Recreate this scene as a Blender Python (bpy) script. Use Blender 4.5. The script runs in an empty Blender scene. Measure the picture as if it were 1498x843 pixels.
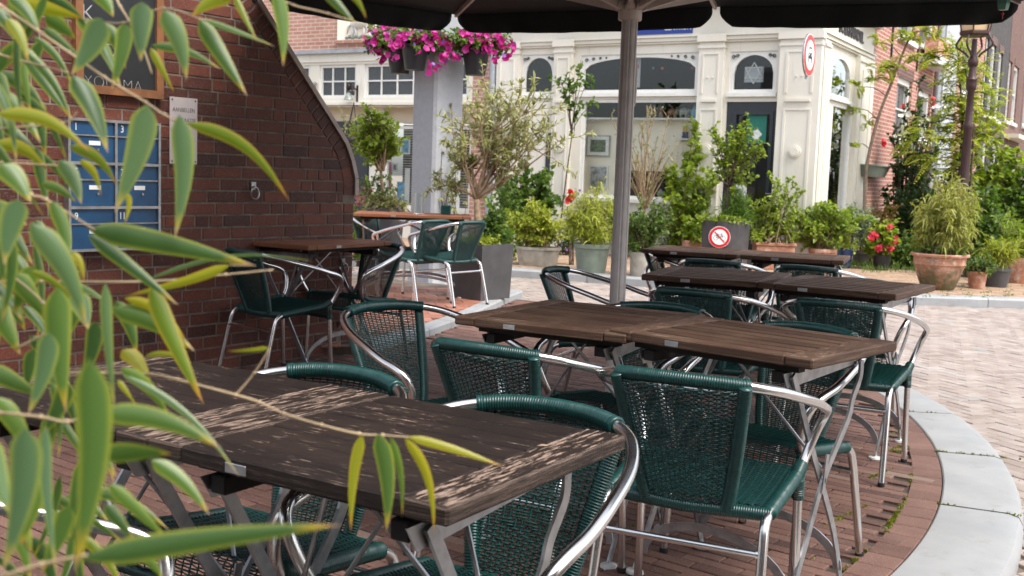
import bpy, math, random
import numpy as np
from mathutils import Vector, Matrix
random.seed(7)
sc = bpy.context.scene
COL = sc.collection
R = math.radians
V = Vector

# ------------------------------------------------------------------ camera
F_PX, PITCH, ROLL, EYE = 1600.0, R(5.9), R(2.0), 1.19
CX, CY = 749.0, 421.5

def ray(px, py):
    cr, sr = math.cos(ROLL), math.sin(ROLL)
    X, Y = (px - CX) / F_PX, (py - CY) / F_PX
    xi, yi = X * cr + Y * sr, -X * sr + Y * cr
    return V((xi, math.cos(PITCH) - yi * math.sin(PITCH), -math.sin(PITCH) - yi * math.cos(PITCH)))

def G(px, py, z=0.0):
    d = ray(px, py)
    t = (z - EYE) / d.z
    return V((d.x * t, d.y * t, z))

def P(px, py, depth):
    return V((0, 0, EYE)) + ray(px, py) * depth

cam_data = bpy.data.cameras.new('camera')
cam = bpy.data.objects.new('camera', cam_data)
COL.objects.link(cam)
fwd = V((0, math.cos(PITCH), -math.sin(PITCH)))
up0 = V((0, math.sin(PITCH), math.cos(PITCH)))
rt0 = V((1, 0, 0))
rt = rt0 * math.cos(ROLL) + up0 * math.sin(ROLL)
up = -rt0 * math.sin(ROLL) + up0 * math.cos(ROLL)
m = Matrix((rt, up, -fwd)).transposed().to_4x4()
m.translation = V((0, 0, EYE))
cam.matrix_world = m
cam_data.sensor_width = 36
cam_data.lens = F_PX / 1498 * 36
cam_data.clip_start = 0.05
cam_data.clip_end = 900
cam_data.dof.use_dof = True
cam_data.dof.focus_distance = 3.0
cam_data.dof.aperture_fstop = 10.0
sc.camera = cam

# ------------------------------------------------------------------ materials
def new_mat(name):
    mt = bpy.data.materials.new(name)
    mt.use_nodes = True
    nt = mt.node_tree
    b = nt.nodes['Principled BSDF']
    return mt, nt, b

def nd(nt, typ, ins=None, **attrs):
    n = nt.nodes.new(typ)
    for k, v in attrs.items():
        setattr(n, k, v)
    for k, v in (ins or {}).items():
        s = n.inputs[k]
        if hasattr(v, 'is_output') or isinstance(v, bpy.types.NodeSocket):
            nt.links.new(v, s)
        else:
            if isinstance(v, tuple) and len(v) == 3 and s.type == 'RGBA':
                v = (*v, 1)
            s.default_value = v
    return n

def mixc(nt, fac, a, b, mode='MIX'):
    n = nt.nodes.new('ShaderNodeMix')
    n.data_type = 'RGBA'
    n.blend_type = mode
    for idx, v in ((0, fac), (6, a), (7, b)):
        if isinstance(v, bpy.types.NodeSocket):
            nt.links.new(v, n.inputs[idx])
        else:
            if isinstance(v, tuple) and len(v) == 3:
                v = (*v, 1)
            n.inputs[idx].default_value = v
    return n.outputs[2]

def ramp(nt, fac, stops):
    n = nt.nodes.new('ShaderNodeValToRGB')
    e = n.color_ramp.elements
    while len(e) > 1:
        e.remove(e[0])
    for i, (p, c) in enumerate(stops):
        x = e[0] if i == 0 else e.new(p)
        x.position = p
        x.color = (*c, 1) if isinstance(c, tuple) else (c, c, c, 1)
    nt.links.new(fac, n.inputs[0])
    return n.outputs[0]

def coords(nt, kind='Object', scale=(1, 1, 1), rot=(0, 0, 0)):
    tc = nd(nt, 'ShaderNodeTexCoord')
    mp = nd(nt, 'ShaderNodeMapping', {'Vector': tc.outputs[kind], 'Scale': scale, 'Rotation': rot})
    return mp.outputs[0]

def noise(nt, vec, scale, detail=4, rough=.55):
    n = nd(nt, 'ShaderNodeTexNoise', {'Scale': scale, 'Detail': detail, 'Roughness': rough})
    if vec is not None:
        nt.links.new(vec, n.inputs['Vector'])
    return n.outputs['Fac']

def bump(nt, b, h, strength=.3, dist=.002):
    n = nd(nt, 'ShaderNodeBump', {'Strength': strength, 'Distance': dist, 'Height': h})
    nt.links.new(n.outputs[0], b.inputs['Normal'])

def plain(name, col, rough=.5, metal=0.0, var=.12, nscale=30, bmp=.0, spec=.5):
    mt, nt, b = new_mat(name)
    v = coords(nt)
    f = noise(nt, v, nscale, 5)
    lo = tuple(c * (1 - var) for c in col)
    hi = tuple(min(1, c * (1 + var)) for c in col)
    nt.links.new(ramp(nt, f, [(.3, lo), (.7, hi)]), b.inputs['Base Color'])
    b.inputs['Roughness'].default_value = rough
    b.inputs['Metallic'].default_value = metal
    b.inputs['Specular IOR Level'].default_value = spec
    if bmp:
        bump(nt, b, f, bmp, .003)
    return mt

def brick_mat(name, stops, rough=.75, moss=0.0):
    # per-brick tone comes from the mesh attribute; grain, soot and pits from noise
    mt, nt, b = new_mat(name)
    a = nd(nt, 'ShaderNodeAttribute', attribute_name='Col')
    sep = nd(nt, 'ShaderNodeSeparateColor', {0: a.outputs['Color']})
    base = ramp(nt, sep.outputs[0], stops)
    v = coords(nt)
    n1 = noise(nt, v, 9, 6)
    n2 = noise(nt, v, 160, 4)
    c = mixc(nt, ramp(nt, n1, [(.35, 0.0), (.75, .55)]), base, (.5, .42, .38), 'MULTIPLY')
    c = mixc(nt, ramp(nt, n2, [(.55, 0.0), (.8, .35)]), c, (.55, .47, .43), 'MIX')
    nt.links.new(c, b.inputs['Base Color'])
    b.inputs['Roughness'].default_value = rough
    b.inputs['Specular IOR Level'].default_value = .35
    bump(nt, b, n2, .5, .002)
    return mt

def far_brick_mat(name, c1, c2, mortar, sx=1.0):
    mt, nt, b = new_mat(name)
    uv = nd(nt, 'ShaderNodeUVMap', uv_map='UV')
    br = nd(nt, 'ShaderNodeTexBrick', {'Vector': uv.outputs[0], 'Color1': c1, 'Color2': c2, 'Mortar': mortar, 'Scale': 1.0,
                                      'Mortar Size': .008, 'Mortar Smooth': .1, 'Bias': 0.0, 'Brick Width': .21, 'Row Height': .066})
    n1 = noise(nt, uv.outputs[0], 1.3, 5)
    c = mixc(nt, ramp(nt, n1, [(.35, 0.0), (.75, .5)]), br.outputs[0], (.6, .55, .52), 'MULTIPLY')
    n2 = noise(nt, uv.outputs[0], 14, 4)
    c = mixc(nt, ramp(nt, n2, [(.4, 0.0), (.75, .35)]), c, (1.3, 1.2, 1.15), 'MULTIPLY')
    nt.links.new(c, b.inputs['Base Color'])
    b.inputs['Roughness'].default_value = .85
    bump(nt, b, br.outputs[1], -.4, .004)
    return mt

def leaf_mat(name, c0, c1, tip=None, edge=None, trans=.42, rough=.45):
    mt, nt, b = new_mat(name)
    a = nd(nt, 'ShaderNodeAttribute', attribute_name='Col')
    sep = nd(nt, 'ShaderNodeSeparateColor', {0: a.outputs['Color']})
    c = mixc(nt, sep.outputs[0], c0, c1)
    if edge:
        c = mixc(nt, ramp(nt, sep.outputs[2], [(.6, 0.0), (1.0, .85)]), c, edge)
    if tip:
        ty, tb = tip
        c = mixc(nt, ramp(nt, sep.outputs[1], [(.80, 0.0), (.95, 1.0)]), c, ty)
        c = mixc(nt, ramp(nt, sep.outputs[1], [(.9, 0.0), (.97, 1.0)]), c, tb)
    if edge:   # fine parallel veins on the big near leaves
        wv = nd(nt, 'ShaderNodeMath', {0: sep.outputs[2], 1: 60.0}, operation='MULTIPLY')
        sn = nd(nt, 'ShaderNodeMath', {0: wv.outputs[0]}, operation='SINE')
        c = mixc(nt, ramp(nt, sn.outputs[0], [(.0, 0.0), (1.0, .14)]), c, (.35, .42, .2))
    nt.links.new(c, b.inputs['Base Color'])
    b.inputs['Roughness'].default_value = rough
    t = nd(nt, 'ShaderNodeBsdfTranslucent')
    tc = mixc(nt, 1.0, c, (1.25, 1.5, .65), 'MULTIPLY')
    nt.links.new(tc, t.inputs[0])
    mx = nd(nt, 'ShaderNodeMixShader', {0: trans, 1: b.outputs[0], 2: t.outputs[0]})
    nt.links.new(mx.outputs[0], nt.nodes['Material Output'].inputs[0])
    return mt

def wood_mat(name, dark, mid, worn, wear, green=0.0, rough=.62):
    # Col: r random per board, g wear weight (end boards, edges), b unused. Grain follows the board (UV u along it)
    mt, nt, b = new_mat(name)
    a = nd(nt, 'ShaderNodeAttribute', attribute_name='Col')
    sep = nd(nt, 'ShaderNodeSeparateColor', {0: a.outputs['Color']})
    uv = nd(nt, 'ShaderNodeUVMap', uv_map='UV')
    off = nd(nt, 'ShaderNodeVectorMath', {0: uv.outputs[0], 1: a.outputs['Color']}, operation='ADD')
    sc1 = nd(nt, 'ShaderNodeMapping', {'Vector': off.outputs[0], 'Scale': (2.6, 60, 3)})
    g1 = noise(nt, sc1.outputs[0], 3.0, 7, .65)
    sc2 = nd(nt, 'ShaderNodeMapping', {'Vector': off.outputs[0], 'Scale': (7, 52, 3)})
    g2 = noise(nt, sc2.outputs[0], 2.6, 9, .72)
    g3 = noise(nt, off.outputs[0], 5, 4)
    c = mixc(nt, ramp(nt, g1, [(.36, 0.0), (.66, 1.0)]), dark, mid)
    c = mixc(nt, ramp(nt, g3, [(.38, .75), (.62, 0.0)]), c, dark)
    c = mixc(nt, nd(nt, 'ShaderNodeMath', {0: sep.outputs[0], 1: .45}, operation='MULTIPLY').outputs[0], c, mid)
    # worn-through paint: streaky where wear weight is high
    sm = nd(nt, 'ShaderNodeMath', {0: g2, 1: nd(nt, 'ShaderNodeMath', {0: sep.outputs[1], 1: wear}, operation='MULTIPLY').outputs[0]}, operation='ADD')
    sm2 = nd(nt, 'ShaderNodeMath', {0: sm.outputs[0], 1: nd(nt, 'ShaderNodeMath', {0: g3, 1: .22}, operation='MULTIPLY').outputs[0]}, operation='ADD')
    fac = ramp(nt, sm2.outputs[0], [(.765, 0.0), (.825, .85)])
    c = mixc(nt, fac, c, worn)
    if green:
        c = mixc(nt, ramp(nt, g3, [(.5, 0.0), (.75, green)]), c, (.10, .11, .055))
    nt.links.new(c, b.inputs['Base Color'])
    nt.links.new(ramp(nt, g1, [(.2, rough - .16), (.8, rough + .1)]), b.inputs['Roughness'])
    b.inputs['Specular IOR Level'].default_value = .2
    bump(nt, b, g1, .45, .002)
    return mt

M = {}
M['aluminium'] = plain('polished_aluminium', (.62, .61, .60), .2, 1.0, .08, 40)
def _alu():
    mt, nt, b = new_mat('polished_aluminium_tube')
    v = coords(nt)
    f = noise(nt, v, 9, 4, .55)
    nt.links.new(ramp(nt, f, [(.35, (.70, .685, .67)), (.8, (.56, .545, .53))]), b.inputs['Base Color'])
    nt.links.new(ramp(nt, f, [(.3, .19), (.75, .30)]), b.inputs['Roughness'])
    b.inputs['Metallic'].default_value = 1
    return mt
M['alu'] = _alu()
M['flat_alu'] = plain('dull_aluminium_bar', (.34, .34, .345), .42, .85, .25, 25)
M['wicker'] = plain('green_plastic_wicker', (.0045, .041, .0365), .33, 0, .3, 55)
M['wicker_dark'] = plain('green_plastic_wicker_weave', (.0042, .037, .033), .35, 0, .35, 55)
M['rubber'] = plain('black_rubber', (.012, .012, .012), .7)
M['white_plastic'] = plain('grey_white_plastic', (.52, .52, .5), .5, 0, .2)
M['wood_dark'] = wood_mat('black_brown_worn_wood', (.006, .0038, .003), (.028, .017, .012), (.31, .22, .165), .14)
M['wood_brown'] = wood_mat('grey_brown_worn_wood', (.022, .011, .007), (.118, .064, .040), (.29, .20, .145), .13, .15)
M['wood_red'] = wood_mat('red_brown_wood', (.12, .045, .022), (.27, .11, .055), (.42, .24, .15), .08)
M['wood_under'] = plain('dark_wood_underframe', (.011, .007, .005), .85)
M['terrace_brick'] = brick_mat('terrace_clinker', [(0, (.085, .044, .034)), (.5, (.145, .076, .058)), (.85, (.19, .105, .08)), (1, (.21, .15, .115))])
M['road_brick'] = brick_mat('road_paver', [(0, (.265, .218, .19)), (.5, (.325, .275, .242)), (.85, (.375, .328, .293)), (1, (.31, .295, .275))])
M['walk_brick'] = brick_mat('pavement_brick', [(0, (.26, .16, .10)), (.5, (.36, .245, .16)), (1, (.42, .33, .24))])
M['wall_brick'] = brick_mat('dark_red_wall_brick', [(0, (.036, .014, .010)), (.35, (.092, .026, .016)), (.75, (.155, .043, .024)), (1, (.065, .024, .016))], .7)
M['tile'] = brick_mat('red_floor_tile', [(0, (.34, .13, .085)), (.5, (.42, .185, .125)), (1, (.47, .25, .18))], .4)
M['joint'] = plain('sandy_joint', (.052, .040, .030), .95, 0, .5, 6)
M['joint_light'] = plain('light_sandy_joint', (.13, .10, .075), .95, 0, .5, 6)
M['mortar'] = plain('grey_mortar', (.15, .125, .10), .95, 0, .45, 14)
M['kerb'] = plain('granite_kerb', (.43, .44, .445), .6, 0, .14, 120, .25)
def _kerb():
    mt, nt, b = new_mat('bluestone_kerb')
    v = coords(nt)
    a = noise(nt, v, 3, 6, .6); s = noise(nt, v, 220, 3)
    c = ramp(nt, a, [(.3, (.25, .262, .27)), (.7, (.345, .35, .35))])
    c = mixc(nt, ramp(nt, s, [(.6, 0.0), (.75, .3)]), c, (.2, .2, .2))
    st = noise(nt, v, 9, 6, .7)
    c = mixc(nt, ramp(nt, st, [(.56, 0.0), (.76, .55)]), c, (.17, .155, .125))
    gm = nd(nt, 'ShaderNodeTexVoronoi', {'Vector': v, 'Scale': 7.0})
    c = mixc(nt, ramp(nt, gm.outputs['Distance'], [(.04, .7), (.075, 0.0)]), c, (.10, .10, .10))
    lg = noise(nt, v, 1.1, 5, .6)
    c = mixc(nt, ramp(nt, lg, [(.4, 0.0), (.7, .4)]), c, (.235, .225, .205))
    nt.links.new(c, b.inputs['Base Color']); b.inputs['Roughness'].default_value = .62
    bump(nt, b, s, .25, .002)
    return mt
M['kerb'] = _kerb()
M['ground'] = plain('ground', (.22, .18, .14), .95, 0, .3, 1.5)
M['moss'] = leaf_mat('moss', (.09, .11, .01), (.24, .25, .02), trans=.25)
M['black_fabric'] = plain('black_canopy_fabric', (.0055, .0095, .0110), .8, 0, .25, 8)
M['pole'] = plain('grey_bronze_pole', (.42, .385, .36), .45, .1, .12, 20)
M['strut'] = plain('beige_metal_strut', (.46, .39, .35), .42, .1, .12, 20)
def _white():
    mt, nt, b = new_mat('cream_white_paint')
    v = coords(nt)
    a = noise(nt, v, 1.2, 5); s = noise(nt, coords(nt, 'Object', (6, 6, .7)), 3, 5, .65); f = noise(nt, v, 45, 4)
    c = ramp(nt, a, [(.3, (.63, .59, .50)), (.7, (.72, .685, .61))])
    c = mixc(nt, ramp(nt, s, [(.56, 0.0), (.8, .5)]), c, (.42, .38, .30))
    c = mixc(nt, ramp(nt, f, [(.62, 0.0), (.8, .25)]), c, (.45, .41, .34))
    nt.links.new(c, b.inputs['Base Color']); b.inputs['Roughness'].default_value = .5
    bump(nt, b, f, .15, .002)
    return mt
M['white'] = _white()
M['white_frame'] = plain('white_window_paint', (.70, .69, .65), .42, 0, .06, 12)
M['cream'] = plain('cream_panel', (.66, .585, .46), .6, 0, .08, 4)
M['cream_light'] = plain('pale_display_wall', (.88, .80, .66), .7, 0, .04, 4)
M['dark_door'] = plain('dark_blue_grey_door_paint', (.022, .027, .034), .35, 0, .15, 6)
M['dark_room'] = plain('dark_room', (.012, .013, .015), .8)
M['grey_wall'] = plain('grey_plaster', (.285, .29, .30), .75, 0, .08, 18, .12)
M['grey_plaster'] = plain('pale_grey_plaster', (.42, .43, .46), .8, 0, .1, 8)
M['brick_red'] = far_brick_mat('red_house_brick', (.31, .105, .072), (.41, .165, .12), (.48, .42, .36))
M['brick_pink'] = far_brick_mat('salmon_house_brick', (.40, .19, .135), (.47, .25, .185), (.55, .47, .40))
M['brick_black'] = far_brick_mat('black_tarred_brick', (.028, .028, .028), (.055, .05, .047), (.085, .08, .075))
M['brick_brown'] = far_brick_mat('brown_house_brick', (.105, .042, .034), (.145, .062, .05), (.18, .15, .125))
M['zinc'] = plain('weathered_zinc', (.36, .33, .28), .55, .4, .3, 9)
M['pipe'] = plain('grey_zinc_pipe', (.33, .35, .38), .5, .4, .2, 8)
M['sage'] = plain('sage_green_plastic', (.16, .19, .15), .55, 0, .2, 9)
M['anthracite'] = plain('anthracite_planter', (.052, .049, .050), .55, 0, .25, 7)
M['black_plastic'] = plain('black_plastic', (.014, .015, .017), .4, 0, .2)
M['blue_pot'] = plain('blue_glazed_pot', (.018, .035, .10), .2, 0, .25, 8)
def _terra(name, moss):
    mt, nt, b = new_mat(name)
    v = coords(nt)
    a = noise(nt, v, 6, 6, .65); s = noise(nt, v, 14, 6, .7)
    c = ramp(nt, a, [(.3, (.30, .12, .065)), (.6, (.45, .215, .13))])
    c = mixc(nt, ramp(nt, s, [(.5, 0.0), (.66, .75)]), c, (.58, .46, .39))
    if moss:
        z = nd(nt, 'ShaderNodeSeparateXYZ', {0: nd(nt, 'ShaderNodeTexCoord').outputs['Object']})
        k = nd(nt, 'ShaderNodeMath', {0: noise(nt, v, 9, 5, .7), 1: z.outputs[2]}, operation='SUBTRACT')
        c = mixc(nt, ramp(nt, k.outputs[0], [(.15, 0.0), (.42, .9)]), c, (.075, .075, .03))
    nt.links.new(c, b.inputs['Base Color']); b.inputs['Roughness'].default_value = .85
    bump(nt, b, s, .3, .004)
    return mt
M['terracotta'] = _terra('old_terracotta', False)
M['terracotta_moss'] = _terra('mossy_terracotta', True)
M['soil'] = plain('potting_soil', (.03, .02, .014), .95, 0, .4, 30, .5)
M['bark'] = plain('grey_brown_bark', (.16, .115, .08), .9, 0, .35, 25, .4)
M['bark_dark'] = plain('dark_brown_bark', (.06, .038, .026), .9, 0, .35, 25, .4)
M['bark_tan'] = plain('tan_twig', (.29, .20, .12), .8, 0, .35, 25)
M['bamboo_stem'] = plain('bamboo_twig', (.34, .25, .145), .55, 0, .5, 22)
M['blue_box'] = plain('blue_painted_steel', (.006, .060, .15), .42, 0, .25, 9)
M['chalk_black'] = plain('chalkboard_black', (.012, .014, .016), .6, 0, .35, 5)
M['chalk'] = plain('white_chalk', (.34, .34, .33), .9, 0, .3, 60)
M['board_frame'] = plain('orange_brown_wood_frame', (.21, .088, .033), .55, 0, .3, 14)
M['sign_white'] = plain('white_enamel', (.80, .80, .79), .3, 0, .03)
M['plaque'] = plain('pale_plaque', (.47, .42, .41), .5, 0, .05)
M['sign_red'] = plain('red_enamel', (.50, .012, .02), .3, 0, .08)
M['sign_black'] = plain('black_enamel', (.012, .012, .013), .4)
M['sign_blue'] = plain('blue_enamel', (.008, .035, .26), .3, 0, .06)
M['letters'] = plain('dark_letters', (.03, .028, .03), .6)
M['iron_brown'] = plain('dark_maroon_iron', (.045, .020, .020), .45, .3, .2)
M['iron'] = plain('dark_iron', (.03, .028, .028), .5, .6, .2)
M['steel_ring'] = plain('grey_steel', (.3, .29, .28), .4, .9, .2)
M['coping'] = plain('brown_metal_coping', (.30, .235, .20), .5, .3, .15, 10)
M['teal_paper'] = plain('teal_poster', (.01, .16, .115), .5)
M['paper_white'] = plain('white_paper', (.72, .72, .70), .7)
M['paper_blue'] = plain('blue_print', (.10, .38, .62), .6, 0, .5, 12)
M['paper_pink'] = plain('pink_print', (.62, .18, .30), .6)
M['paper_orange'] = plain('orange_print', (.66, .17, .03), .6)
M['paper_grey'] = plain('grey_photo_print', (.33, .33, .34), .6, 0, .8, 11)
M['paper_green'] = plain('green_photo_print', (.09, .13, .06), .5, 0, .9, 20)
M['navy'] = plain('navy_print', (.03, .06, .16), .6)
M['tan_clay'] = plain('brown_figurine', (.22, .10, .045), .45, 0, .4, 30)
M['grey_clay'] = plain('grey_green_figurine', (.22, .25, .22), .45, 0, .4, 30)
M['blue_clay'] = plain('blue_figurine', (.10, .32, .45), .4)
M['pink_clay'] = plain('pink_figurine', (.62, .25, .30), .4)
M['yellow_clay'] = plain('yellow_figurine', (.55, .33, .06), .4)
M['magenta'] = leaf_mat('magenta_petals', (.38, .006, .17), (.55, .025, .30), trans=.3)
M['purple'] = leaf_mat('purple_petals', (.20, .05, .33), (.34, .12, .48), trans=.3)
M['red_petal'] = leaf_mat('red_petals', (.50, .008, .02), (.62, .03, .05), trans=.25)
M['pinkred_petal'] = leaf_mat('coral_red_petals', (.62, .02, .055), (.70, .07, .13), trans=.25)
M['white_petal'] = leaf_mat('white_petals', (.7, .7, .66), (.8, .8, .78), trans=.3)
M['pink_plume'] = leaf_mat('pink_plumes', (.50, .20, .20), (.62, .33, .30), trans=.3)
M['L_yellow'] = leaf_mat('yellow_green_leaf', (.20, .235, .025), (.44, .45, .055))
M['L_feather'] = leaf_mat('feathery_yellow_leaf', (.26, .31, .03), (.50, .50, .07))
M['L_bright'] = leaf_mat('bright_green_leaf', (.125, .19, .02), (.31, .37, .04))
M['L_mid'] = leaf_mat('mid_green_leaf', (.05, .105, .018), (.15, .225, .035))
M['L_dark'] = leaf_mat('dark_green_leaf', (.016, .042, .011), (.05, .105, .024))
M['L_olive'] = leaf_mat('olive_grey_leaf', (.17, .18, .055), (.37, .355, .15), trans=.25)
M['L_grey'] = leaf_mat('grey_green_variegated_leaf', (.12, .17, .09), (.36, .40, .27), trans=.2)
M['L_bamboo_far'] = leaf_mat('yellow_bamboo_leaf', (.20, .215, .04), (.42, .40, .10))
M['L_bronze'] = leaf_mat('bronze_leaf', (.13, .075, .02), (.27, .19, .04))
M['L_near'] = leaf_mat('bamboo_leaf', (.026, .075, .022), (.105, .190, .030), ((.50, .33, .02), (.32, .19, .11)), (.30, .32, .03), .38, .36)
M['L_pale'] = leaf_mat('pale_bamboo_leaf', (.075, .145, .075), (.125, .205, .080), ((.46, .36, .06), (.42, .28, .19)), (.30, .33, .05), .38, .33)
M['L_bent'] = leaf_mat('yellowing_bamboo_leaf', (.12, .19, .012), (.36, .33, .012), ((.55, .25, .015), (.36, .16, .05)), (.48, .32, .02), .38, .4)
M['lamp_glass'] = plain('amber_lantern_glass', (.62, .44, .24), .3, 0, .08)
M['green_paper'] = plain('green_glass_lantern', (.07, .24, .17), .3)

def _glass(name='window_glass', tint=(.965, .98, .975), boost=.0):
    mt, nt, b = new_mat(name)
    t = nd(nt, 'ShaderNodeBsdfTransparent', {0: tint})
    g = nd(nt, 'ShaderNodeBsdfGlossy', {0: (.95, .97, 1), 'Roughness': .015})
    fr = nd(nt, 'ShaderNodeFresnel', {'IOR': 1.5})
    ad = nd(nt, 'ShaderNodeMath', {0: fr.outputs[0], 1: boost}, operation='ADD')
    ad = nd(nt, 'ShaderNodeMath', {0: ad.outputs[0], 1: .65}, operation='MULTIPLY')
    mx = nd(nt, 'ShaderNodeMixShader', {0: ad.outputs[0], 1: t.outputs[0], 2: g.outputs[0]})
    nt.links.new(mx.outputs[0], nt.nodes['Material Output'].inputs[0])
    return mt
M['glass'] = _glass()
M['frosted'] = plain('dark_wired_glass', (.055, .06, .065), .22, 0, .5, 60)
M['dark_glass'] = plain('dark_window_glass', (.03, .038, .042), .06, 0, .3, 2)

# ------------------------------------------------------------------ mesh helpers
class MB:
    def __init__(s):
        s.v, s.f, s.mi, s.c, s.uv = [], [], [], [], None
    def add(s, verts, faces, mi=0, col=None):
        o = len(s.v)
        s.v.extend([tuple(p) for p in verts])
        s.f.extend([tuple(i + o for i in f) for f in faces])
        s.mi.extend([mi] * len(faces))
        if col is None:
            col = (.5, 0, 0)
        if isinstance(col, list):
            s.c.extend(col)
        else:
            s.c.extend([col] * len(verts))
        return s
    def hexa(s, p, mi=0, col=None):   # 8 corners: bottom 0-3 ccw, top 4-7
        return s.add(p, [(3, 2, 1, 0), (4, 5, 6, 7), (0, 1, 5, 4), (1, 2, 6, 5), (2, 3, 7, 6), (3, 0, 4, 7)], mi, col)
    def box(s, x0, x1, y0, y1, z0, z1, mi=0, col=None):
        return s.hexa([(x0, y0, z0), (x1, y0, z0), (x1, y1, z0), (x0, y1, z0), (x0, y0, z1), (x1, y0, z1), (x1, y1, z1), (x0, y1, z1)], mi, col)
    def bbox(s, x0, x1, y0, y1, z0, z1, b=.004, mi=0, col=None):   # box with bevelled edges (all 12)
        x = [(x0, x0 + b), (x1, x1 - b)]
        pts, idx = [], {}
        for i, (X, Xi) in enumerate(x):
            for j, (Y, Yi) in enumerate([(y0, y0 + b), (y1, y1 - b)]):
                for k, (Z, Zi) in enumerate([(z0, z0 + b), (z1, z1 - b)]):
                    idx[i, j, k, 'x'] = len(pts); pts.append((X, Yi, Zi))
                    idx[i, j, k, 'y'] = len(pts); pts.append((Xi, Y, Zi))
                    idx[i, j, k, 'z'] = len(pts); pts.append((Xi, Yi, Z))
        fs = []
        q = [(0, 0), (1, 0), (1, 1), (0, 1)]
        for i in (0, 1):
            fs.append(tuple(idx[i, a, b_, 'x'] for a, b_ in (q if i else q[::-1])))
            fs.append(tuple(idx[a, i, b_, 'y'] for a, b_ in (q[::-1] if i else q)))
            fs.append(tuple(idx[a, b_, i, 'z'] for a, b_ in (q if i else q[::-1])))
        for a in (0, 1):
            for b_ in (0, 1):
                fs.append((idx[a, b_, 0, 'x'], idx[a, b_, 1, 'x'], idx[a, b_, 1, 'y'], idx[a, b_, 0, 'y']))
                fs.append((idx[a, 0, b_, 'x'], idx[a, 1, b_, 'x'], idx[a, 1, b_, 'z'], idx[a, 0, b_, 'z']))
                fs.append((idx[0, a, b_, 'y'], idx[1, a, b_, 'y'], idx[1, a, b_, 'z'], idx[0, a, b_, 'z']))
                for c in (0, 1):
                    fs.append((idx[a, b_, c, 'x'], idx[a, b_, c, 'y'], idx[a, b_, c, 'z']))
        return s.add(pts, fs, mi, col)
    def prism(s, poly, z0, z1, mi=0, col=None):
        n = len(poly)
        vs = [(x, y, z0) for x, y in poly] + [(x, y, z1) for x, y in poly]
        return s.add(vs, [tuple(range(n - 1, -1, -1)), tuple(range(n, 2 * n))] + [(i, (i + 1) % n, (i + 1) % n + n, i + n) for i in range(n)], mi, col)
    def slab3(s, pts, nrm, t, mi=0, col=None):   # planar 3-D polygon extruded along nrm by t
        n = len(pts)
        nrm = V(nrm) * t
        vs = [tuple(V(p)) for p in pts] + [tuple(V(p) + nrm) for p in pts]
        return s.add(vs, [tuple(range(n - 1, -1, -1)), tuple(range(n, 2 * n))] + [(i, (i + 1) % n, (i + 1) % n + n, i + n) for i in range(n)], mi, col)
    def tube(s, pts, r, n=8, mi=0, cap=True, col=None, flat=1.0, closed=False):
        pts = [V(p) for p in pts]
        m_ = len(pts)
        rr = r if hasattr(r, '__len__') else [r] * m_
        tans = []
        for i in range(m_):
            a = pts[(i - 1) % m_ if closed else max(i - 1, 0)]
            b = pts[(i + 1) % m_ if closed else min(i + 1, m_ - 1)]
            t = b - a
            tans.append(t.normalized() if t.length > 1e-9 else V((0, 0, 1)))
        ref = V((0, 0, 1)) if abs(tans[0].z) < .9 else V((1, 0, 0))
        nrm = (ref - tans[0] * ref.dot(tans[0])).normalized()
        vs = []
        for i in range(m_):
            nrm = nrm - tans[i] * nrm.dot(tans[i])
            nrm = nrm.normalized() if nrm.length > 1e-9 else tans[i].orthogonal().normalized()
            bi = tans[i].cross(nrm)
            for k in range(n):
                a = 2 * math.pi * k / n
                vs.append(pts[i] + nrm * (math.cos(a) * rr[i]) + bi * (math.sin(a) * rr[i] * flat))
        fs = []
        for i in range(m_ if closed else m_ - 1):
            j = (i + 1) % m_
            for k in range(n):
                k2 = (k + 1) % n
                fs.append((i * n + k, i * n + k2, j * n + k2, j * n + k))
        if cap and not closed:
            fs.append(tuple(range(n - 1, -1, -1)))
            fs.append(tuple(range((m_ - 1) * n, m_ * n)))
        return s.add(vs, fs, mi, col)
    def lathe(s, prof, c=(0, 0, 0), n=24, mi=0, col=None, sx=1.0, sy=1.0, cap=True):
        vs, fs = [], []
        for r, z in prof:
            for k in range(n):
                a = 2 * math.pi * k / n
                vs.append((c[0] + math.cos(a) * r * sx, c[1] + math.sin(a) * r * sy, c[2] + z))
        for i in range(len(prof) - 1):
            for k in range(n):
                k2 = (k + 1) % n
                fs.append((i * n + k, i * n + k2, (i + 1) * n + k2, (i + 1) * n + k))
        if cap:
            fs.append(tuple(range(n - 1, -1, -1)))
            fs.append(tuple(range((len(prof) - 1) * n, len(prof) * n)))
        return s.add(vs, fs, mi, col)
    def ball(s, c, r, mi=0, col=None, n=10, sz=1.0):
        prof = [(r * math.sin(math.pi * i / 7) + 1e-4, -r * sz * math.cos(math.pi * i / 7)) for i in range(8)]
        return s.lathe(prof, c, n, mi, col)
    def build(s, name, mats, parent=None, smooth=False, loc=None, uv=None, auto=None):
        me = bpy.data.meshes.new(name)
        v = s.v
        org = V((0, 0, 0))
        if loc is not None:
            org = V(loc)
            v = [(a[0] - org.x, a[1] - org.y, a[2] - org.z) for a in s.v]
        me.from_pydata(v, [], s.f)
        for mt in (mats if isinstance(mats, (list, tuple)) else [mats]):
            me.materials.append(mt)
        if any(s.mi):
            me.polygons.foreach_set('material_index', s.mi)
        if smooth:
            me.polygons.foreach_set('use_smooth', [True] * len(me.polygons))
        at = me.attributes.new('Col', 'FLOAT_COLOR', 'POINT')
        at.data.foreach_set('color', np.c_[np.array(s.c, dtype=np.float32).reshape(-1, 3), np.ones(len(s.c), np.float32)].ravel())
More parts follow.
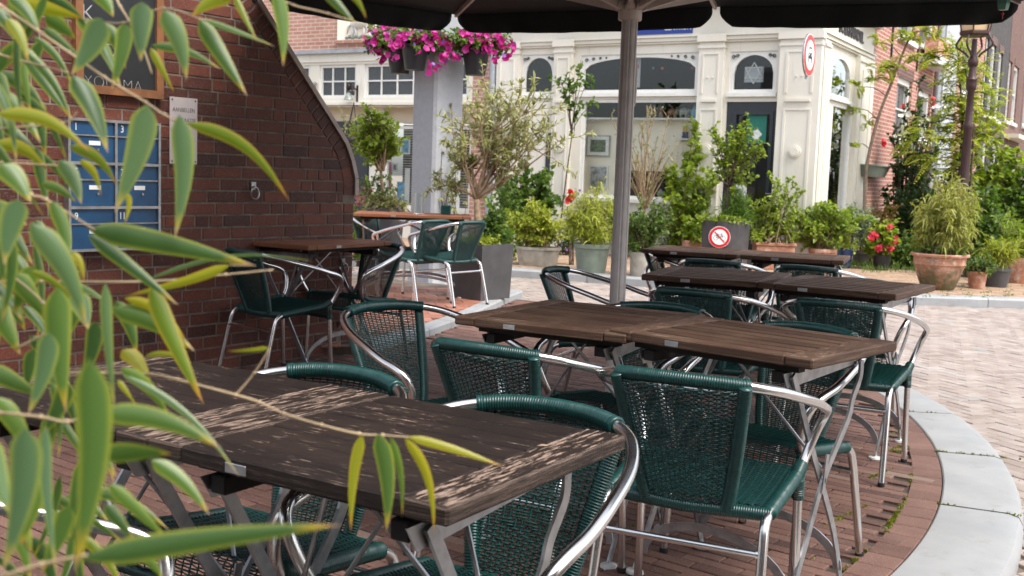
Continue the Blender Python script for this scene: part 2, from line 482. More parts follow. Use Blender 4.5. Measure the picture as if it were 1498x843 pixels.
        if uv is not None:
            ul = me.uv_layers.new(name='UV')
            co = np.array(v, dtype=np.float64)
            li = np.empty(len(me.loops), np.int32)
            me.loops.foreach_get('vertex_index', li)
            U = uv(co)[li]
            ul.data.foreach_set('uv', U.astype(np.float32).ravel())
        me.update()
        if smooth and auto:
            me.set_sharp_from_angle(angle=R(auto))
        ob = bpy.data.objects.new(name, me)
        COL.objects.link(ob)
        if parent is not None:
            ob.parent = parent
            if loc is not None:
                ob.location = org - wloc(parent)
        elif loc is not None:
            ob.location = org
        return ob

def wloc(o):
    p = V(o.location)
    while o.parent:
        o = o.parent
        p = p + V(o.location)
    return p

def empty(name, loc=(0, 0, 0), rz=0.0):
    o = bpy.data.objects.new(name, None)
    o.empty_display_size = .1
    o.location = loc
    o.rotation_euler = (0, 0, rz)
    COL.objects.link(o)
    return o

def tag(o, label=None, cat=None, group=None, kind=None):
    if label: o['label'] = label
    if cat: o['category'] = cat
    if group: o['group'] = group
    if kind: o['kind'] = kind
    return o

def thing(name, label, cat, loc=(0, 0, 0), rz=0.0, group=None):
    return tag(empty(name, loc, rz), label, cat, group)

def copy_tree(o, parent=None):
    c = o.copy()
    COL.objects.link(c)
    if parent is not None:
        c.parent = parent
    for ch in [x for x in o.children]:
        copy_tree(ch, c)
    return c

def smooth_path(pts, k=6):
    pts = [V(p) for p in pts]
    out = []
    for i in range(len(pts) - 1):
        p0 = pts[max(i - 1, 0)]; p1 = pts[i]; p2 = pts[i + 1]; p3 = pts[min(i + 2, len(pts) - 1)]
        for j in range(k):
            t = j / k
            out.append(.5 * ((2 * p1) + (p2 - p0) * t + (2 * p0 - 5 * p1 + 4 * p2 - p3) * t * t + (3 * p1 - p0 - 3 * p2 + p3) * t ** 3))
    out.append(pts[-1])
    return out

def resample(pts, step):
    pts = [V(p) for p in pts]
    L = [0]
    for a, b in zip(pts, pts[1:]):
        L.append(L[-1] + (b - a).length)
    n = max(2, int(round(L[-1] / step)) + 1)
    out, j = [], 0
    for i in range(n):
        d = L[-1] * i / (n - 1)
        while j < len(pts) - 2 and L[j + 1] < d:
            j += 1
        t = (d - L[j]) / max(1e-9, L[j + 1] - L[j])
        out.append(pts[j].lerp(pts[j + 1], t))
    return out

def wrapped(mb, pts, r, pitch=.0052, n=8, flat=1.0, groove=.0036, mi=0):
    pitch = .0060
    # tube whose surface is wound with strands: grooves modelled every pitch
    q = resample(pts, pitch / 3)
    rr = [r - (groove if i % 3 == 0 else 0) + random.uniform(-.0003, .0003) for i in range(len(q))]
    mb.tube(q, rr, n, mi, flat=flat)

def mod(a, n): return a % n

# ------------------------------------------------------------------ paving
def brick_field(inside, x0, x1, y0, y1, ang, bl, bw, z, style='run', joint=.006, bev=.004, dz=.002, hgt=.02, seed=1, frame=None):
    rs = random.Random(seed)
    mb = MB()
    ca, sa = math.cos(ang), math.sin(ang)
    cx, cy = (x0 + x1) / 2, (y0 + y1) / 2
    rad = math.hypot(x1 - x0, y1 - y0) / 2 + bl
    def put(u0, u1, v0, v1):
        uc, vc = (u0 + u1) / 2, (v0 + v1) / 2
        X, Y = cx + ca * uc - sa * vc, cy + sa * uc + ca * vc
        if not (x0 <= X <= x1 and y0 <= Y <= y1) or not inside(X, Y):
            return
        t = max(0, min(1, rs.gauss(.5, .22)))
        zz = z + rs.uniform(-dz, dz)
        ta, tb = rs.uniform(-.008, .008), rs.uniform(-.012, .012)
        h = joint / 2
        jt = rs.uniform(-.001, .001)
        lo = [(u0 + h, v0 + h), (u1 - h, v0 + h), (u1 - h, v1 - h), (u0 + h, v1 - h)]
        hi = [(u0 + h + bev, v0 + h + bev), (u1 - h - bev, v0 + h + bev), (u1 - h - bev, v1 - h - bev), (u0 + h + bev, v1 - h - bev)]
        vs = []
        for (u, v), dzz in [(p, -hgt) for p in lo] + [(p, -bev * .7) for p in lo] + [(p, 0) for p in hi]:
            zt = zz + dzz + (u - uc) * ta + (v - vc) * tb
            vs.append((cx + ca * u - sa * (v + jt), cy + sa * u + ca * (v + jt), zt))
        mb.add(vs, [(8, 9, 10, 11)] + [(i, (i + 1) % 4, (i + 1) % 4 + 4, i + 4) for i in range(4)] + [(i + 4, (i + 1) % 4 + 4, (i + 1) % 4 + 8, i + 8) for i in range(4)], 0, (t, rs.random(), 0))
    if style == 'run':
        nv = int(rad / bw) + 1
        for j in range(-nv, nv):
            off = (bl / 2 if j % 2 else 0) + rs.uniform(-.035, .035) * (bl / .2)
            nu = int(rad / bl) + 2
            for i in range(-nu, nu):
                put(i * bl + off, (i + 1) * bl + off, j * bw, (j + 1) * bw)
    else:   # herringbone of 2:1 bricks
        w = bw
        nn = int(rad / w) + 3
        for i in range(-nn, nn):
            for j in range(-nn, nn):
                k = (i - j) % 4
                if k == 0:
                    put(i * w, (i + 2) * w, j * w, (j + 1) * w)
                elif k == 3:
                    put(i * w, (i + 1) * w, (j) * w, (j + 2) * w)
    return mb

KC = (-3.1, 6.3)
RI, RO = 5.255, 5.55
def kr(x, y): return math.hypot(x - KC[0], y - KC[1])
plat_edge = [(-.95, 7.0), (-.60, 7.9), (-.34, 8.8), (-.04, 10.2), (.10, 10.75)]
def left_of_plat(x, y):
    if y < 7.0: return False
    for (xa, ya), (xb, yb) in zip(plat_edge, plat_edge[1:]):
        if ya <= y <= yb:
            return x < xa + (xb - xa) * (y - ya) / (yb - ya)
    return False
# wall line
W0 = V((-1.05, 7.15, 0)); WD = V((-.585, -.811, 0)); WN = V((.811, -.585, 0))
def behind_wall(x, y):
    q = V((x, y, 0)) - W0
    return q.dot(WN) < -.02 and q.dot(WD) > -.1

RZ = -.07   # road level
PZ = .03    # far pavement level
g = MB(); g.add([(-300, -300, RZ - .10), (300, -300, RZ - .10), (300, 300, RZ - .10), (-300, 300, RZ - .10)], [(0, 1, 2, 3)])
tag(g.build('ground', M['ground']), kind='structure')

# terrace: joint bed, bricks, ring course, kerb
arc = lambda r, a0, a1, n: [(KC[0] + r * math.cos(a0 + (a1 - a0) * i / n), KC[1] + r * math.sin(a0 + (a1 - a0) * i / n)) for i in range(n + 1)]
a_far = math.asin((6.72 - KC[1]) / RO)
bed = MB()
bed.prism(arc(RI + .05, R(-95), R(88), 60) + [(-3.1, 6.3)], RZ - .09, -.011)
bed.prism([(-3.4, 1.2), (-3.4, -3.0), (1.6, -3.0), (1.6, 2.0), (-3.0, 4.0)], RZ - .095, -.0115)
tag(bed.build('terrace_bed', M['joint']), kind='structure')
in_terr = lambda x, y: kr(x, y) < RI - .125 and not left_of_plat(x, y) and not behind_wall(x, y)
tb = brick_field(in_terr, -2.6, 2.2, .6, 10.6, R(-38), .205, .056, 0.0, 'run', .005, .003, .0015, seed=3)
tag(tb.build('terrace_paving', M['terrace_brick']), kind='structure')
ring = MB()
nb = int(2 * math.pi * (RI - .06) / .125)
for i in range(nb):
    a0 = 2 * math.pi * i / nb; a1 = 2 * math.pi * (i + .955) / nb
    if not (-1.35 < (a0 if a0 < math.pi else a0 - 2 * math.pi) < 1.3): continue
    t = random.gauss(.62, .15)
    zz = random.uniform(-.0015, .0015)
    vs = []
    for dzz, e in ((-.02, 0), (-.003, 0), (0, .003)):
        for r_, a in ((RI - .122 + e, a0), (RI - .004 - e, a0), (RI - .004 - e, a1), (RI - .122 + e, a1)):
            ee = e / RI * (1 if a == a0 else -1)
            vs.append((KC[0] + r_ * math.cos(a + ee), KC[1] + r_ * math.sin(a + ee), zz + dzz))
    ring.add(vs, [(8, 9, 10, 11)] + [(k, (k + 1) % 4, (k + 1) % 4 + 4, k + 4) for k in range(4)] + [(k + 4, (k + 1) % 4 + 4, (k + 1) % 4 + 8, k + 8) for k in range(4)], 0, (t, .5, 0))
tag(ring.build('edge_course', M['terrace_brick']), kind='structure')

kb = MB()
prof = [(RI, -.15), (RI, -.002), (RI + .006, .003), (RO - .055, .004), (RO - .02, -.006), (RO - .004, -.03), (RO, -.06), (RO, -.19)]
segs = [(-1.15, -.985), (-.985, -.80), (-.80, -.635), (-.635, -.44), (-.44, -.27), (-.27, -.10), (-.10, a_far)]
for (a0, a1) in segs:
    n = 12
    vs, fs = [], []
    gap = .0016
    wob = [random.uniform(-.0012, .0012) for _ in range(2)]
    for i in range(n + 1):
        a = a0 + gap + (a1 - a0 - 2 * gap) * i / n
        for k, (r_, z_) in enumerate(prof):
            j = (math.sin(k * 2.1) * .0035 + wob[0]) / 1 if i in (0, n) else 0
            vs.append((KC[0] + r_ * math.cos(a + j * .3), KC[1] + r_ * math.sin(a + j * .3), z_))
    m_ = len(prof)
    for i in range(n):
        for k in range(m_ - 1):
            fs.append((i * m_ + k, i * m_ + k + 1, (i + 1) * m_ + k + 1, (i + 1) * m_ + k))
    fs.append(tuple(range(m_ - 1, -1, -1))); fs.append(tuple(range(n * m_, (n + 1) * m_)))
    kb.add(vs, fs)
tag(kb.build('kerb', M['kerb'], smooth=True, auto=35), kind='structure')

# far kerb and pavement line
FK = [(-6.0, 16.8), (-2.2, 14.5), (-.04, 13.5), (.9, 13.15), (1.7, 12.75), (3.2, 12.2), (4.4, 11.85), (6.0, 11.9), (8.0, 12.5), (14.0, 16.5)]
def beyond_fk(x, y, d=0.0):
    for (xa, ya), (xb, yb) in zip(FK, FK[1:]):
        if xa <= x <= xb:
            return y > ya + (yb - ya) * (x - xa) / (xb - xa) + d
    return False
rb = MB(); rb.add([(-8, -4, RZ - .012), (16, -4, RZ - .012), (16, 17, RZ - .012), (-8, 17, RZ - .012)], [(0, 1, 2, 3)])
tag(rb.build('road_bed', M['joint_light']), kind='structure')
in_road = lambda x, y: (kr(x, y) > RO - .02 or (y > 6.7 and kr(x, y) > RI)) and not beyond_fk(x, y, .02) and not left_of_plat(x, y)
rd = brick_field(in_road, -2.0, 9.5, 2.2, 14.5, R(24), .17, .085, RZ, 'herring', .006, .004, .002, seed=5)
tag(rd.build('road', M['road_brick']), kind='structure')
fk = MB()
for (xa, ya), (xb, yb) in zip(FK, FK[1:]):
    a, b = V((xa, ya, 0)), V((xb, yb, 0))
    d = (b - a); L = d.length; d.normalize(); n = V((-d.y, d.x, 0))
    k = max(1, round(L / 1.0))
    for i in range(k):
        p, q = a + d * (L * i / k + .004), a + d * (L * (i + 1) / k - .004)
        h = PZ + .004
        vs = []
        for s_ in (p, q):
            for off, z in ((0, -.2), (0, h - .02), (.02, h), (.24, h), (.24, -.2)):
                w = s_ + n * off
                vs.append((w.x, w.y, z))
        fk.add(vs, [(0, 1, 6, 5), (1, 2, 7, 6), (2, 3, 8, 7), (3, 4, 9, 8), (0, 4, 3, 2, 1), (5, 6, 7, 8, 9)])
tag(fk.build('far_kerb', M['kerb']), kind='structure')
wb = MB()
poly = [(x, y + .2) for x, y in FK] + [(14, 60), (-6, 60)]
wb.prism(poly, -.16, PZ - .012)
tag(wb.build('pavement_bed', M['joint_light']), kind='structure')
in_walk = lambda x, y: beyond_fk(x, y, .30)
wk = brick_field(in_walk, -2.5, 10.5, 12.0, 19.5, R(-14), .21, .07, PZ, 'run', .006, .004, .002, seed=9)
tag(wk.build('pavement', M['walk_brick']), kind='structure')

# raised tile floor by the brick wall
tp = MB()
tpoly = [(x, y) for x, y in plat_edge] + [(-3.2, 12.6), (-4.5, 11.0), (-1.55, 7.0)]
tp.prism(tpoly, -.16, .047)
tag(tp.build('tile_floor_bed', M['joint_light']), kind='structure')
in_plat = lambda x, y: left_of_plat(x + .12, y)
tl = brick_field(in_plat, -3.2, .2, 7.02, 10.8, R(12), .2, .2, .06, 'run', .006, .003, .001, .012, seed=11)
tag(tl.build('tile_floor', M['tile']), kind='structure')
te = MB()
for (xa, ya), (xb, yb) in zip(plat_edge, plat_edge[1:]):
    a, b = V((xa, ya, 0)), V((xb, yb, 0)); d = (b - a); L = d.length; d.normalize(); n = V((-d.y, d.x, 0))
    k = max(1, round(L / .5))
    for i in range(k):
        p, q = a + d * (L * i / k + .003), a + d * (L * (i + 1) / k - .003)
        vs = []
        for s_ in (p, q):
            for off, z in ((-.012, -.1), (-.012, .045), (.0, .058), (.10, .063), (.10, -.1)):
                w = s_ + n * off
                vs.append((w.x, w.y, z))
        te.add(vs, [(0, 1, 6, 5), (1, 2, 7, 6), (2, 3, 8, 7), (3, 4, 9, 8), (0, 4, 3, 2, 1), (5, 6, 7, 8, 9)])
tag(te.build('tile_floor_edge', M['kerb']), kind='structure')

# moss and litter in the joints
ms = MB()
def tuft(x, y, z, r, n):
    for _ in range(n):
        a = random.uniform(0, 6.283); d = random.uniform(0, r)
        bx, by = x + math.cos(a) * d, y + math.sin(a) * d
        l = random.uniform(.004, .013); w = random.uniform(.003, .006)
        a2 = random.uniform(0, 6.283)
        tx, ty = math.cos(a2) * w, math.sin(a2) * w
        lx, ly = random.uniform(-.006, .006), random.uniform(-.006, .006)
        t = random.random()
        ms.add([(bx - tx, by - ty, z - .002), (bx + lx * .4 + ty * .5, by + ly * .4 - tx * .5, z + l * .6), (bx + lx, by + ly, z + l), (bx + tx, by + ty, z - .002)], [(0, 1, 2, 3)], 0, (t, 0, 0))
for i in range(420):      # line of moss inside the ring course
    a = random.uniform(-.95, .0)
    if math.sin(a * 23) + math.sin(a * 51 + 1) * .8 + random.uniform(-.6, .6) < -.1: continue
    rr_ = RI - .125 + random.gauss(0, .004)
    tuft(KC[0] + rr_ * math.cos(a), KC[1] + rr_ * math.sin(a), -.004, .010, 12)
ca, sa = math.cos(R(-38)), math.sin(R(-38))
for (sx, sy, L, n) in [(G(1205, 770).x, G(1205, 770).y, .35, 30), (G(1270, 700).x, G(1270, 700).y, .22, 22), (G(1300, 660).x, G(1300, 660).y, .12, 14), (G(1230, 600).x, G(1230, 600).y, .10, 8)]:
    for i in range(n):    # across the rows
        t = random.random() * L
        tuft(sx - sa * t * .8 + ca * t * .25, sy + ca * t * .8 + sa * t * .25 * -1, -.004, .012, 9)
for i in range(190):
    x, y = random.uniform(-.8, 2.0), random.uniform(2.2, 8)
    if in_terr(x, y): tuft(x, y, -.006, .012, random.randint(3, 10))
for i in range(120):
    x, y = random.uniform(-1.0, 0), random.uniform(7.0, 10.2)
    t = (y - 7.0)
    if left_of_plat(x + .0, y) or not left_of_plat(x - .05, y): continue
    tuft(x + .02, y, .0, .02, 8)
for aj, nn in ((-.27, 26), (-.44, 12), (-.635, 10), (-.10, 8)):
    for i in range(nn):
        rr_ = RI + random.random() ** 2 * .36
        tuft(KC[0] + rr_ * math.cos(aj), KC[1] + rr_ * math.sin(aj), .002, .008, 5)
tuft(*[*G(1310, 556)][:2], -.0, .05, 60)
tuft(*[*G(1318, 661)][:2], .0, .03, 40)
for i in range(70):
    p = G(random.uniform(775, 790), random.uniform(434, 440)); tuft(p.x, p.y, RZ, .04, 6)
tag(ms.build('moss', M['moss']), kind='stuff')
lt = MB()
for i in range(130):
    p = G(random.uniform(1440, 1500), random.uniform(690, 843), RZ) if i < 60 else V((random.uniform(-.5, 2.4), random.uniform(2.5, 7.5), 0))
    s_ = random.uniform(.004, .012); a = random.uniform(0, 6.28)
    c, s2 = math.cos(a) * s_, math.sin(a) * s_
    z = p.z + .004
    if i >= 60 and not in_terr(p.x, p.y): continue
    lt.add([(p.x - c, p.y - s2, z), (p.x + s2 * .5, p.y - c * .5, z + .003), (p.x + c, p.y + s2, z), (p.x - s2 * .5, p.y + c * .5, z + .002)], [(0, 1, 2, 3)], 0, (random.random(), 0, 0))
tag(lt.build('leaf_litter', M['L_bronze']), kind='stuff')
# ------------------------------------------------------------------ chairs
def weave(mb, S, Nf, nst, L, W, pitch, r, stake_r, band=None):
    rows = int(L / pitch)
    for j in range(rows):
        t = (j + .5) / rows
        pts = []
        npt = (nst - 1) * 2 + 1
        inb = band and band[0] < t < band[1]
        for k in range(npt):
            s_ = -1 + 2 * k / (npt - 1)
            st = k // 2
            if inb:
                ph = 1 if ((st // 2 + j // 3) % 2) else -1
            else:
                ph = 1 if ((st + j) % 2) else -1
            a = ph * stake_r * 1.05 if k % 2 == 0 else (0 if not inb else ph * stake_r * .6)
            jt = random.uniform(-.0006, .0006)
            pts.append(S(s_, t + jt / L) + Nf(s_, t) * a)
        mb.tube(pts, r, 4, 1, cap=False)
    for k in range(nst):
        s_ = -1 + 2 * k / (nst - 1)
        mb.tube([S(s_, t / 14) for t in range(15)], stake_r * .8, 4, 1, cap=False)

def make_chair():
    root = empty('bistro_chair')
    side = [(0, -.315, .718), (.09, -.303, .716), (.163, -.270, .709), (.220, -.215, .695), (.262, -.12, .668), (.283, 0, .636), (.288, .085, .610),
            (.284, .150, .592), (.273, .188, .568), (.256, .196, .530), (.240, .184, .482), (.229, .164, .442), (.224, .135, .415), (.219, .07, .404),
            (.213, -.06, .391), (.208, -.150, .380), (.207, -.198, .362), (.209, -.222, .32), (.214, -.262, .16), (.218, -.298, .004)]
    mir = [(-x, y, z) for x, y, z in side]
    fr = MB()
    path = smooth_path(side[::-1] + mir[1:], 5)
    fr.tube(path, .0128, 12)
    # small weld collars where the rear stretcher meets the legs
    fr.build('frame', M['alu'], root, smooth=True, auto=50)
    st = MB()
    st.tube([(-.211, -.229, .29), (.211, -.229, .29)], .0095, 10)
    for sx in (-1, 1):
        st.tube([(sx * .206, -.229, .29), (sx * .196, -.229, .29)], .0125, 10)
    st.build('stretcher', M['alu'], root, smooth=True, auto=50)
    for sx in (-1, 1):
        lg = MB()
        lg.tube([(sx * .222, .143, .425), (sx * .2225, .148, .30), (sx * .227, .164, .004)], .0125, 12)
        wrapped(lg, [(sx * .222, .144, .436), (sx * .2225, .147, .335)], .0165, mi=1)
        l = lg.build('leg', [M['alu'], M['wicker']], root, smooth=True, auto=60)
        fc = MB(); fc.lathe([(.0135, 0), (.0142, .004), (.0138, .016)], (sx * .227, .164, 0), 12)
        fc.build('foot_cap', M['rubber'], l, smooth=True, auto=40)
        fc = MB(); fc.lathe([(.0135, 0), (.0142, .004), (.0138, .016)], (sx * .218, -.298, 0), 12)
        fc.build('foot_cap', M['rubber'], root, smooth=True, auto=40)
    # wrapped top rail
    tr = MB()
    rail = [p for p in smooth_path(mir[3:0:-1] + side[:4], 6) if abs(p.x) < .172]
    wrapped(tr, rail, .0182, .0050, 10)
    for sx in (-1, 1):
        q = [p for p in rail if p.x * sx > .150]
        wrapped(tr, q, .0196, .0050, 10)
    tr.build('top_rail', M['wicker'], root, smooth=True)
    # backrest: woven panel between two wrapped uprights
    def hw(t): return .108 + (.166 - .108) * t ** .85
    def S(s_, t):
        y = -.178 - .112 * t ** 1.15 - (.040 * t + .012) * (1 - s_ * s_) * .9
        return V((s_ * hw(t), y, .376 + .334 * t))
    def Nf(s_, t): return V((0, -.93, -.33)).normalized()
    bk = MB()
    weave(bk, lambda s_, t: S(s_ * .93, t * .97), Nf, 18, .335, .3, .0058, .0020, .0030, band=(.33, .42))
    for sx in (-1, 1):
        wrapped(bk, [S(sx * .97, t / 8) + V((0, -.002, 0)) for t in range(9)], .0180, .0050, 8, flat=.85)
    bk.build('backrest', [M['wicker'], M['wicker_dark']], root, smooth=True)
    # seat
    def SS(s_, t):
        if t < .80:
            u = t / .80
            y = -.165 + .310 * u
            z = .392 - .016 * math.sin(math.pi * u) * (1 - s_ * s_ * .8) + .034 * u
        else:
            u = (t - .80) / .20
            y = .145 + .022 * math.sin(u * math.pi / 2)
            z = .428 - .085 * u ** 1.2
        return V((s_ * (.196 + .012 * min(1, t)), y, z))
    def SN(s_, t): return V((0, 0, 1)) if t < .8 else V((0, 1, .15))
    se = MB()
    weave(se, SS, SN, 20, .42, .4, .0058, .0021, .0030)
    for sx in (-1, 1):
        wrapped(se, [(sx * .2265, .150, .434), (sx * .222, .10, .411), (sx * .217, 0, .399), (sx * .209, -.168, .379)], .0190, .0050, 10)
    wrapped(se, [(-.213, -.168, .376), (0, -.182, .371), (.213, -.168, .376)], .0185, .0050, 10)
    wrapped(se, [(-.218, .164, .345), (.218, .164, .345)], .0125, .0050, 8)
    se.build('seat', [M['wicker'], M['wicker_dark']], root, smooth=True)
    return root

chair0 = make_chair()
chair_used = [False]
def put_chair(mid, face, label, group, z=0.0):
    fdir = V((math.cos(R(face)), math.sin(R(face)), 0))
    o = copy_tree(chair0) if chair_used[0] else chair0
    chair_used[0] = True
    loc = V((mid[0], mid[1], 0)) + fdir * .30
    o.location = (loc.x, loc.y, z)
    o.rotation_euler = (0, 0, R(face - 90))
    return tag(o, label, 'chair', group)

CG = 'green wicker chairs around the cafe tables'
chairs = [
 ((-.37, 2.50), 238, 'green wicker chair facing the camera behind the left half of the nearest black-brown table'),
 ((.09, 2.205), 239, 'green wicker chair whose big chrome armrest sweeps past the nearest table corner'),
 ((-.075, 2.95), 58, 'green wicker chair with its back to us just beyond the nearest table'),
 ((.41, 2.605), 65, 'large front green wicker chair, full back and seat in view right of nearest table'),
 ((-.455, 3.80), 314, 'green wicker chair at the left end of the second table row, turned to the right'),
 ((.20, 5.53), 338, 'green wicker chair seen side-on left of the umbrella pole with long chrome armrests'),
 ((.77, 4.65), 60, 'green wicker chair backing toward us before the left table of the third row'),
 ((1.315, 4.39), 61, 'green wicker chair backing toward us before the third row, nearest the road'),
 ((1.00, 3.60), 227, 'green wicker chair facing us tucked behind the right table of the second row'),
 ((.57, 4.07), 240, 'green wicker chair facing us tucked behind the left table of the second row'),
 ((1.18, 6.48), 61, 'green wicker chair backing toward us before the left table of the farthest row'),
 ((1.69, 6.25), 55, 'green wicker chair backing toward us before the right table of the farthest row'),
 ((1.15, 5.80), 246, 'green wicker chair facing us mostly hidden behind the left table of the third row'),
 ((1.74, 5.50), 246, 'green wicker chair facing us mostly hidden behind the right table of the third row'),
 ((1.30, 7.52), 250, 'green wicker chair facing us hidden behind the left table of the farthest row'),
 ((1.92, 7.30), 250, 'green wicker chair facing us hidden behind the right table of the farthest row'),
 (tuple(G(953, 367, .715))[:2], 338, 'green wicker chair at the left end of the farthest table row beside the metal bucket'),
 ((-.95, 1.32), 15, 'green wicker chair in the lower left corner half hidden by bamboo leaves'),
]
for mid, fa, lb in chairs:
    put_chair(mid, fa, lb, CG)
put_chair((-1.50, 6.00), 48, 'dark green wicker chair left of the small table by the brick wall', CG)
put_chair((-.83, 7.02), 236, 'dark green wicker chair right of the small table at the brick wall end', CG)
TG = 'green wicker chairs on the tile floor'
put_chair((-.655, 9.30), 142, 'green wicker chair on red tiles, left of the two beside the dark planter', TG, .06)
put_chair((-.345, 9.30), 142, 'green wicker chair on the red tiles right beside the dark square planter', TG, .06)
put_chair((-1.42, 10.35), 318, 'green wicker chair behind the left end of the far reddish table on the tiles', TG, .06)
put_chair((-.72, 10.50), 262, 'green wicker chair behind the far reddish table, only its chrome arms showing', TG, .06)

# ------------------------------------------------------------------ tables
def bar(mb, pts, w, t, side, mi=0):
    pts = [V(p) for p in pts]; side = V(side).normalized()
    vs, fs = [], []
    for i, p in enumerate(pts):
        tg = (pts[min(i + 1, len(pts) - 1)] - pts[max(i - 1, 0)]).normalized()
        o = tg.cross(side).normalized() * (w / 2)
        for a, b in ((1, 1), (-1, 1), (-1, -1), (1, -1)):
            vs.append(p + o * a + side * (b * t / 2))
    for i in range(len(pts) - 1):
        for k in range(4):
            k2 = (k + 1) % 4
            fs.append((i * 4 + k, i * 4 + k2, i * 4 + 4 + k2, i * 4 + 4 + k))
    n = (len(pts) - 1) * 4
    fs += [(3, 2, 1, 0), (n, n + 1, n + 2, n + 3)]
    mb.add(vs, fs, mi)

def make_table(L, W, wood, seed=1, endwear=1.0, gap=.0080):
    rs = random.Random(seed)
    root = empty('folding_table')
    tt = MB()
    T, zt = .028, .745
    cap = .078
    edged = lambda a, g_, b_: [(a, g_ * .7 + .12, b_), (a, g_ * .7 + .12, b_), (a, g_, b_)] * 8
    nb = 8
    bw = W / nb
    for i in range(nb):
        y0 = -W / 2 + i * bw
        z1 = zt - rs.uniform(0, .0012)
        gx = rs.uniform(.0005, .0015)
        tt.bbox(-L / 2 + cap + gx, L / 2 - cap - gx, y0 + (gap if i else 0), y0 + bw - (gap if i < nb - 1 else 0), zt - T, z1, .0034, 0,
                edged(rs.random(), (.42 if i in (0, nb - 1) else .22) + rs.uniform(-.15, .3), rs.random()))
        if i: tt.mi[-26 + 1] = 1
        if i < nb - 1: tt.mi[-26 + 4] = 1
    for sx in (-1, 1):
        x0, x1 = (L / 2 - cap, L / 2) if sx > 0 else (-L / 2, -L / 2 + cap)
        tt.bbox(x0, x1, -W / 2, W / 2, zt - T, zt + .0006, .0045, 0, edged(rs.random(), endwear, rs.random()))
    for sy in (-1, 1):      # rounded batten under each long edge
        tt.box(-L / 2 + .06, L / 2 - .06, sy * (W / 2 - .075) - .02, sy * (W / 2 - .075) + .02, zt - T - .022, zt - T - .001, 1)
    def uv(co):
        U = co[:, [0, 1]].copy()
        e = np.abs(co[:, 0]) > L / 2 - cap - .0003
        U[e] = co[e][:, [1, 0]]
        sidem = co[:, 2] < zt - .006
        U[sidem, 1] += co[sidem, 2] * .9
        return U
    tt.build('tabletop', [wood, M['wood_under']], root, uv=uv)
    xe = L / 2 - .115
    yt = W / 2 - .075
    for sx in (-1, 1):
        br = MB()
        x = sx * xe
        br.bbox(x - .018, x + .018, -W / 2 + .045, W / 2 - .045, zt - T - .055, zt - T - .0235, .003, 0)
        br.build('crossbar', M['wood_under'], root)
        pl = MB()
        xo = x + sx * .022
        pl.slab3([(xo, -yt - .045, .690), (xo, yt + .02, .690), (xo, yt - .03, .672), (xo, -yt + .03, .650), (xo, -yt - .02, .650)], (sx, 0, 0), .003)
        for yy in (-yt, yt):
            pl.tube([(xo, yy, .676), (xo + sx * .007, yy, .676)], .007, 8)
        pl.build('bracket', M['flat_alu'], root)
        a = MB()
        xa = x + sx * .032
        bar(a, smooth_path([(xa, -yt, .685), (xa, -yt * .35, .47), (xa, 0, .365), (xa, yt * .55, .19), (xa, .205, .012)], 3), .024, .007, (1, 0, 0))
        l1 = a.build('leg', M['flat_alu'], root)
        xb = x + sx * .041
        b = MB()
        bar(b, smooth_path([(xb, yt, .685), (xb, yt - .004, .635), (xb, yt - .05, .575), (xb, yt - .075, .52), (xb, 0.0, .365), (xb, -.10, .19), (xb, -.205, .012)], 4), .024, .007, (1, 0, 0))
        l2 = b.build('leg', M['flat_alu'], root)
        for l, xx, yy in ((l1, xa, .205), (l2, xb, -.205)):
            f = MB(); f.lathe([(.027, 0), (.029, .003), (.027, .010), (.012, .013), (.008, .016)], (xx, yy, 0), 16)
            f.tube([(xx, yy, .012), (xx, yy, .03)], .005, 6)
            f.build('foot', M['white_plastic'], l, smooth=True, auto=40)
        pv = MB(); pv.tube([(xa - sx * .006, 0, .365), (xb + sx * .008, 0, .365)], .008, 10)
        bar(pv, [(xb + sx * .006, .006, .44), (xb + sx * .006, -.012, .33)], .018, .004, (1, 0, 0))
        pv.build('pivot', M['flat_alu'], root)
        rd_ = MB(); rd_.tube([(xa, 0.0, .40), (sx * .02, -yt * .7, .705)], .0048, 6)
        rd_.tube([(xa - sx * .002, .03, .33), (sx * .02, yt * .7, .705)], .0048, 6)
        rd_.build('brace', M['flat_alu'], root)
    for yy in (-.178, .178):
        ar = MB()
        pts = [(-(xe + .03) * math.cos(math.pi * i / 16), yy, .065 + .125 * math.sin(math.pi * i / 16)) for i in range(17)]
        bar(ar, pts, .026, .006, (0, 1, 0))
        ar.build('arch_brace', M['flat_alu'], root)
    cl = MB()
    cl.bbox(-L * .16 - .022, -L * .16 + .022, -W / 2 - .003, -W / 2 + .0, zt - .024, zt - .008, .001)
    cl.build('clip', M['flat_alu'], root)
    return root

def put_table(o, pos, ang, label, group, z=0.0, first=False):
    if not first: o = copy_tree(o)
    o.location = (pos[0], pos[1], z)
    o.rotation_euler = (0, 0, R(ang))
    return tag(o, label, 'table', group)

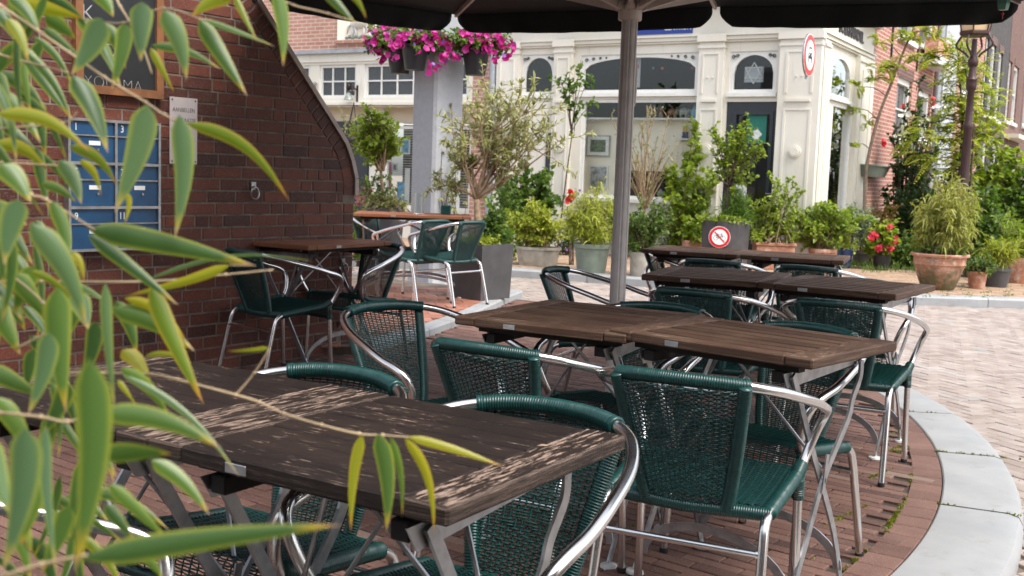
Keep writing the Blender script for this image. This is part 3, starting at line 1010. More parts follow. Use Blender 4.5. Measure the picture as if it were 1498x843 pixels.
FG = 'folding wood tables on the terrace'
tA = make_table(.600, .535, M['wood_dark'], 3, 1.0, .003)
eA = V((math.cos(R(-32.3)), math.sin(R(-32.3)), 0))
def ctr(corner, ang, L, W, u, v):
    e = V((math.cos(R(ang)), math.sin(R(ang)), 0)); q = V((-e.y, e.x, 0))
    return V((corner[0], corner[1], 0)) + e * ((.5 - u) * L) + q * ((.5 - v) * W)
cA = ctr(G(655, 743.5, .745), -32.0, .600, .535, 1, 0)
put_table(tA, cA, -32.0, 'nearest folding table, black-brown slats with a flaking pale right end board', FG, first=True)
put_table(tA, cA - V((math.cos(R(-32)), math.sin(R(-32)), 0)) * .603, -32.0, 'dark folding table behind the bamboo, joined to the nearest by a scuffed strip', FG)
sp_ = G(795, 653, .746)
m1 = MB(); m1.add([(sp_.x - .011, sp_.y - .003, .7475), (sp_.x - .003, sp_.y + .0005, .7495), (sp_.x + .011, sp_.y + .002, .748), (sp_.x + .002, sp_.y - .003, .7475)], [(0, 1, 2, 3)], 0, (.9, .95, 0))
tag(m1.build('dry_leaf', M['bark_tan'], loc=sp_), 'tiny dry pale leaf lying on the nearest table', 'leaf')
tB = make_table(.640, .600, M['wood_brown'], 5, .75)
mBL = (G(666, 460, .745) + G(803.5, 434.7, .745) + G(913, 486.8, .745) + G(1004, 454, .745)) / 4
mBR = (G(915.7, 482, .745) + G(1211, 529.5, .745) + G(1293.4, 501, .745) + G(1016, 453, .745)) / 4
put_table(tB, (G(666, 460, .745) + G(803.5, 434.7, .745)) / 2 + V((math.cos(R(-30)), math.sin(R(-30)), 0)) * .30, -30, 'brown folding table of the second row, its left end toward the brick wall', FG, -.006, first=True).scale = (.93, 1.09, 1)
put_table(tB, (G(1211, 529.5, .745) + G(1293.4, 501, .745)) / 2 - V((math.cos(R(-42.5)), math.sin(R(-42.5)), 0)) * .327, -42.5, 'brown folding table of the second row whose right corner points to the road', FG, .004).scale = (1.02, .86, 1)
tC = make_table(.618, .640, M['wood_brown'], 8, .6)
mCL = (G(941.7, 401.8, .745) + G(980, 388.7, .745) + G(1134, 415.3, .745) + G(1157, 398.6, .745)) / 4
mCR = (G(1134, 415.3, .745) + G(1157, 398.6, .745) + G(1342.8, 433, .745) + G(1344.7, 417, .745)) / 4
put_table(tC, mCL, -21, 'brown folding table of the third row next to the umbrella pole', FG, first=True)
put_table(tC, mCR, -35, 'brown folding table of the third row with a mossy right end by the road', FG)
tD = make_table(.62, .55, M['wood_brown'], 12, .4)
mDL = (G(940, 355, .745) + G(961, 365, .745) + G(1102, 374, .745) + G(1102, 368.5, .745)) / 4
mDR = mDL + V((math.cos(R(-22)), math.sin(R(-22)), 0)) * .623
put_table(tD, mDL, -24, 'left brown folding table of the farthest row under the no-cycling sign', FG, first=True)
put_table(tD, mDR, -21, 'right brown folding table of the farthest row in front of the terracotta pots', FG)
tW = make_table(.80, .50, M['wood_red'], 15, .3)
nW = G(451, 360, .745)
put_table(tW, ctr(nW, 60, .80, .50, 0, 0), 60, 'reddish folding table beside the dark brick wall between two chairs', None, first=True)
tT = make_table(1.05, .62, M['wood_red'], 18, .3)
posT = V((-.93, 10.05, .06))
put_table(tT, posT, 4, 'long reddish wood table on the red tiles behind the brick wall end', None, .06, first=True)

# ------------------------------------------------------------------ umbrella
def umbrella(bx, by, label, verts=None):
    root = thing('parasol', label, 'parasol', (bx, by, 0))
    o3 = V((bx, by, 0))
    pm = MB()
    n = 40
    prof = []
    vs, fs = [], []
    zc = P(910, 26, 4.75).z
    for z in (0.05, zc, 2.70):
        for k in range(n):
            a = 2 * math.pi * k / n
            r = .0345 - (.004 if k % 5 == 0 else 0)
            vs.append((bx + r * math.cos(a), by + r * math.sin(a), z))
    for i in range(2):
        for k in range(n):
            fs.append((i * n + k, i * n + (k + 1) % n, (i + 1) * n + (k + 1) % n, (i + 1) * n + k))
    pm.add(vs, fs)
    pm.build('pole', M['pole'], root, loc=(bx, by, 0))
    bs = MB()
    bs.bbox(bx - .30, bx + .30, by - .30, by + .30, .004, .05, .008)
    bs.lathe([(.06, .05), (.055, .20), (.05, .22)], (bx, by, 0), 20)
    bs.build('base_plate', M['iron'], root, loc=(bx, by, 0))
    L_, Md, R_, LM = P(664, 51, 7.2), P(1046, 43, 6.5), P(1494, 37, 6.0), P(386, 14, 6.36)
    z0 = 2.10
    verts = verts or [L_, Md, R_, V((2.45, 4.3, z0)), V((1.75, 2.6, z0)), V((.3, 2.9, z0)), V((-1.35, 3.6, z0)), LM]
    ap = V((bx, by, 2.66))
    top = [v + V((0, 0, .13)) for v in verts]
    col = MB()
    col.lathe([(.046, zc - .03), (.050, zc - .025), (.050, zc + .02), (.047, zc + .03)], (bx, by, 0), 24)
    rg = MB(); rg.lathe([(.047, zc + .10), (.047, zc + .13)], (bx, by, 0), 24); rg.build('stop_ring', M['iron'], root, loc=(bx, by, 0))
    for k in range(8):
        d = (top[k] - ap); d.z = 0; d.normalize()
        c = o3 + V((0, 0, zc + .03)) + d * .055
        sd = V((-d.y, d.x, 0))
        col.tube([c - sd * .018, c + sd * .018], .020, 12)
    col.build('collar', M['strut'], root, loc=(bx, by, 0), smooth=True, auto=40)
    for k in range(8):
        d = (top[k] - ap); dn = d.normalized()
        rbm = MB()
        side = V((-d.y, d.x, 0)).normalized()
        bar(rbm, [ap + V((0, 0, -.05)) + dn * .05, top[k] + V((0, 0, -.012)) - dn * .03], .030, .018, side)
        rbm.build('rib', M['strut'], root, loc=(bx, by, 0))
        sm = MB()
        a = o3 + V((0, 0, zc + .03)) + V((dn.x, dn.y, 0)).normalized() * .06
        b = ap + d * .66 + V((0, 0, -.05))
        bar(sm, [a, b], .034, .020, side)
        bar(sm, [b.lerp(a, .12) + side * .012, b + side * .012], .05, .005, side)
        sm.build('strut', M['strut'], root, loc=(bx, by, 0))
    cm = MB()
    for k in range(8):
        A, B = top[k], top[(k + 1) % 8]
        nr, ns = 12, 10
        vs, fs = [], []
        for i in range(nr + 1):
            for j in range(ns + 1):
                t, s_ = i / nr, j / ns
                p = ap.lerp(A.lerp(B, s_), t)
                p.z -= .10 * math.sin(math.pi * t) * math.sin(math.pi * s_) * .6
                vs.append(p)
        for i in range(nr):
            for j in range(ns):
                a = i * (ns + 1) + j
                fs.append((a, a + 1, a + ns + 2, a + ns + 1))
        cm.add(vs, fs)
    cob = cm.build('canopy', M['black_fabric'], root, loc=(bx, by, 0), smooth=True)
    for k in range(8):
        A, B = top[k], top[(k + 1) % 8]
        e = (B - A); Ln = e.length; e.normalize()
        out = V((e.y, -e.x, 0)); mid = (A + B) / 2 - o3
        if out.dot(V((mid.x, mid.y, 0))) < 0: out = -out
        vm = MB()
        nu, nv = 48, 9
        vs, fs = [], []
        for i in range(nv + 1):
            t = i / nv
            # flap ends: close to the rib at the top, rounding away at the hem
            g = .022 + .075 * max(0, t - .25) ** 2.2 / .53
            for j in range(nu + 1):
                s_ = j / nu
                x = g + (Ln - 2 * g) * s_
                edge = min(x, Ln - x)
                drop = .122 * (1 - .18 * math.exp(-max(0, edge - .03) / .05) * t) + .012 * math.sin(math.pi * s_)
                fl = .018 * t + .010 * t * math.sin(s_ * 21 + k) + .006 * t * math.sin(s_ * 47 + 2 * k)
                p = A.lerp(B, x / Ln) + out * fl
                vs.append(V((p.x, p.y, p.z + .004 - drop * t)))
        for i in range(nv):
            for j in range(nu):
                a = i * (nu + 1) + j
                fs.append((a, a + 1, a + nu + 2, a + nu + 1))
        vm.add(vs, fs)
        vo = vm.build('valance', M['black_fabric'], root, loc=(bx, by, 0), smooth=True)
        s2 = vo.modifiers.new('thickness', 'SOLIDIFY'); s2.thickness = .002
    # crank housing and folded handle on the pole
    cr = MB()
    sh_ = V((bx, by, 0)) - V((UB.x, UB.y, 0))
    hp = P(921, 99, 4.75) + sh_
    cr.bbox(hp.x - .016, hp.x + .020, hp.y - .055, hp.y - .015, hp.z - .075, hp.z + .075, .006)
    cr.build('crank_housing', M['pole'], root, loc=(bx, by, 0))
    ch_ = MB()
    ht, hb = P(930, 92, 4.70) + sh_, P(927, 153, 4.70) + sh_
    ch_.tube(smooth_path([ht + V((-.012, 0, .0)), ht, V((ht.x, ht.y, hb.z + .01)), hb + V((-.02, 0, -.006)), hb + V((-.035, 0, -.002))], 4), .0085, 8)
    ch_.build('crank_handle', M['strut'], root, loc=(bx, by, 0), smooth=True)
UB = P(903, 440, 4.75)
umbrella(UB.x, UB.y, 'huge black market parasol with scalloped valance and a bronze grey pole')
lp = P(1468, 6, 5.2)
lan = thing('hanging_lantern', 'small green glass lantern hanging under the black parasol edge', 'lantern', lp)
lm = MB(); lm.lathe([(.022, .06), (.033, .05), (.030, .0), (.024, -.028)], lp, 4); lm.build('shade', M['green_paper'], lan, loc=lp)
lm = MB(); lm.tube([lp + V((0, 0, -.028)), lp + V((0, 0, -.07))], .002, 5); lm.ball(lp + V((0, 0, -.045)), .006); lm.build('tassel', M['sign_red'], lan, loc=lp)
lm = MB(); lm.tube([lp + V((0, 0, .06)), lp + V((0, 0, .21))], .0015, 5); lm.build('string', M['iron'], lan, loc=lp)
# ------------------------------------------------------------------ frames for upright planes
class Frame:
    def __init__(s, o, ex, n):
        s.o, s.ex, s.n = V(o), V(ex).normalized(), V(n).normalized()
    def pt(s, u, v, z): return s.o + s.ex * u + s.n * v + V((0, 0, z))
    def px(s, px, py, v=0.0):
        d = ray(px, py); c = V((0, 0, EYE))
        t = ((s.o + s.n * v) - c).dot(s.n) / d.dot(s.n)
        p = c + d * t - s.o
        return p.dot(s.ex), c.z + d.z * t
def fbox(mb, fr, u0, u1, v0, v1, z0, z1, mi=0):
    if u0 > u1: u0, u1 = u1, u0
    if z0 > z1: z0, z1 = z1, z0
    p = [fr.pt(u, v, z) for z in (z0, z1) for u, v in ((u0, v0), (u1, v0), (u1, v1), (u0, v1))]
    mb.hexa(p, mi)
def fpoly(mb, fr, pts, v0, v1, mi=0):
    mb.slab3([fr.pt(u, v0, z) for u, z in pts], fr.n, v1 - v0, mi)
def fuv(fr, base):
    e, n = np.array(fr.ex), np.array(fr.n)
    o = np.array(fr.o) - np.array(base)
    def f(co):
        q = co - o
        return np.c_[q @ e + q @ n, co[:, 2] + base[2]]
    return f
def holes_wall(mb, fr, u0, u1, z0, z1, v0, v1, holes, mi=0):
    us = sorted({u0, u1, *[x for h in holes for x in h[:2] if u0 < x < u1]})
    zs = sorted({z0, z1, *[x for h in holes for x in h[2:] if z0 < x < z1]})
    for a, b in zip(zs, zs[1:]):
        run = None
        for c, d in zip(us, us[1:]):
            mu, mz = (c + d) / 2, (a + b) / 2
            hole = any(h[0] < mu < h[1] and h[2] < mz < h[3] for h in holes)
            if hole:
                if run: fbox(mb, fr, run[0], run[1], v0, v1, a, b, mi); run = None
            else:
                run = (run[0], d) if run else (c, d)
        if run: fbox(mb, fr, run[0], run[1], v0, v1, a, b, mi)
def rect(fr, x0, y0, x1, y1, v=0.0):
    a = fr.px((x0 + x1) / 2, y0, v)[1]; b = fr.px((x0 + x1) / 2, y1, v)[1]
    u0 = fr.px(x0, (y0 + y1) / 2, v)[0]; u1 = fr.px(x1, (y0 + y1) / 2, v)[0]
    return (min(u0, u1), max(u0, u1), min(a, b), max(a, b))
def text_mesh(name, body, size, fr, u, z, v, mat, parent, flip=False, align='CENTER', ext=.002, bold=0.0, sx=1.0, loc=None):
    cu = bpy.data.curves.new(name, 'FONT')
    cu.body = body; cu.size = size; cu.extrude = ext; cu.align_x = align; cu.align_y = 'CENTER'; cu.offset = bold
    cu.resolution_u = 3
    tmp = bpy.data.objects.new(name, cu)
    COL.objects.link(tmp)
    me = bpy.data.meshes.new_from_object(tmp)
    bpy.data.objects.remove(tmp)
    bpy.data.curves.remove(cu)
    ex = -fr.ex if flip else fr.ex
    me.name = name
    org = fr.pt(u, v, z)
    for vt in me.vertices:
        p = org + ex * (vt.co.x * sx) + V((0, 0, vt.co.y)) + fr.n * vt.co.z
        vt.co = p - (V(loc) if loc else V((0, 0, 0)))
    me.materials.clear(); me.materials.append(mat)
    ob = bpy.data.objects.new(name, me)
    COL.objects.link(ob)
    ob.parent = parent
    return ob

# ------------------------------------------------------------------ dark brick wall at left
WF = Frame(W0, WD, WN)
def brick_wall():
    root = thing('brick_wall', 'dark red brick wall with a sloping end and metal coping behind the bamboo', 'wall', W0)
    b = tuple(W0)
    outer_px = [(517, 286), (516.5, 262), (513, 236), (505, 212), (498, 200), (440, 107), (379, 8)]
    path = [(0.0, WF.px(*outer_px[0])[1])] + [WF.px(x, y) for x, y in outer_px[1:]]
    path[1] = (0.0, path[1][1])
    du, dz = path[-1][0] - path[-2][0], path[-1][1] - path[-2][1]
    topz = 4.2
    k = (topz - path[-1][1]) / dz
    path.append((path[-1][0] + du * k, topz))
    full = [(0.0, -.1)] + path + [(4.4, topz), (4.4, -.1)]
    mb = MB()
    fpoly(mb, WF, full, -.235, -.0045)
    mb.build('mortar_core', M['mortar'], root, loc=b)
    # inner limit for the field bricks = outline moved in by the edging course
    segs = [((0.0, -.1), path[0])] + list(zip(path, path[1:]))
    def clip(poly, off):
        for (p, q) in segs:
            dx, dy = q[0] - p[0], q[1] - p[1]
            L = math.hypot(dx, dy); nx, ny = -dy / L, dx / L   # left-hand normal of upward path -> towards -u
            nx, ny = -nx, -ny                                   # inside is +u
            out = []
            f = lambda w: (w[0] - p[0]) * nx + (w[1] - p[1]) * ny - off
            for i in range(len(poly)):
                a, c = poly[i], poly[(i + 1) % len(poly)]
                fa, fc = f(a), f(c)
                if fa >= 0: out.append(a)
                if fa * fc < 0:
                    t = fa / (fa - fc); out.append((a[0] + (c[0] - a[0]) * t, a[1] + (c[1] - a[1]) * t))
            poly = out
            if len(poly) < 3: return []
        return poly
    bm_ = MB()
    rs = random.Random(4)
    def brick(poly, tone):
        if len(poly) < 3: return
        cx = sum(p[0] for p in poly) / len(poly); cz = sum(p[1] for p in poly) / len(poly)
        area = abs(sum(poly[i][0] * poly[(i + 1) % len(poly)][1] - poly[(i + 1) % len(poly)][0] * poly[i][1] for i in range(len(poly)))) / 2
        if area < .0008: return
        n = len(poly)
        d = rs.uniform(-.0012, .0012)
        vs = [WF.pt(u, -.012, z) for u, z in poly] + [WF.pt(u, -.003 + d, z) for u, z in poly]
        ins = []
        for u, z in poly:
            L = math.hypot(u - cx, z - cz); s_ = max(0, (L - .005) / L)
            ins.append((cx + (u - cx) * s_, cz + (z - cz) * s_))
        vs += [WF.pt(u, d, z) for u, z in ins]
        bm_.add(vs, [tuple(range(2 * n, 3 * n))] + [(i, (i + 1) % n, (i + 1) % n + n, i + n) for i in range(n)] + [(i + n, (i + 1) % n + n, (i + 1) % n + 2 * n, i + 2 * n) for i in range(n)],
                0, (max(0, min(1, tone)), rs.random(), 0))
    RH, BL, J = .0695, .205, .0105
    ecw = .092
    for r in range(int(topz / RH) + 1):
        z0 = r * RH + J / 2; z1 = (r + 1) * RH - J / 2
        u = -rs.uniform(0, .1) + (.05 if r % 2 else -.05) + ecw
        while u < 3.6:
            w = BL if rs.random() > .28 else .098
            brick(clip([(u + J / 2, z0), (u + w - J / 2, z0), (u + w - J / 2, z1), (u + J / 2, z1)], ecw + J * .6), rs.gauss(.5, .2))
            u += w
        if z1 < path[0][1]:   # end column
            brick([(.002, z0), (ecw - .002, z0), (ecw - .002, z1), (.002, z1)], rs.gauss(.5, .18))
    # rowlock bricks following the sloped edge
    pp = resample([V((u, z, 0)) for u, z in path], .068)
    for a, c in zip(pp, pp[1:]):
        t = (c - a).normalized(); n = V((t.y, -t.x, 0))
        if n.x < 0: n = -n
        a2, c2 = a + t * J / 2, c - t * J / 2
        brick([(q.x, q.y) for q in (a2 + n * .004, a2 + n * (ecw + .004), c2 + n * (ecw + .004), c2 + n * .004)], rs.gauss(.35, .15))
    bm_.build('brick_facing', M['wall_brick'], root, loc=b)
    cp = MB()
    for (p, q) in zip(path, path[1:]):
        t = V((q[0] - p[0], q[1] - p[1], 0)).normalized(); n = V((t.y, -t.x, 0))
        if n.x < 0: n = -n
        fpoly(cp, WF, [(p[0] + n.x * .003, p[1] + n.y * .003), (q[0] + n.x * .003, q[1] + n.y * .003), (q[0] - n.x * .028, q[1] - n.y * .028), (p[0] - n.x * .028, p[1] - n.y * .028)], -.25, .014)
    cp.build('coping', M['coping'], root, loc=b)
brick_wall()

# chalkboard
def chalkboard():
    u0, u1, z0, _ = rect(WF, 106, 100, 234, 145)
    z0 = WF.px(170, 140)[1]; z1 = z0 + .95
    o = WF.pt((u0 + u1) / 2, 0, z0)
    root = thing('chalkboard', 'black menu chalkboard in an orange-brown wooden frame on the brick wall', 'chalkboard', o)
    m1 = MB(); fbox(m1, WF, u0 + .02, u1 - .02, .004, .016, z0 + .02, z1 - .02); m1.build('board', M['chalk_black'], root, loc=o)
    f = MB(); w = .042
    fbox(f, WF, u0, u1, .003, .034, z0, z0 + w); fbox(f, WF, u0, u1, .003, .034, z1 - w, z1)
    fbox(f, WF, u0, u0 + w, .003, .0335, z0 + w, z1 - w); fbox(f, WF, u1 - w, u1, .003, .0335, z0 + w, z1 - w)
    f.build('frame', M['board_frame'], root, loc=o)
    def wr(s_, px, py, px2, size):
        u, z = WF.px(px, py)
        text_mesh('chalk_lettering', s_, size, WF, u, z, .0175, M['chalk'], root, flip=True, ext=.0006, loc=o, bold=-.003)
    wr('K', 126, 20, 0, .12); wr('O', 158, 75, 0, .10); wr('YOU', 143, 121, 0, .085); wr('MA', 191, 127, 0, .085)
chalkboard()

def plaque():
    u0, u1, z0, z1 = rect(WF, 247, 143, 287, 240)
    o = WF.pt((u0 + u1) / 2, 0, (z0 + z1) / 2)
    root = thing('notice_plaque', 'pale grey notice plaque lettered AANBELLEN TER PLAATSE on the brick wall', 'sign', o)
    m1 = MB(); fbox(m1, WF, u0, u1, .003, .009, z0, z1); m1.build('plate', M['plaque'], root, loc=o)
    s_ = MB()
    for u in (u0 + .014, u1 - .014):
        for z in (z0 + .014, z1 - .014):
            p = WF.pt(u, .010, z); s_.tube([p, p + WF.n * .002], .0045, 8)
    s_.build('screws', M['iron'], root, loc=o)
    H = z1 - z0; uc = (u0 + u1) / 2
    for i, (tx, k) in enumerate([('AANBELLEN', 0), ('TER PLAATSE', 0), ('VAN', 0), ('DE DEUR', 0), ('IN', 0)]):
        text_mesh('lettering', tx, .034, WF, uc, z1 - H * (.19 + .155 * i), .0095, M['letters'], root, flip=True, ext=.0004, loc=o, sx=.80, bold=-.0004)
plaque()

def mailboxes():
    u0, u1, z0, z1 = rect(WF, 92, 176, 227, 366)
    o = WF.pt((u0 + u1) / 2, 0, z0)
    root = thing('mailbox_cabinet', 'bank of six blue mailboxes in an aluminium frame on the brick wall', 'mailboxes', o)
    c = MB(); fbox(c, WF, u0, u1, .002, .020, z0, z1); c.build('back_plate', M['flat_alu'], root, loc=o)
    f = MB(); w = .014; um = (u0 + u1) / 2; H = (z1 - z0) / 3
    for u in (u0 + w / 2, um, u1 - w / 2): fbox(f, WF, u - w / 2, u + w / 2, .020, .050, z0, z1)
    for i in range(4):
        z = min(max(z0 + H * i, z0 + w / 2), z1 - w / 2)
        for a, b2 in ((u0 + w, um - w / 2), (um + w / 2, u1 - w)): fbox(f, WF, a, b2, .020, .0495, z - w / 2, z + w / 2)
    f.build('frame', M['flat_alu'], root, loc=o)
    nums = [['1', '3'], ['5', '7'], ['9', '11']]
    for r in range(3):
        for cc in range(2):
            # column 0 is the left one in the picture = larger u
            a, b2 = ((um + w / 2, u1 - w) if cc == 0 else (u0 + w, um - w / 2))
            zt = z1 - H * r - w / 2; zb = zt - H + w; zs = zt - (zt - zb) * .36
            d = MB(); fbox(d, WF, a + .002, b2 - .002, .020, .040, zb + .002, zs - .006); dd = d.build('door', M['blue_box'], root, loc=o)
            s_ = MB(); fbox(s_, WF, a + .002, b2 - .002, .020, .038, zs + .004, zt - .002)
            fl = s_.build('letter_flap', M['blue_box'], root, loc=o)
            t = MB(); fbox(t, WF, a, b2, .020, .047, zs - .004, zs + .002); t.build('flap_rail', M['flat_alu'], root, loc=o)
            n = MB(); fbox(n, WF, (a + b2) / 2 - .045, (a + b2) / 2 + .02, .0405, .0425, zs - .050, zs - .028); x = n.build('name_plate', M['sign_white'], dd); 
            x.location = V(dd.location) * 0; x.data.transform(Matrix.Translation(-V(o)))
            k = MB(); p = WF.pt((a + b2) / 2 - .03, .040, zs - .072); k.tube([p, p + WF.n * .006], .007, 10); x = k.build('lock', M['steel_ring'], dd); x.data.transform(Matrix.Translation(-V(o)))
            text_mesh('number', nums[r][cc], .052, WF, b2 - .035, (zs + zt) / 2, .0388, M['sign_white'], root, flip=True, ext=.0006, loc=o, sx=.8)
mailboxes()
for (px, py, lb) in ((370, 272, 'small iron ring hook on the brick wall above the small table'), (501, 383, 'small iron ring hook low on the brick wall near its end')):
    u, z = WF.px(px, py)
    o = WF.pt(u, 0, z)
    root = thing('ring_hook', lb, 'ring hook', o)
    m1 = MB(); fbox(m1, WF, u - .018, u + .018, .002, .008, z - .022, z + .022); m1.build('plate', M['steel_ring'], root, loc=o)
    m1 = MB()
    m1.tube([WF.pt(u + .030 * math.cos(2 * math.pi * i / 18), .020 + .004 * math.sin(4 * math.pi * i / 18), z - .042 + .036 * math.sin(2 * math.pi * i / 18)) for i in range(18)], .0042, 6, closed=True)
    m1.tube([WF.pt(u, .006, z - .006), WF.pt(u, .024, z - .006)], .006, 8)
    m1.build('ring', M['steel_ring'], root, loc=o, smooth=True, auto=50)

# ------------------------------------------------------------------ grey column
cc_ = P(639.5, 200, 11.65); cc_.z = 0
def column():
    o = cc_
    root = thing('column', 'tall square grey plaster column under the pink flower baskets', 'column', o)
    m1 = MB(); s_, ch = .395 / 2, .03
    pts = [(s_ - ch, -s_), (s_, -s_ + ch), (s_, s_ - ch), (s_ - ch, s_), (-s_ + ch, s_), (-s_, s_ - ch), (-s_, -s_ + ch), (-s_ + ch, -s_)]
    a = R(-47)
    rot = [(o.x + x * math.cos(a) - y * math.sin(a), o.y + x * math.sin(a) + y * math.cos(a)) for x, y in pts]
    m1.prism(rot, .0, 3.3)
    m1.build('shaft', M['grey_wall'], root, loc=o)
    m1 = MB()
    big = [(o.x + (x - o.x) * 1.06, o.y + (y - o.y) * 1.06) for x, y in rot]
    m1.prism(big, .0, .12); m1.build('plinth', M['grey_plaster'], root, loc=o)
    m1 = MB(); m1.prism([(o.x + (x - o.x) * 1.15, o.y + (y - o.y) * 1.15) for x, y in rot], 3.3, 3.4); m1.build('cap', M['grey_plaster'], root, loc=o)
column()
# things standing on the far tile table
tz = .745 + .06
vp = P(612, 312, 9.95)
va = thing('glass_vase', 'clear empty glass vase on the long reddish table before the grey column', 'vase', (vp.x, vp.y, tz))
m1 = MB(); m1.lathe([(.046, 0), (.05, .004), (.05, .19), (.047, .19), (.047, .012), (.001, .010)], (vp.x, vp.y, tz + .001), 24, cap=False)
m1.build('glass_body', M['glass'], va, loc=(vp.x, vp.y, tz), smooth=True, auto=40)
bp = P(652, 314, 10.1)
bo = thing('menu_holder', 'small dark green caddy on the right end of the long reddish table', 'caddy', (bp.x, bp.y, tz))
m1 = MB(); m1.bbox(bp.x - .045, bp.x + .045, bp.y - .03, bp.y + .03, tz + .001, tz + .085, .006); m1.build('box', M['wicker'], bo, loc=(bp.x, bp.y, tz))
m1 = MB()
for i in range(5): m1.tube([(bp.x - .03 + i * .015, bp.y, tz + .08), (bp.x - .04 + i * .02, bp.y + .005, tz + .135 + .01 * (i % 2))], .003, 5)
m1.build('cutlery', M['iron'], bo, loc=(bp.x, bp.y, tz))

# ------------------------------------------------------------------ white corner shop
C0 = V((4.10, 15.26, 0))
FR = Frame(C0, (-.86, .51, 0), (-.51, -.86, 0))
SD = Frame(C0, (.51, .86, 0), (.86, -.51, 0))
def window_unit(fr, h, root, mframe, vb=-.07, fw=.045, mull=(), trans=(), glass='glass', name='window', loc=None, arch=0.0, depth=.05):
    """frame + bars as one part, its pane as a sub-part"""
    u0, u1, z0, z1 = h
    f = MB()
    fbox(f, fr, u0, u0 + fw, vb, vb + depth, z0, z1); fbox(f, fr, u1 - fw, u1, vb, vb + depth, z0, z1)
    fbox(f, fr, u0 + fw, u1 - fw, vb, vb + depth - .001, z0, z0 + fw); fbox(f, fr, u0 + fw, u1 - fw, vb, vb + depth - .001, z1 - fw, z1)
    for t in mull: fbox(f, fr, u0 + (u1 - u0) * t - .012, u0 + (u1 - u0) * t + .012, vb + .006, vb + depth - .008, z0 + fw, z1 - fw)
    for t in trans: fbox(f, fr, u0 + fw, u1 - fw, vb + .007, vb + depth - .009, z0 + (z1 - z0) * t - .012, z0 + (z1 - z0) * t + .012)
    if arch:
        for side in (0, 1):
            pts = []
            um = (u0 + u1) / 2; hw_ = (u1 - u0) / 2 - fw
            for i in range(11):
                t = i / 10
                uu = hw_ * (1 - t)
                zz = z1 - fw - arch * (1 - math.sqrt(max(0, 1 - (uu / hw_) ** 2)))
                pts.append((um + (uu if side else -uu), zz))
            cor = (um + (hw_ if side else -hw_), z1 - fw)
            poly = [cor] + pts
            fpoly(f, fr, poly, vb, vb + depth - .0015)
    fo = f.build(name, mframe, root, loc=loc)
    p = MB(); fbox(p, fr, u0 + fw * .6, u1 - fw * .6, vb + .012, vb + .018, z0 + fw * .6, z1 - fw * .6)
    pn = p.build('pane', M[glass], fo)
    if loc: pn.data.transform(Matrix.Translation(-V(loc)))
    return fo

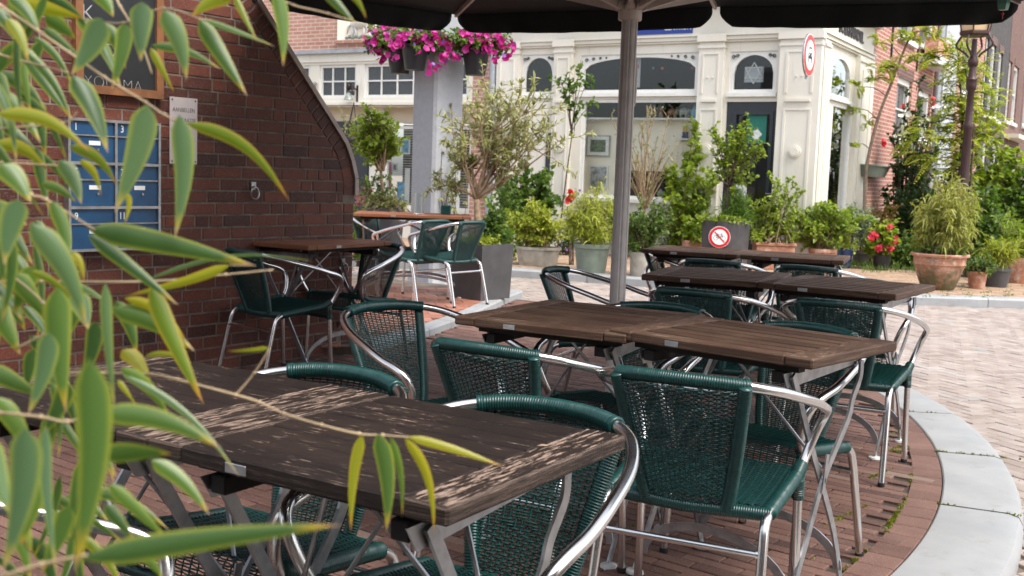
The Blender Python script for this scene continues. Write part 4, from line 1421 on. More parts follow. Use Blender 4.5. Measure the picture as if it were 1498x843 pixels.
def corner_shop():
    o = C0
    root = thing('corner_shop', 'cream white corner bookshop with arched windows, pilasters and dark door', 'building', o)
    L = lambda mb, name, mat, **k: mb.build(name, mat, root, loc=o, **k)
    uE = FR.px(727, 150)[0]
    sE = SD.px(1270, 150)[0]
    zc = FR.px(1023, 63)[1]
    holes = {}
    holes['w1'] = rect(FR, 764, 80, 811, 139)
    holes['big_up'] = rect(FR, 850, 79, 1021, 136)
    holes['big_lo'] = rect(FR, 849, 145, 1020, 292)
    holes['w3'] = rect(FR, 1068, 75, 1136, 136)
    d = rect(FR, 1059, 149, 1138, 300); holes['door'] = (d[0], d[1], .12, d[3])
    w = MB()
    holes_wall(w, FR, .0, uE, -.08, zc + .62, -.12, 0.0, list(holes.values()))
    sh = {'up': rect(SD, 1216, 82, 1245, 145), 'lo': rect(SD, 1213, 153, 1241, 318)}
    holes_wall(w, SD, .001, sE, -.08, zc + .62, -.12, 0.0, list(sh.values()))
    L(w, 'wall', M['white'])
    up = MB()
    fbox(up, FR, 0, uE, -.25, -.02, zc + .62, 7.2); fbox(up, SD, .02, sE, -.25, -.02, zc + .62, 7.2)
    up.build('upper_wall', M['brick_red'], root, loc=o, uv=fuv(FR, o))
    # cornice with mouldings
    c = MB()
    for v1, a, b in ((.04, 0.0, .03), (.065, .03, .085), (.09, .085, .11), (.035, .11, .52), (.12, .52, .58), (.22, .58, .66)):
        fbox(c, FR, -v1, uE, -.02, v1, zc + a, zc + b - .002)
        fbox(c, SD, .03, sE + (v1 if a > .5 else 0), -.02, v1, zc + a + .0015, zc + b - .0035)
    L(c, 'cornice', M['white'])
    eav = MB(); q = SD.px(1282, 50)[0]
    fbox(eav, SD, sE - .9, sE + .25, .0, .55, zc + .60, zc + .66); L(eav, 'eaves', M['cream'])
    # pilasters
    for x0, x1, dv in ((729, 760, .09), (812, 838, .085), (1022, 1058, .085), (1140, 1189, .10)):
        u1, u0 = FR.px(x0, 150)[0], FR.px(x1, 150)[0]
        if x1 == 1189: u0 = -.06
        p = MB()
        fbox(p, FR, u0, u1, 0, dv, 0, zc)
        fbox(p, FR, u0 - .02, u1 + .02, 0, dv + .03, 0, .62)            # plinth
        fbox(p, FR, u0 - .012, u1 + .012, 0, dv + .015, .62, .67)
        fbox(p, FR, u0 - .025, u1 + .025, 0, dv + .035, zc + .001, zc + .108)    # cornice breaks forward
        fbox(p, FR, u0 - .012, u1 + .012, 0, dv + .018, zc - .09, zc - .05)
        um = (u0 + u1) / 2; zz = FR.px(1040, 148)[1]
        ww = (u1 - u0)
        for (za, zb) in ((zz + .10, zc - .16), (.85, zz - .12)):         # raised fillets framing sunk panels
            fbox(p, FR, u0 + ww * .16, u0 + ww * .22, dv, dv + .012, za, zb)
            fbox(p, FR, u1 - ww * .22, u1 - ww * .16, dv, dv + .012, za, zb)
            fbox(p, FR, u0 + ww * .22, u1 - ww * .22, dv, dv + .012, zb - .02, zb)
        fbox(p, FR, u0 + ww * .2, u1 - ww * .2, dv, dv + .03, zz - .02, zz + .02)
        fbox(p, FR, um - .05, um - .03, dv, dv + .02, zz + .32, zz + .34); fbox(p, FR, um + .03, um + .05, dv, dv + .02, zz + .32, zz + .34)
        # round boss on the lower panel
        cpt = FR.pt(um, dv, FR.px(1153, 222)[1])
        p.tube([cpt, cpt + FR.n * .03], .085, 18); p.tube([cpt + FR.n * .03, cpt + FR.n * .045], .06, 18)
        L(p, 'pilaster', M['white'])
    for a, b in ((.0, .30), (SD.px(1247, 150)[0] + .03, sE)):
        p = MB(); dv = .075
        fbox(p, SD, a + (.02 if a == 0 else 0), b, 0, dv, 0, zc - .002); fbox(p, SD, a + .02, b + .015, 0, dv + .03, 0, .62)
        fbox(p, SD, a + .02, b + .012, 0, dv + .02, zc - .09, zc - .05)
        ww = b - a
        fbox(p, SD, a + ww * .2, a + ww * .27, dv, dv + .012, .85, zc - .2); fbox(p, SD, b - ww * .27, b - ww * .2, dv, dv + .012, .85, zc - .2)
        L(p, 'pilaster', M['white'])
    # windows
    window_unit(FR, holes['w1'], root, M['white_frame'], loc=o, arch=.25, fw=.05)
    window_unit(FR, holes['big_up'], root, M['white_frame'], loc=o, arch=.17, fw=.05)
    window_unit(FR, holes['big_lo'], root, M['white_frame'], loc=o, fw=.05)
    window_unit(FR, holes['w3'], root, M['white_frame'], loc=o, arch=.26, fw=.05)
    window_unit(SD, sh['up'], root, M['white_frame'], loc=o, arch=.25, fw=.04, vb=-.05)
    window_unit(SD, sh['lo'], root, M['white_frame'], loc=o, fw=.04, vb=-.05)
    for fr_, h in [(FR, holes[k]) for k in ('big_up', 'big_lo', 'w1', 'w3')] + [(SD, sh['lo']), (SD, sh['up'])]:
        sl = MB(); fbox(sl, fr_, h[0] - .02, h[1] + .02, -.06, .045, h[2] - .055, h[2] - .001); L(sl, 'window_sill', M['white_frame'])
    # carved scrolls in the spandrels
    sc_ = MB()
    for k in ('w1', 'big_up', 'w3'):
        h = holes[k]
        for side in (0, 1):
            e = h[1] if side else h[0]; s_ = -1 if side else 1
            big = 1.6 if k == 'big_up' else .8
            for (du, dz, r_) in ((.07, -.07, .03), (.16, -.055, .026), (.25, -.045, .02), (.33, -.04, .014)):
                c0 = FR.pt(e + s_ * du * big * .8, .0, h[3] - .012 + dz * .9)
                if k != 'big_up' and du > .2: continue
                pts = [c0 + FR.ex * (s_ * r_ * (1 - i / 16) * math.cos(i * .7)) + V((0, 0, r_ * (1 - i / 16) * math.sin(i * .7))) for i in range(13)]
                sc_.tube([p + FR.n * .002 for p in pts], .0065, 5)
    L(sc_, 'carved_scroll', M['letters'])
    # door
    h = holes['door']
    dm = MB(); fw = .10
    fbox(dm, FR, h[0], h[0] + fw, -.11, -.03, .12, h[3]); fbox(dm, FR, h[1] - fw, h[1], -.11, -.03, .12, h[3])
    fbox(dm, FR, h[0] + fw, h[1] - fw, -.11, -.031, h[3] - .13, h[3]); fbox(dm, FR, h[0] + fw, h[1] - fw, -.11, -.031, .12, .62)
    g0 = (h[0] + fw, h[1] - fw, .62, h[3] - .13)
    for a, b, c1, d1 in ((g0[0], g0[0] + .05, g0[2], g0[3]), (g0[1] - .05, g0[1], g0[2], g0[3]), (g0[0] + .05, g0[1] - .05, g0[3] - .05, g0[3]), (g0[0] + .05, g0[1] - .05, g0[2], g0[2] + .05)):
        fbox(dm, FR, a, b, -.09, -.012, c1, d1)
    fbox(dm, FR, h[0] + .2, h[1] - .2, -.05, -.018, .22, .52)
    door = L(dm, 'door', M['dark_door'])
    pn = MB(); fbox(pn, FR, g0[0] + .045, g0[1] - .045, -.075, -.068, g0[2] + .045, g0[3] - .045); x = pn.build('pane', M['glass'], door); x.data.transform(Matrix.Translation(-o))
    hd = MB(); p = FR.pt(g0[0] - .05, -.03, 1.05); hd.tube([p, p + FR.n * .05, p + FR.n * .05 + FR.ex * .09], .010, 8); x = hd.build('handle', M['steel_ring'], door); x.data.transform(Matrix.Translation(-o))
    st = MB(); fbox(st, FR, h[0] - .1, h[1] + .1, -.1, .32, -.05, .12); L(st, 'doorstep', M['kerb'])
    # room behind the glass
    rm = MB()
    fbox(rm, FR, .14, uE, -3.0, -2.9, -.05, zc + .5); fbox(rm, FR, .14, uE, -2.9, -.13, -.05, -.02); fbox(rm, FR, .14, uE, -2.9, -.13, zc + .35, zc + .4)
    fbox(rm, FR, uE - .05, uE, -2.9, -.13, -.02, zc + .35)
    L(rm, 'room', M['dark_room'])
    b = holes['big_lo']
    zs = FR.px(930, 172)[1]; zb0 = FR.px(950, 250)[1]; zb1 = FR.px(950, 289)[1]
    dp = MB()
    ua, ub = FR.px(986, 270, -.33)[0], FR.px(916, 270, -.33)[0]
    holes_wall(dp, FR, b[0] - .1, b[1] + .1, b[2] - .1, zs, -.36, -.33, [(ua, ub, zb1, zb0)])
    fbox(dp, FR, b[0] - .1, b[0] - .07, -.33, -.13, b[2] - .1, zs); fbox(dp, FR, b[1] + .07, b[1] + .1, -.33, -.13, b[2] - .1, zs)
    fbox(dp, FR, b[0] - .07, b[1] + .07, -.33, -.13, b[2] - .1, b[2] - .06)
    L(dp, 'display_back', M['cream_light'])
    shf = MB(); fbox(shf, FR, b[0] - .07, b[1] + .07, -.33, -.13, zs - .02, zs + .004)
    u, z = FR.px(1000, 203, -.25); fbox(shf, FR, u - .10, u + .10, -.33, -.19, z - .02, z)
    L(shf, 'display_shelf', M['white_frame'])
    # lintel panel above w1 lower part: pale shutter with a narrow dark strip
    sp = MB(); h1 = rect(FR, 766, 150, 806, 330); holes1 = h1
    fbox(sp, FR, h1[0], h1[1], .002, .03, .62, h1[3]); fbox(sp, FR, h1[0] + .06, h1[1] - .06, .03, .045, .75, h1[3] - .12)
    L(sp, 'shutter', M['white'])
    ds = MB(); h1 = rect(FR, 800, 195, 808, 300); fbox(ds, FR, h1[0], h1[1], .045, .06, .6, h1[3]); L(ds, 'dark_strip', M['dark_door'])
    # lettering on the side frieze
    ua, za = SD.px(1221, 46); ub, zb = SD.px(1260, 66)
    text_mesh('shop_lettering', 'BOEKHANDEL', .23, SD, (ua + ub) / 2, zc + .27, .040, M['letters'], root, ext=.012, loc=o, sx=(ub - ua) / 1.62, bold=.006)
    return root, zc, holes, zs
shop, ZC, SH, ZS = corner_shop()

def on_front(px, py, v): 
    u, z = FR.px(px, py, v); return u, z, FR.pt(u, v, z)
# blue street sign
u0, u1, z0, z1 = rect(FR, 932, 20, 1014, 50.5, .04)
z0 = FR.px(973, 50, .04)[1]; z1 = z0 + .30
o = FR.pt((u0 + u1) / 2, .04, z0)
ss = thing('street_name_sign', 'blue enamel street sign lettered CENTRUM on the white cornice', 'sign', o)
m1 = MB(); fbox(m1, FR, u0, u1, .037, .052, z0, z1); m1.build('plate', M['sign_blue'], ss, loc=o)
text_mesh('lettering', 'CENTRUM', .11, FR, FR.px(991, 44, .05)[0], z0 + .085, .053, M['sign_white'], ss, flip=True, ext=.001, loc=o, bold=.001, sx=.85)
# no-cars sign
def disc_sign(name, label, c, n, r, draw, mats):
    n = V(n).normalized(); ex = V((-n.y, n.x, 0)).normalized()
    fr = Frame(V((c.x, c.y, 0)), ex, n)
    root = thing(name, label, 'sign', c)
    def D(r_, v0, v1, mat, nm):
        m_ = MB(); m_.tube([c + n * v0, c + n * v1], r_, 40); return m_.build(nm, mat, root, loc=c, smooth=True, auto=40)
    D(r, -.02, 0, M['flat_alu'], 'back_plate'); D(r * .985, 0, .004, M['sign_white'], 'rim'); D(r * .95, .004, .008, M['sign_red'], 'red_ring'); D(r * .70, .008, .0115, M['sign_white'], 'face')
    draw(fr, c, root)
    return root, fr
def car_symbol(fr, c, root):
    m_ = MB(); s_ = .30
    Z = c.z; k = s_ / 2
    def pol(pts): fpoly(m_, fr, [(x * k, Z + y * k) for x, y in pts], .0125, .0145)
    pol([(-.55, -.62), (-.36, -.62), (-.36, -.30), (-.55, -.30)]); pol([(.36, -.62), (.55, -.62), (.55, -.30), (.36, -.30)])
    pol([(-.62, -.30), (.62, -.30), (.62, .02), (.50, .18), (-.50, .18), (-.62, .02)])
    pol([(-.52, .18), (-.42, .18), (-.32, .58), (-.42, .58)]); pol([(.42, .18), (.52, .18), (.42, .58), (.32, .58)])
    pol([(-.42, .56), (.42, .56), (.36, .68), (-.36, .68)])
    m_.build('car_symbol', M['sign_black'], root, loc=c)
    m_ = MB()
    for x in (-.42, .42):
        p = fr.pt(x * k, .0145, Z + .0 * k); m_.tube([p, p + fr.n * .002], .09 * k, 10)
    m_.build('headlight_marks', M['sign_white'], root, loc=c)
cs = P(1184, 81, 14.05)
disc_sign('traffic_sign', 'round red-rimmed no-cars traffic sign on the white shop corner', cs, (.87, -.50, 0), .272, car_symbol, None)
m1 = MB(); m1.tube([cs + V((-.02, .02, -.30)), cs + V((-.02, .02, .2))], .018, 8); 
tb_ = m1.build('bracket', M['flat_alu'], bpy.data.objects['traffic_sign'], loc=cs)

# things inside the display window
def fig_elephant(px, py, w, mat, label):
    u, z, p = on_front(px, py, -.20)
    p.z = ZS + .006
    root = thing('elephant_figurine', label, 'figurine', p)
    s_ = w; b = MB()
    e = -FR.ex
    body = [(-.42, .40, .20), (-.25, .50, .30), (0, .54, .33), (.25, .52, .29), (.40, .58, .20), (.50, .60, .14)]
    b.tube(smooth_path([p + e * (x * s_) + V((0, 0, z_ * s_)) for x, z_, r in body], 3), [r * s_ for r in np.interp(np.linspace(0, 5, 16), range(6), [b_[2] for b_ in body])], 10)
    for x in (-.28, .22):
        for sd_ in (-.14, .14):
            b.tube([p + e * (x * s_) + FR.n * (sd_ * s_) + V((0, 0, .45 * s_)), p + e * (x * s_) + FR.n * (sd_ * s_)], [.11 * s_, .09 * s_], 8)
    b.tube(smooth_path([p + e * (x * s_) + V((0, 0, z_ * s_)) for x, z_ in ((.50, .62), (.62, .55), (.68, .40), (.72, .62), (.80, .78))], 3), [.12 * s_ * (1 - i / 20) for i in range(13)], 8)
    for sd_ in (-.16, .16):
        b.slab3([p + e * (x * s_) + FR.n * (sd_ * s_) + V((0, 0, z_ * s_)) for x, z_ in ((.42, .74), (.30, .70), (.24, .50), (.32, .40), (.44, .48))], FR.n * (1 if sd_ > 0 else -1), .03 * s_)
    b.build('body', mat, root, loc=p, smooth=True, auto=60)
FGp = 'elephant figurines on the shop window shelf'
fig_elephant(984, 171, .17, M['tan_clay'], 'brown elephant figurine with raised trunk on the shop window shelf')
fig_elephant(1001, 171, .175, M['grey_clay'], 'grey-green elephant figurine right of the brown one on the shelf')
fig_elephant(1004, 171.5, .06, M['terracotta'], 'tiny orange elephant figurine in front of the grey-green one')
def simple_fig(name, label, px, py, prof, mats, v=-.25, zfix=None, cat='figurine'):
    u, z, p = on_front(px, py, v)
    if zfix is not None: p.z = zfix
    root = thing(name, label, cat, p)
    for (nm, pr, mt) in prof:
        b = MB(); b.lathe(pr, p, 14); b.build(nm, mt, root, loc=p, smooth=True, auto=50)
simple_fig('bird_figurine', 'blue rounded bird figurine at the right end of the shelf', 1016, 171, [('body', [(.03, 0), (.06, .03), (.065, .08), (.035, .14), (.03, .16), (.005, .19)], M['blue_clay'])], None, -.19, ZS + .006)
simple_fig('puppet_figurine', 'small brown puppet figurine left of the elephants on the shelf', 967, 171, [('body', [(.02, 0), (.035, .03), (.03, .08), (.018, .10), (.03, .13), (.005, .165)], M['tan_clay'])], None, -.19, ZS + .006)
simple_fig('tower_figurine', 'little blue and yellow tower figurine on a small white bracket shelf', 1002, 202, [('base', [(.05, 0), (.05, .03), (.04, .035), (.04, .07), (.046, .072), (.046, .085)], M['navy']), ('top', [(.035, .085), (.032, .14), (.018, .17), (.003, .21)], M['yellow_clay'])], None, -.25)
simple_fig('pink_figurine', 'pink figurine standing low in the shop window', 952, 289, [('body', [(.05, 0), (.06, .04), (.04, .09), (.045, .13), (.005, .19)], M['pink_clay'])], None, -.22)
simple_fig('green_vase', 'grey-green vase beside the pink figurine in the shop window', 966, 289, [('body', [(.035, 0), (.06, .05), (.045, .09), (.02, .11), (.022, .13)], M['grey_clay'])], None, -.22)
def picture(name, label, x0, y0, x1, y1, print_mat, frame_mat, border, v=-.30):
    u0, u1, z0, z1 = rect(FR, x0, y0, x1, y1, v)
    o = FR.pt((u0 + u1) / 2, v, z0)
    root = thing(name, label, 'picture', o)
    f = MB(); fbox(f, FR, u0, u1, v - .02, v, z0, z1); f.build('frame', frame_mat, root, loc=o)
    b = border
    g_ = MB(); fbox(g_, FR, u0 + .02, u1 - .02, v, v + .004, z0 + .02, z1 - .02); g_.build('mount', M['paper_white'], root, loc=o)
    g_ = MB(); fbox(g_, FR, u0 + b, u1 - b, v + .004, v + .007, z0 + b, z1 - b); g_.build('print', print_mat, root, loc=o)
picture('framed_picture', 'white-framed dark green print in the shop window', 858, 198, 892, 229, M['paper_green'], M['zinc'], .07)
picture('photo_print', 'grey photo print pinned below the framed picture in the shop window', 862, 242, 889, 276, M['paper_grey'], M['paper_white'], .025)
u0, u1, z0, z1 = rect(FR, 926, 85, 937, 128, -.16)
o = FR.pt((u0 + u1) / 2, -.16, z0)
wc = thing('pale_panel', 'pale upright rectangle with a red ring in the upper shop window', 'card', o)
m1 = MB(); fbox(m1, FR, u0, u1, -.16, -.15, z0, z1); m1.build('card', M['grey_plaster'], wc, loc=o)  # thin pale rectangle behind the pane, red ring set on it
m1 = MB(); c = FR.pt((u0 + u1) / 2, -.147, z1 - .13); m1.tube([c + FR.ex * (.03 * math.cos(i * .35)) + V((0, 0, .03 * math.sin(i * .35))) for i in range(18)], .007, 5, closed=True); m1.build('ring', M['sign_red'], wc, loc=o)
for i, (px, mt, lb) in enumerate(((956, 'blue_clay', 'blue bulb'), (969, 'paper_orange', 'orange bulb left of centre'), (1013, 'sign_red', 'red bulb at right'))):
    u, z, p = on_front(px, 100, -.3)
    m1 = MB(); m1.ball(p, .022); tag(m1.build('party_bulb', M[mt], loc=p), 'small %s of the string in the upper shop window' % lb, 'bulb', 'string bulbs in the shop window')
u, z, p = on_front(1103, 107, -.16)
sl_ = thing('star_lantern', 'grey star-shaped hanging in the arched window above the shop door', 'ornament', p)
m1 = MB(); fbox(m1, FR, u - .14, u + .14, -.17, -.165, z - .13, z + .09); m1.build('panel', M['grey_plaster'], sl_, loc=p)
m1 = MB()
for i in range(6):
    a, b = math.pi / 2 + i * math.pi / 3, math.pi / 2 + (i + 2) * math.pi / 3
    m1.tube([FR.pt(u + .15 * math.cos(a), -.155, z + .15 * math.sin(a)), FR.pt(u + .15 * math.cos(b), -.155, z + .15 * math.sin(b))], .008, 5)
m1.build('star', M['paper_white'], sl_, loc=p)
# door notices
u0, u1, z0, z1 = rect(FR, 1092, 168, 1121, 210, -.06)
o = FR.pt((u0 + u1) / 2, -.06, z0)
po = thing('door_poster', 'teal poster with a white cross emblem taped inside the shop door', 'poster', o)
m1 = MB(); fbox(m1, FR, u0, u1, -.066, -.062, z0, z1); m1.build('sheet', M['teal_paper'], po, loc=o)
m1 = MB(); um, zm = (u0 + u1) / 2, z0 + .13
fpoly(m1, FR, [(um - .09, zm), (um - .02, zm + .07), (um + .02, zm + .07), (um + .09, zm), (um + .02, zm - .07), (um - .02, zm - .07)], -.0615, -.060)
m1.build('emblem', M['paper_white'], po, loc=o)
u0, u1, z0, z1 = rect(FR, 1074, 270, 1092, 291, -.06)
o = FR.pt((u0 + u1) / 2, -.06, z0)
po = thing('postcard', 'white card with a grey ship drawing low on the shop door glass', 'card', o)
m1 = MB(); fbox(m1, FR, u0, u1, -.065, -.061, z0, z1); m1.build('sheet', M['paper_white'], po, loc=o)
m1 = MB(); um, zm = (u0 + u1) / 2, z0 + .05
fpoly(m1, FR, [(um - .05, zm), (um + .05, zm), (um + .035, zm - .025), (um - .035, zm - .025)], -.0608, -.060)
for du, hh in ((-.03, .07), (0, .09), (.03, .07)): fbox(m1, FR, um + du - .008, um + du + .008, -.0608, -.0602, zm + .005, zm + hh)
m1.build('drawing', M['paper_grey'], po, loc=o)

# ------------------------------------------------------------------ left shop building
def left_shop():
    uA = FR.px(716, 150)[0]; uB = FR.px(380, 150)[0]
    o = FR.pt(uA, 0, 0)
    root = thing('brick_shopfront', 'red brick house with white shopfront and small-paned transoms behind the column', 'building', o)
    L = lambda mb, name, mat, **k: mb.build(name, mat, root, loc=o, **k)
    Z = lambda py, px=560: FR.px(px, py)[1]
    uS = FR.px(691, 150)[0]      # brick strip | shopfront
    zt = Z(74); zb = Z(154)
    bw = MB()
    fbox(bw, FR, uA, uS, -.3, .0, -.05, zt); fbox(bw, FR, uA, uB + 3, -.3, .0, zt, 8.0)
    bw.build('brick_wall', M['brick_pink'], root, loc=o, uv=fuv(FR, o))
    led = MB(); fbox(led, FR, uS - .05, uB + 3, -.05, .10, zt - .03, zt + .03); L(led, 'lead_ledge', M['pipe'])
    fa = MB()
    fbox(fa, FR, uS + .002, uB + 3, -.2, .03, Z(93), zt - .03)
    fbox(fa, FR, uS + .002, uB + 3, -.2, .055, Z(89), Z(87))
    fbox(fa, FR, uS + .002, uB + 3, -.2, .022, zb, Z(143))
    fbox(fa, FR, uS + .002, uB + 3, -.2, .06, zb, zb + .05)
    grp = [rect(FR, 468, 97, 522, 143), rect(FR, 534, 97, 628, 143), rect(FR, 422, 97, 454, 143), rect(FR, 640, 97, 686, 143)]
    z0, z1 = Z(143), Z(93)
    gg = sorted(grp); cur = uS + .002
    for h in gg:
        fbox(fa, FR, cur, h[0], -.2, .021, z0, z1); cur = h[1]
    fbox(fa, FR, cur, uB + 3, -.2, .021, z0, z1)
    L(fa, 'shopfront_beam', M['white'])
    for h, mm in ((grp[0], (1 / 3, 2 / 3)), (grp[1], (.25, .5, .75)), (grp[2], (.5,)), (grp[3], (1 / 3, 2 / 3))):
        window_unit(FR, (h[0], h[1], z0, z1), root, M['white_frame'], vb=-.06, fw=.05, mull=mm, trans=(.5,), glass='frosted', name='transom_window', loc=o)
    so_ = MB(); fbox(so_, FR, uS + .002, uB + 3, -.45, .0, zb - .03, zb - .002); fbox(so_, FR, uS + .002, uB + 3, -.45, -.40, Z(178), zb - .03); L(so_, 'soffit', M['cream'])
    u1, u0 = FR.px(527, 250)[0], FR.px(546, 250)[0]
    ps = MB(); fbox(ps, FR, u0, u1, -.45, -.25, 0, zb - .03)
    fbox(ps, FR, uS + .002, FR.px(680, 200)[0], -.45, -.2, 0, zb - .03)
    fbox(ps, FR, u0, uS, -.4, -.3, 0, .55)
    L(ps, 'post', M['white'])
    d0, d1 = u1 + .001, FR.px(478, 250)[0] + .9
    dm = MB(); fbox(dm, FR, d0, d1, -.43, -.38, 0, Z(178) + .02)
    for a in (.12, .55, 1.0): fbox(dm, FR, d0 + a, d0 + a + .03, -.38, -.365, .2, Z(178) - .15)
    fbox(dm, FR, d0, d1, -.38, -.35, Z(194), Z(190))
    L(dm, 'door', M['dark_door'])
    # display window: frame, glass and slatted back
    h = (uS + .18, u0 - .001, .55, Z(183))
    window_unit(FR, h, root, M['white_frame'], vb=-.36, fw=.05, loc=o)
    bk = MB(); fbox(bk, FR, h[0], h[1], -.9, -.86, .3, h[3]); fbox(bk, FR, h[0], h[1], -.86, -.41, .50, .54)
    for i in range(38): fbox(bk, FR, h[0], h[1], -.86, -.852, .6 + i * .045, .6 + i * .045 + .022, 1)
    L(bk, 'display_back', [M['dark_room'], M['zinc']])
    k = 0
    for nm, lb, x0, y0, x1, y1, mt, fm in (
        ('poster', 'white poster in the upper left shop window', 563, 200, 586, 228, 'paper_white', 'paper_grey'),
        ('poster', 'blue print hung in the left shop window by the column', 587, 203, 600, 226, 'paper_blue', 'paper_white'),
        ('poster', 'orange figure print in the left shop window', 548, 246, 557, 263, 'paper_orange', 'paper_orange'),
        ('poster', 'pale strip sheet at the left edge of the left shop window', 542, 238, 548, 258, 'paper_white', 'paper_white'),
        ('poster', 'navy banner between orange and pink prints in the shop window', 557, 240, 566, 275, 'navy', 'navy'),
        ('poster', 'tall pink banner in the left shop window', 566, 237, 573, 276, 'paper_pink', 'paper_pink'),
        ('poster', 'small grey framed print in the left shop window', 574, 239, 582, 251, 'paper_grey', 'paper_white'),
        ('poster', 'tall white board leaning beside the column in the shop window', 592, 246, 599, 310, 'paper_white', 'paper_white'),
        ('poster', 'bright blue sheet low in the left shop window', 581, 266, 591, 296, 'paper_blue', 'paper_blue')):
        v = -.80 + .012 * k; k += 1
        a = rect(FR, x0, y0, x1, y1, v)
        oo = FR.pt(a[0], v, a[2])
        r_ = thing(nm, lb, 'poster', oo, group='posters in the left shop window')
        f = MB(); fbox(f, FR, a[0], a[1], v, v + .004, a[2], a[3]); f.build('backing', M[fm], r_, loc=oo)
        f = MB(); fbox(f, FR, a[0] + .03 * (fm != mt), a[1] - .03 * (fm != mt), v + .004, v + .006, a[2] + .03 * (fm != mt), a[3] - .03 * (fm != mt)); f.build('print', M[mt], r_, loc=oo)
left_shop()
# relief stone with a horse
def relief():
    u0, u1, z0, z1 = rect(FR, 495, 26, 562, 58)
    z1 += .1
    o = FR.pt((u0 + u1) / 2, 0, z0)
    root = thing('relief_stone', 'pale relief stone with a white horse set in the brick above the shopfront', 'relief', o)
    m1 = MB(); fbox(m1, FR, u0, u1, .0, .03, z0, z1); m1.build('slab', M['cream_light'], root, loc=o)
    m1 = MB(); m1.bbox(0, .001, 0, .001, 0, .001, .0002) if False else None
    fbox(m1, FR, u0 - .03, u1 + .03, .0, .07, z0 - .06, z0); m1.build('ledge', M['brick_pink'], root, loc=o, uv=fuv(FR, o))
    h = MB(); um = (u0 + u1) / 2; e = -FR.ex
    q = lambda x, z: FR.pt(um, .045, z0 + z) + e * x
    h.tube(smooth_path([q(-.17, .26), q(-.05, .27), q(.08, .28), q(.17, .32), q(.24, .42), q(.31, .40)], 4), [.05 + .045 * math.sin(min(1, i / 14) * 3.0) for i in range(21)], 10)
    for a, b in (((-.15, .22), (-.17, .03)), ((-.10, .22), (-.06, .03)), ((.10, .22), (.09, .03)), ((.14, .24), (.20, .12))):
        h.tube([q(*a), q((a[0] + b[0]) / 2 + .015, (a[1] + b[1]) / 2), q(*b)], [.035, .024, .018], 8)
    h.tube([q(-.19, .28), q(-.25, .22), q(-.27, .10)], [.025, .02, .008], 6)
    h.build('horse_figure', M['white_frame'], root, loc=o, smooth=True)
    b = MB()
    for i in range(9): b.ball(q(-.28 + .07 * i, .03 + .02 * (i % 2)), .03)
    b.build('ground_foliage', M['grey_clay'], root, loc=o)
relief()
def pipe():
    u, z = FR.px(719.5, 150, .08); a = FR.pt(u, .08, 0)
    root = thing('drainpipe', 'grey zinc drainpipe between the brick strip and the white shop', 'drainpipe', a)
    m1 = MB(); m1.tube([a + V((0, 0, .05)), a + V((0, 0, 6))], .05, 14); m1.build('pipe', M['pipe'], root, loc=a, smooth=True, auto=40)
    m1 = MB()
    for py in (128, 128 + 95): 
        zz = FR.px(719, py)[1]; m1.lathe([(.056, -.03), (.06, -.02), (.06, .02), (.056, .03)], (a.x, a.y, zz), 14)
        fbox(m1, FR, u - .02, u + .02, .0, .05, zz - .015, zz + .015)
    m1.build('bracket', M['pipe'], root, loc=a)
pipe()
def bell():
    u, z = FR.px(524, 137, .0); o = FR.pt(u, .03, z)
    root = thing('wall_bell', 'small dark iron bell on a wall bracket on the white shopfront beam', 'bell', o)
    m1 = MB(); fbox(m1, FR, u - .02, u + .02, .022, .032, z - .22, z + .14)
    m1.tube([FR.pt(u, .03, z + .05), FR.pt(u, .14, z + .10), FR.pt(u + .02, .20, z + .16), FR.pt(u + .01, .12, z - .04)], .012, 6)
    m1.build('bracket', M['iron_brown'], root, loc=o)
    b = FR.pt(u + .10, .14, z - .12)
    m1 = MB(); m1.tube([FR.pt(u, .12, z + .04), b + V((0, 0, .16))], .010, 6); m1.lathe([(.085, 0), (.075, .02), (.055, .07), (.04, .11), (.012, .13)], b, 14)
    m1.build('bell', M['grey_clay'], root, loc=o, smooth=True, auto=50)
    m1 = MB(); m1.ball(b + V((0, 0, .22)), .045, sz=1.5); m1.ball(b + V((.03, 0, .29)), .028); m1.build('rooster_finial', M['iron'], root, loc=o, smooth=True)
bell()
sl2 = thing('wall_lamp', 'small grey spotlight on the white shopfront beside the coping', 'lamp', FR.pt(FR.px(457, 128, .1)[0], .1, FR.px(457, 128, .1)[1]))
p = V(sl2.location); m1 = MB(); m1.tube([p + V((.06, 0, .09)), p + V((-.05, 0, -.09))], .032, 10); m1.build('head', M['flat_alu'], sl2, loc=p)
m1 = MB(); m1.tube([p, p - FR.n * .1], .012, 6); m1.build('arm', M['iron'], sl2, loc=p)

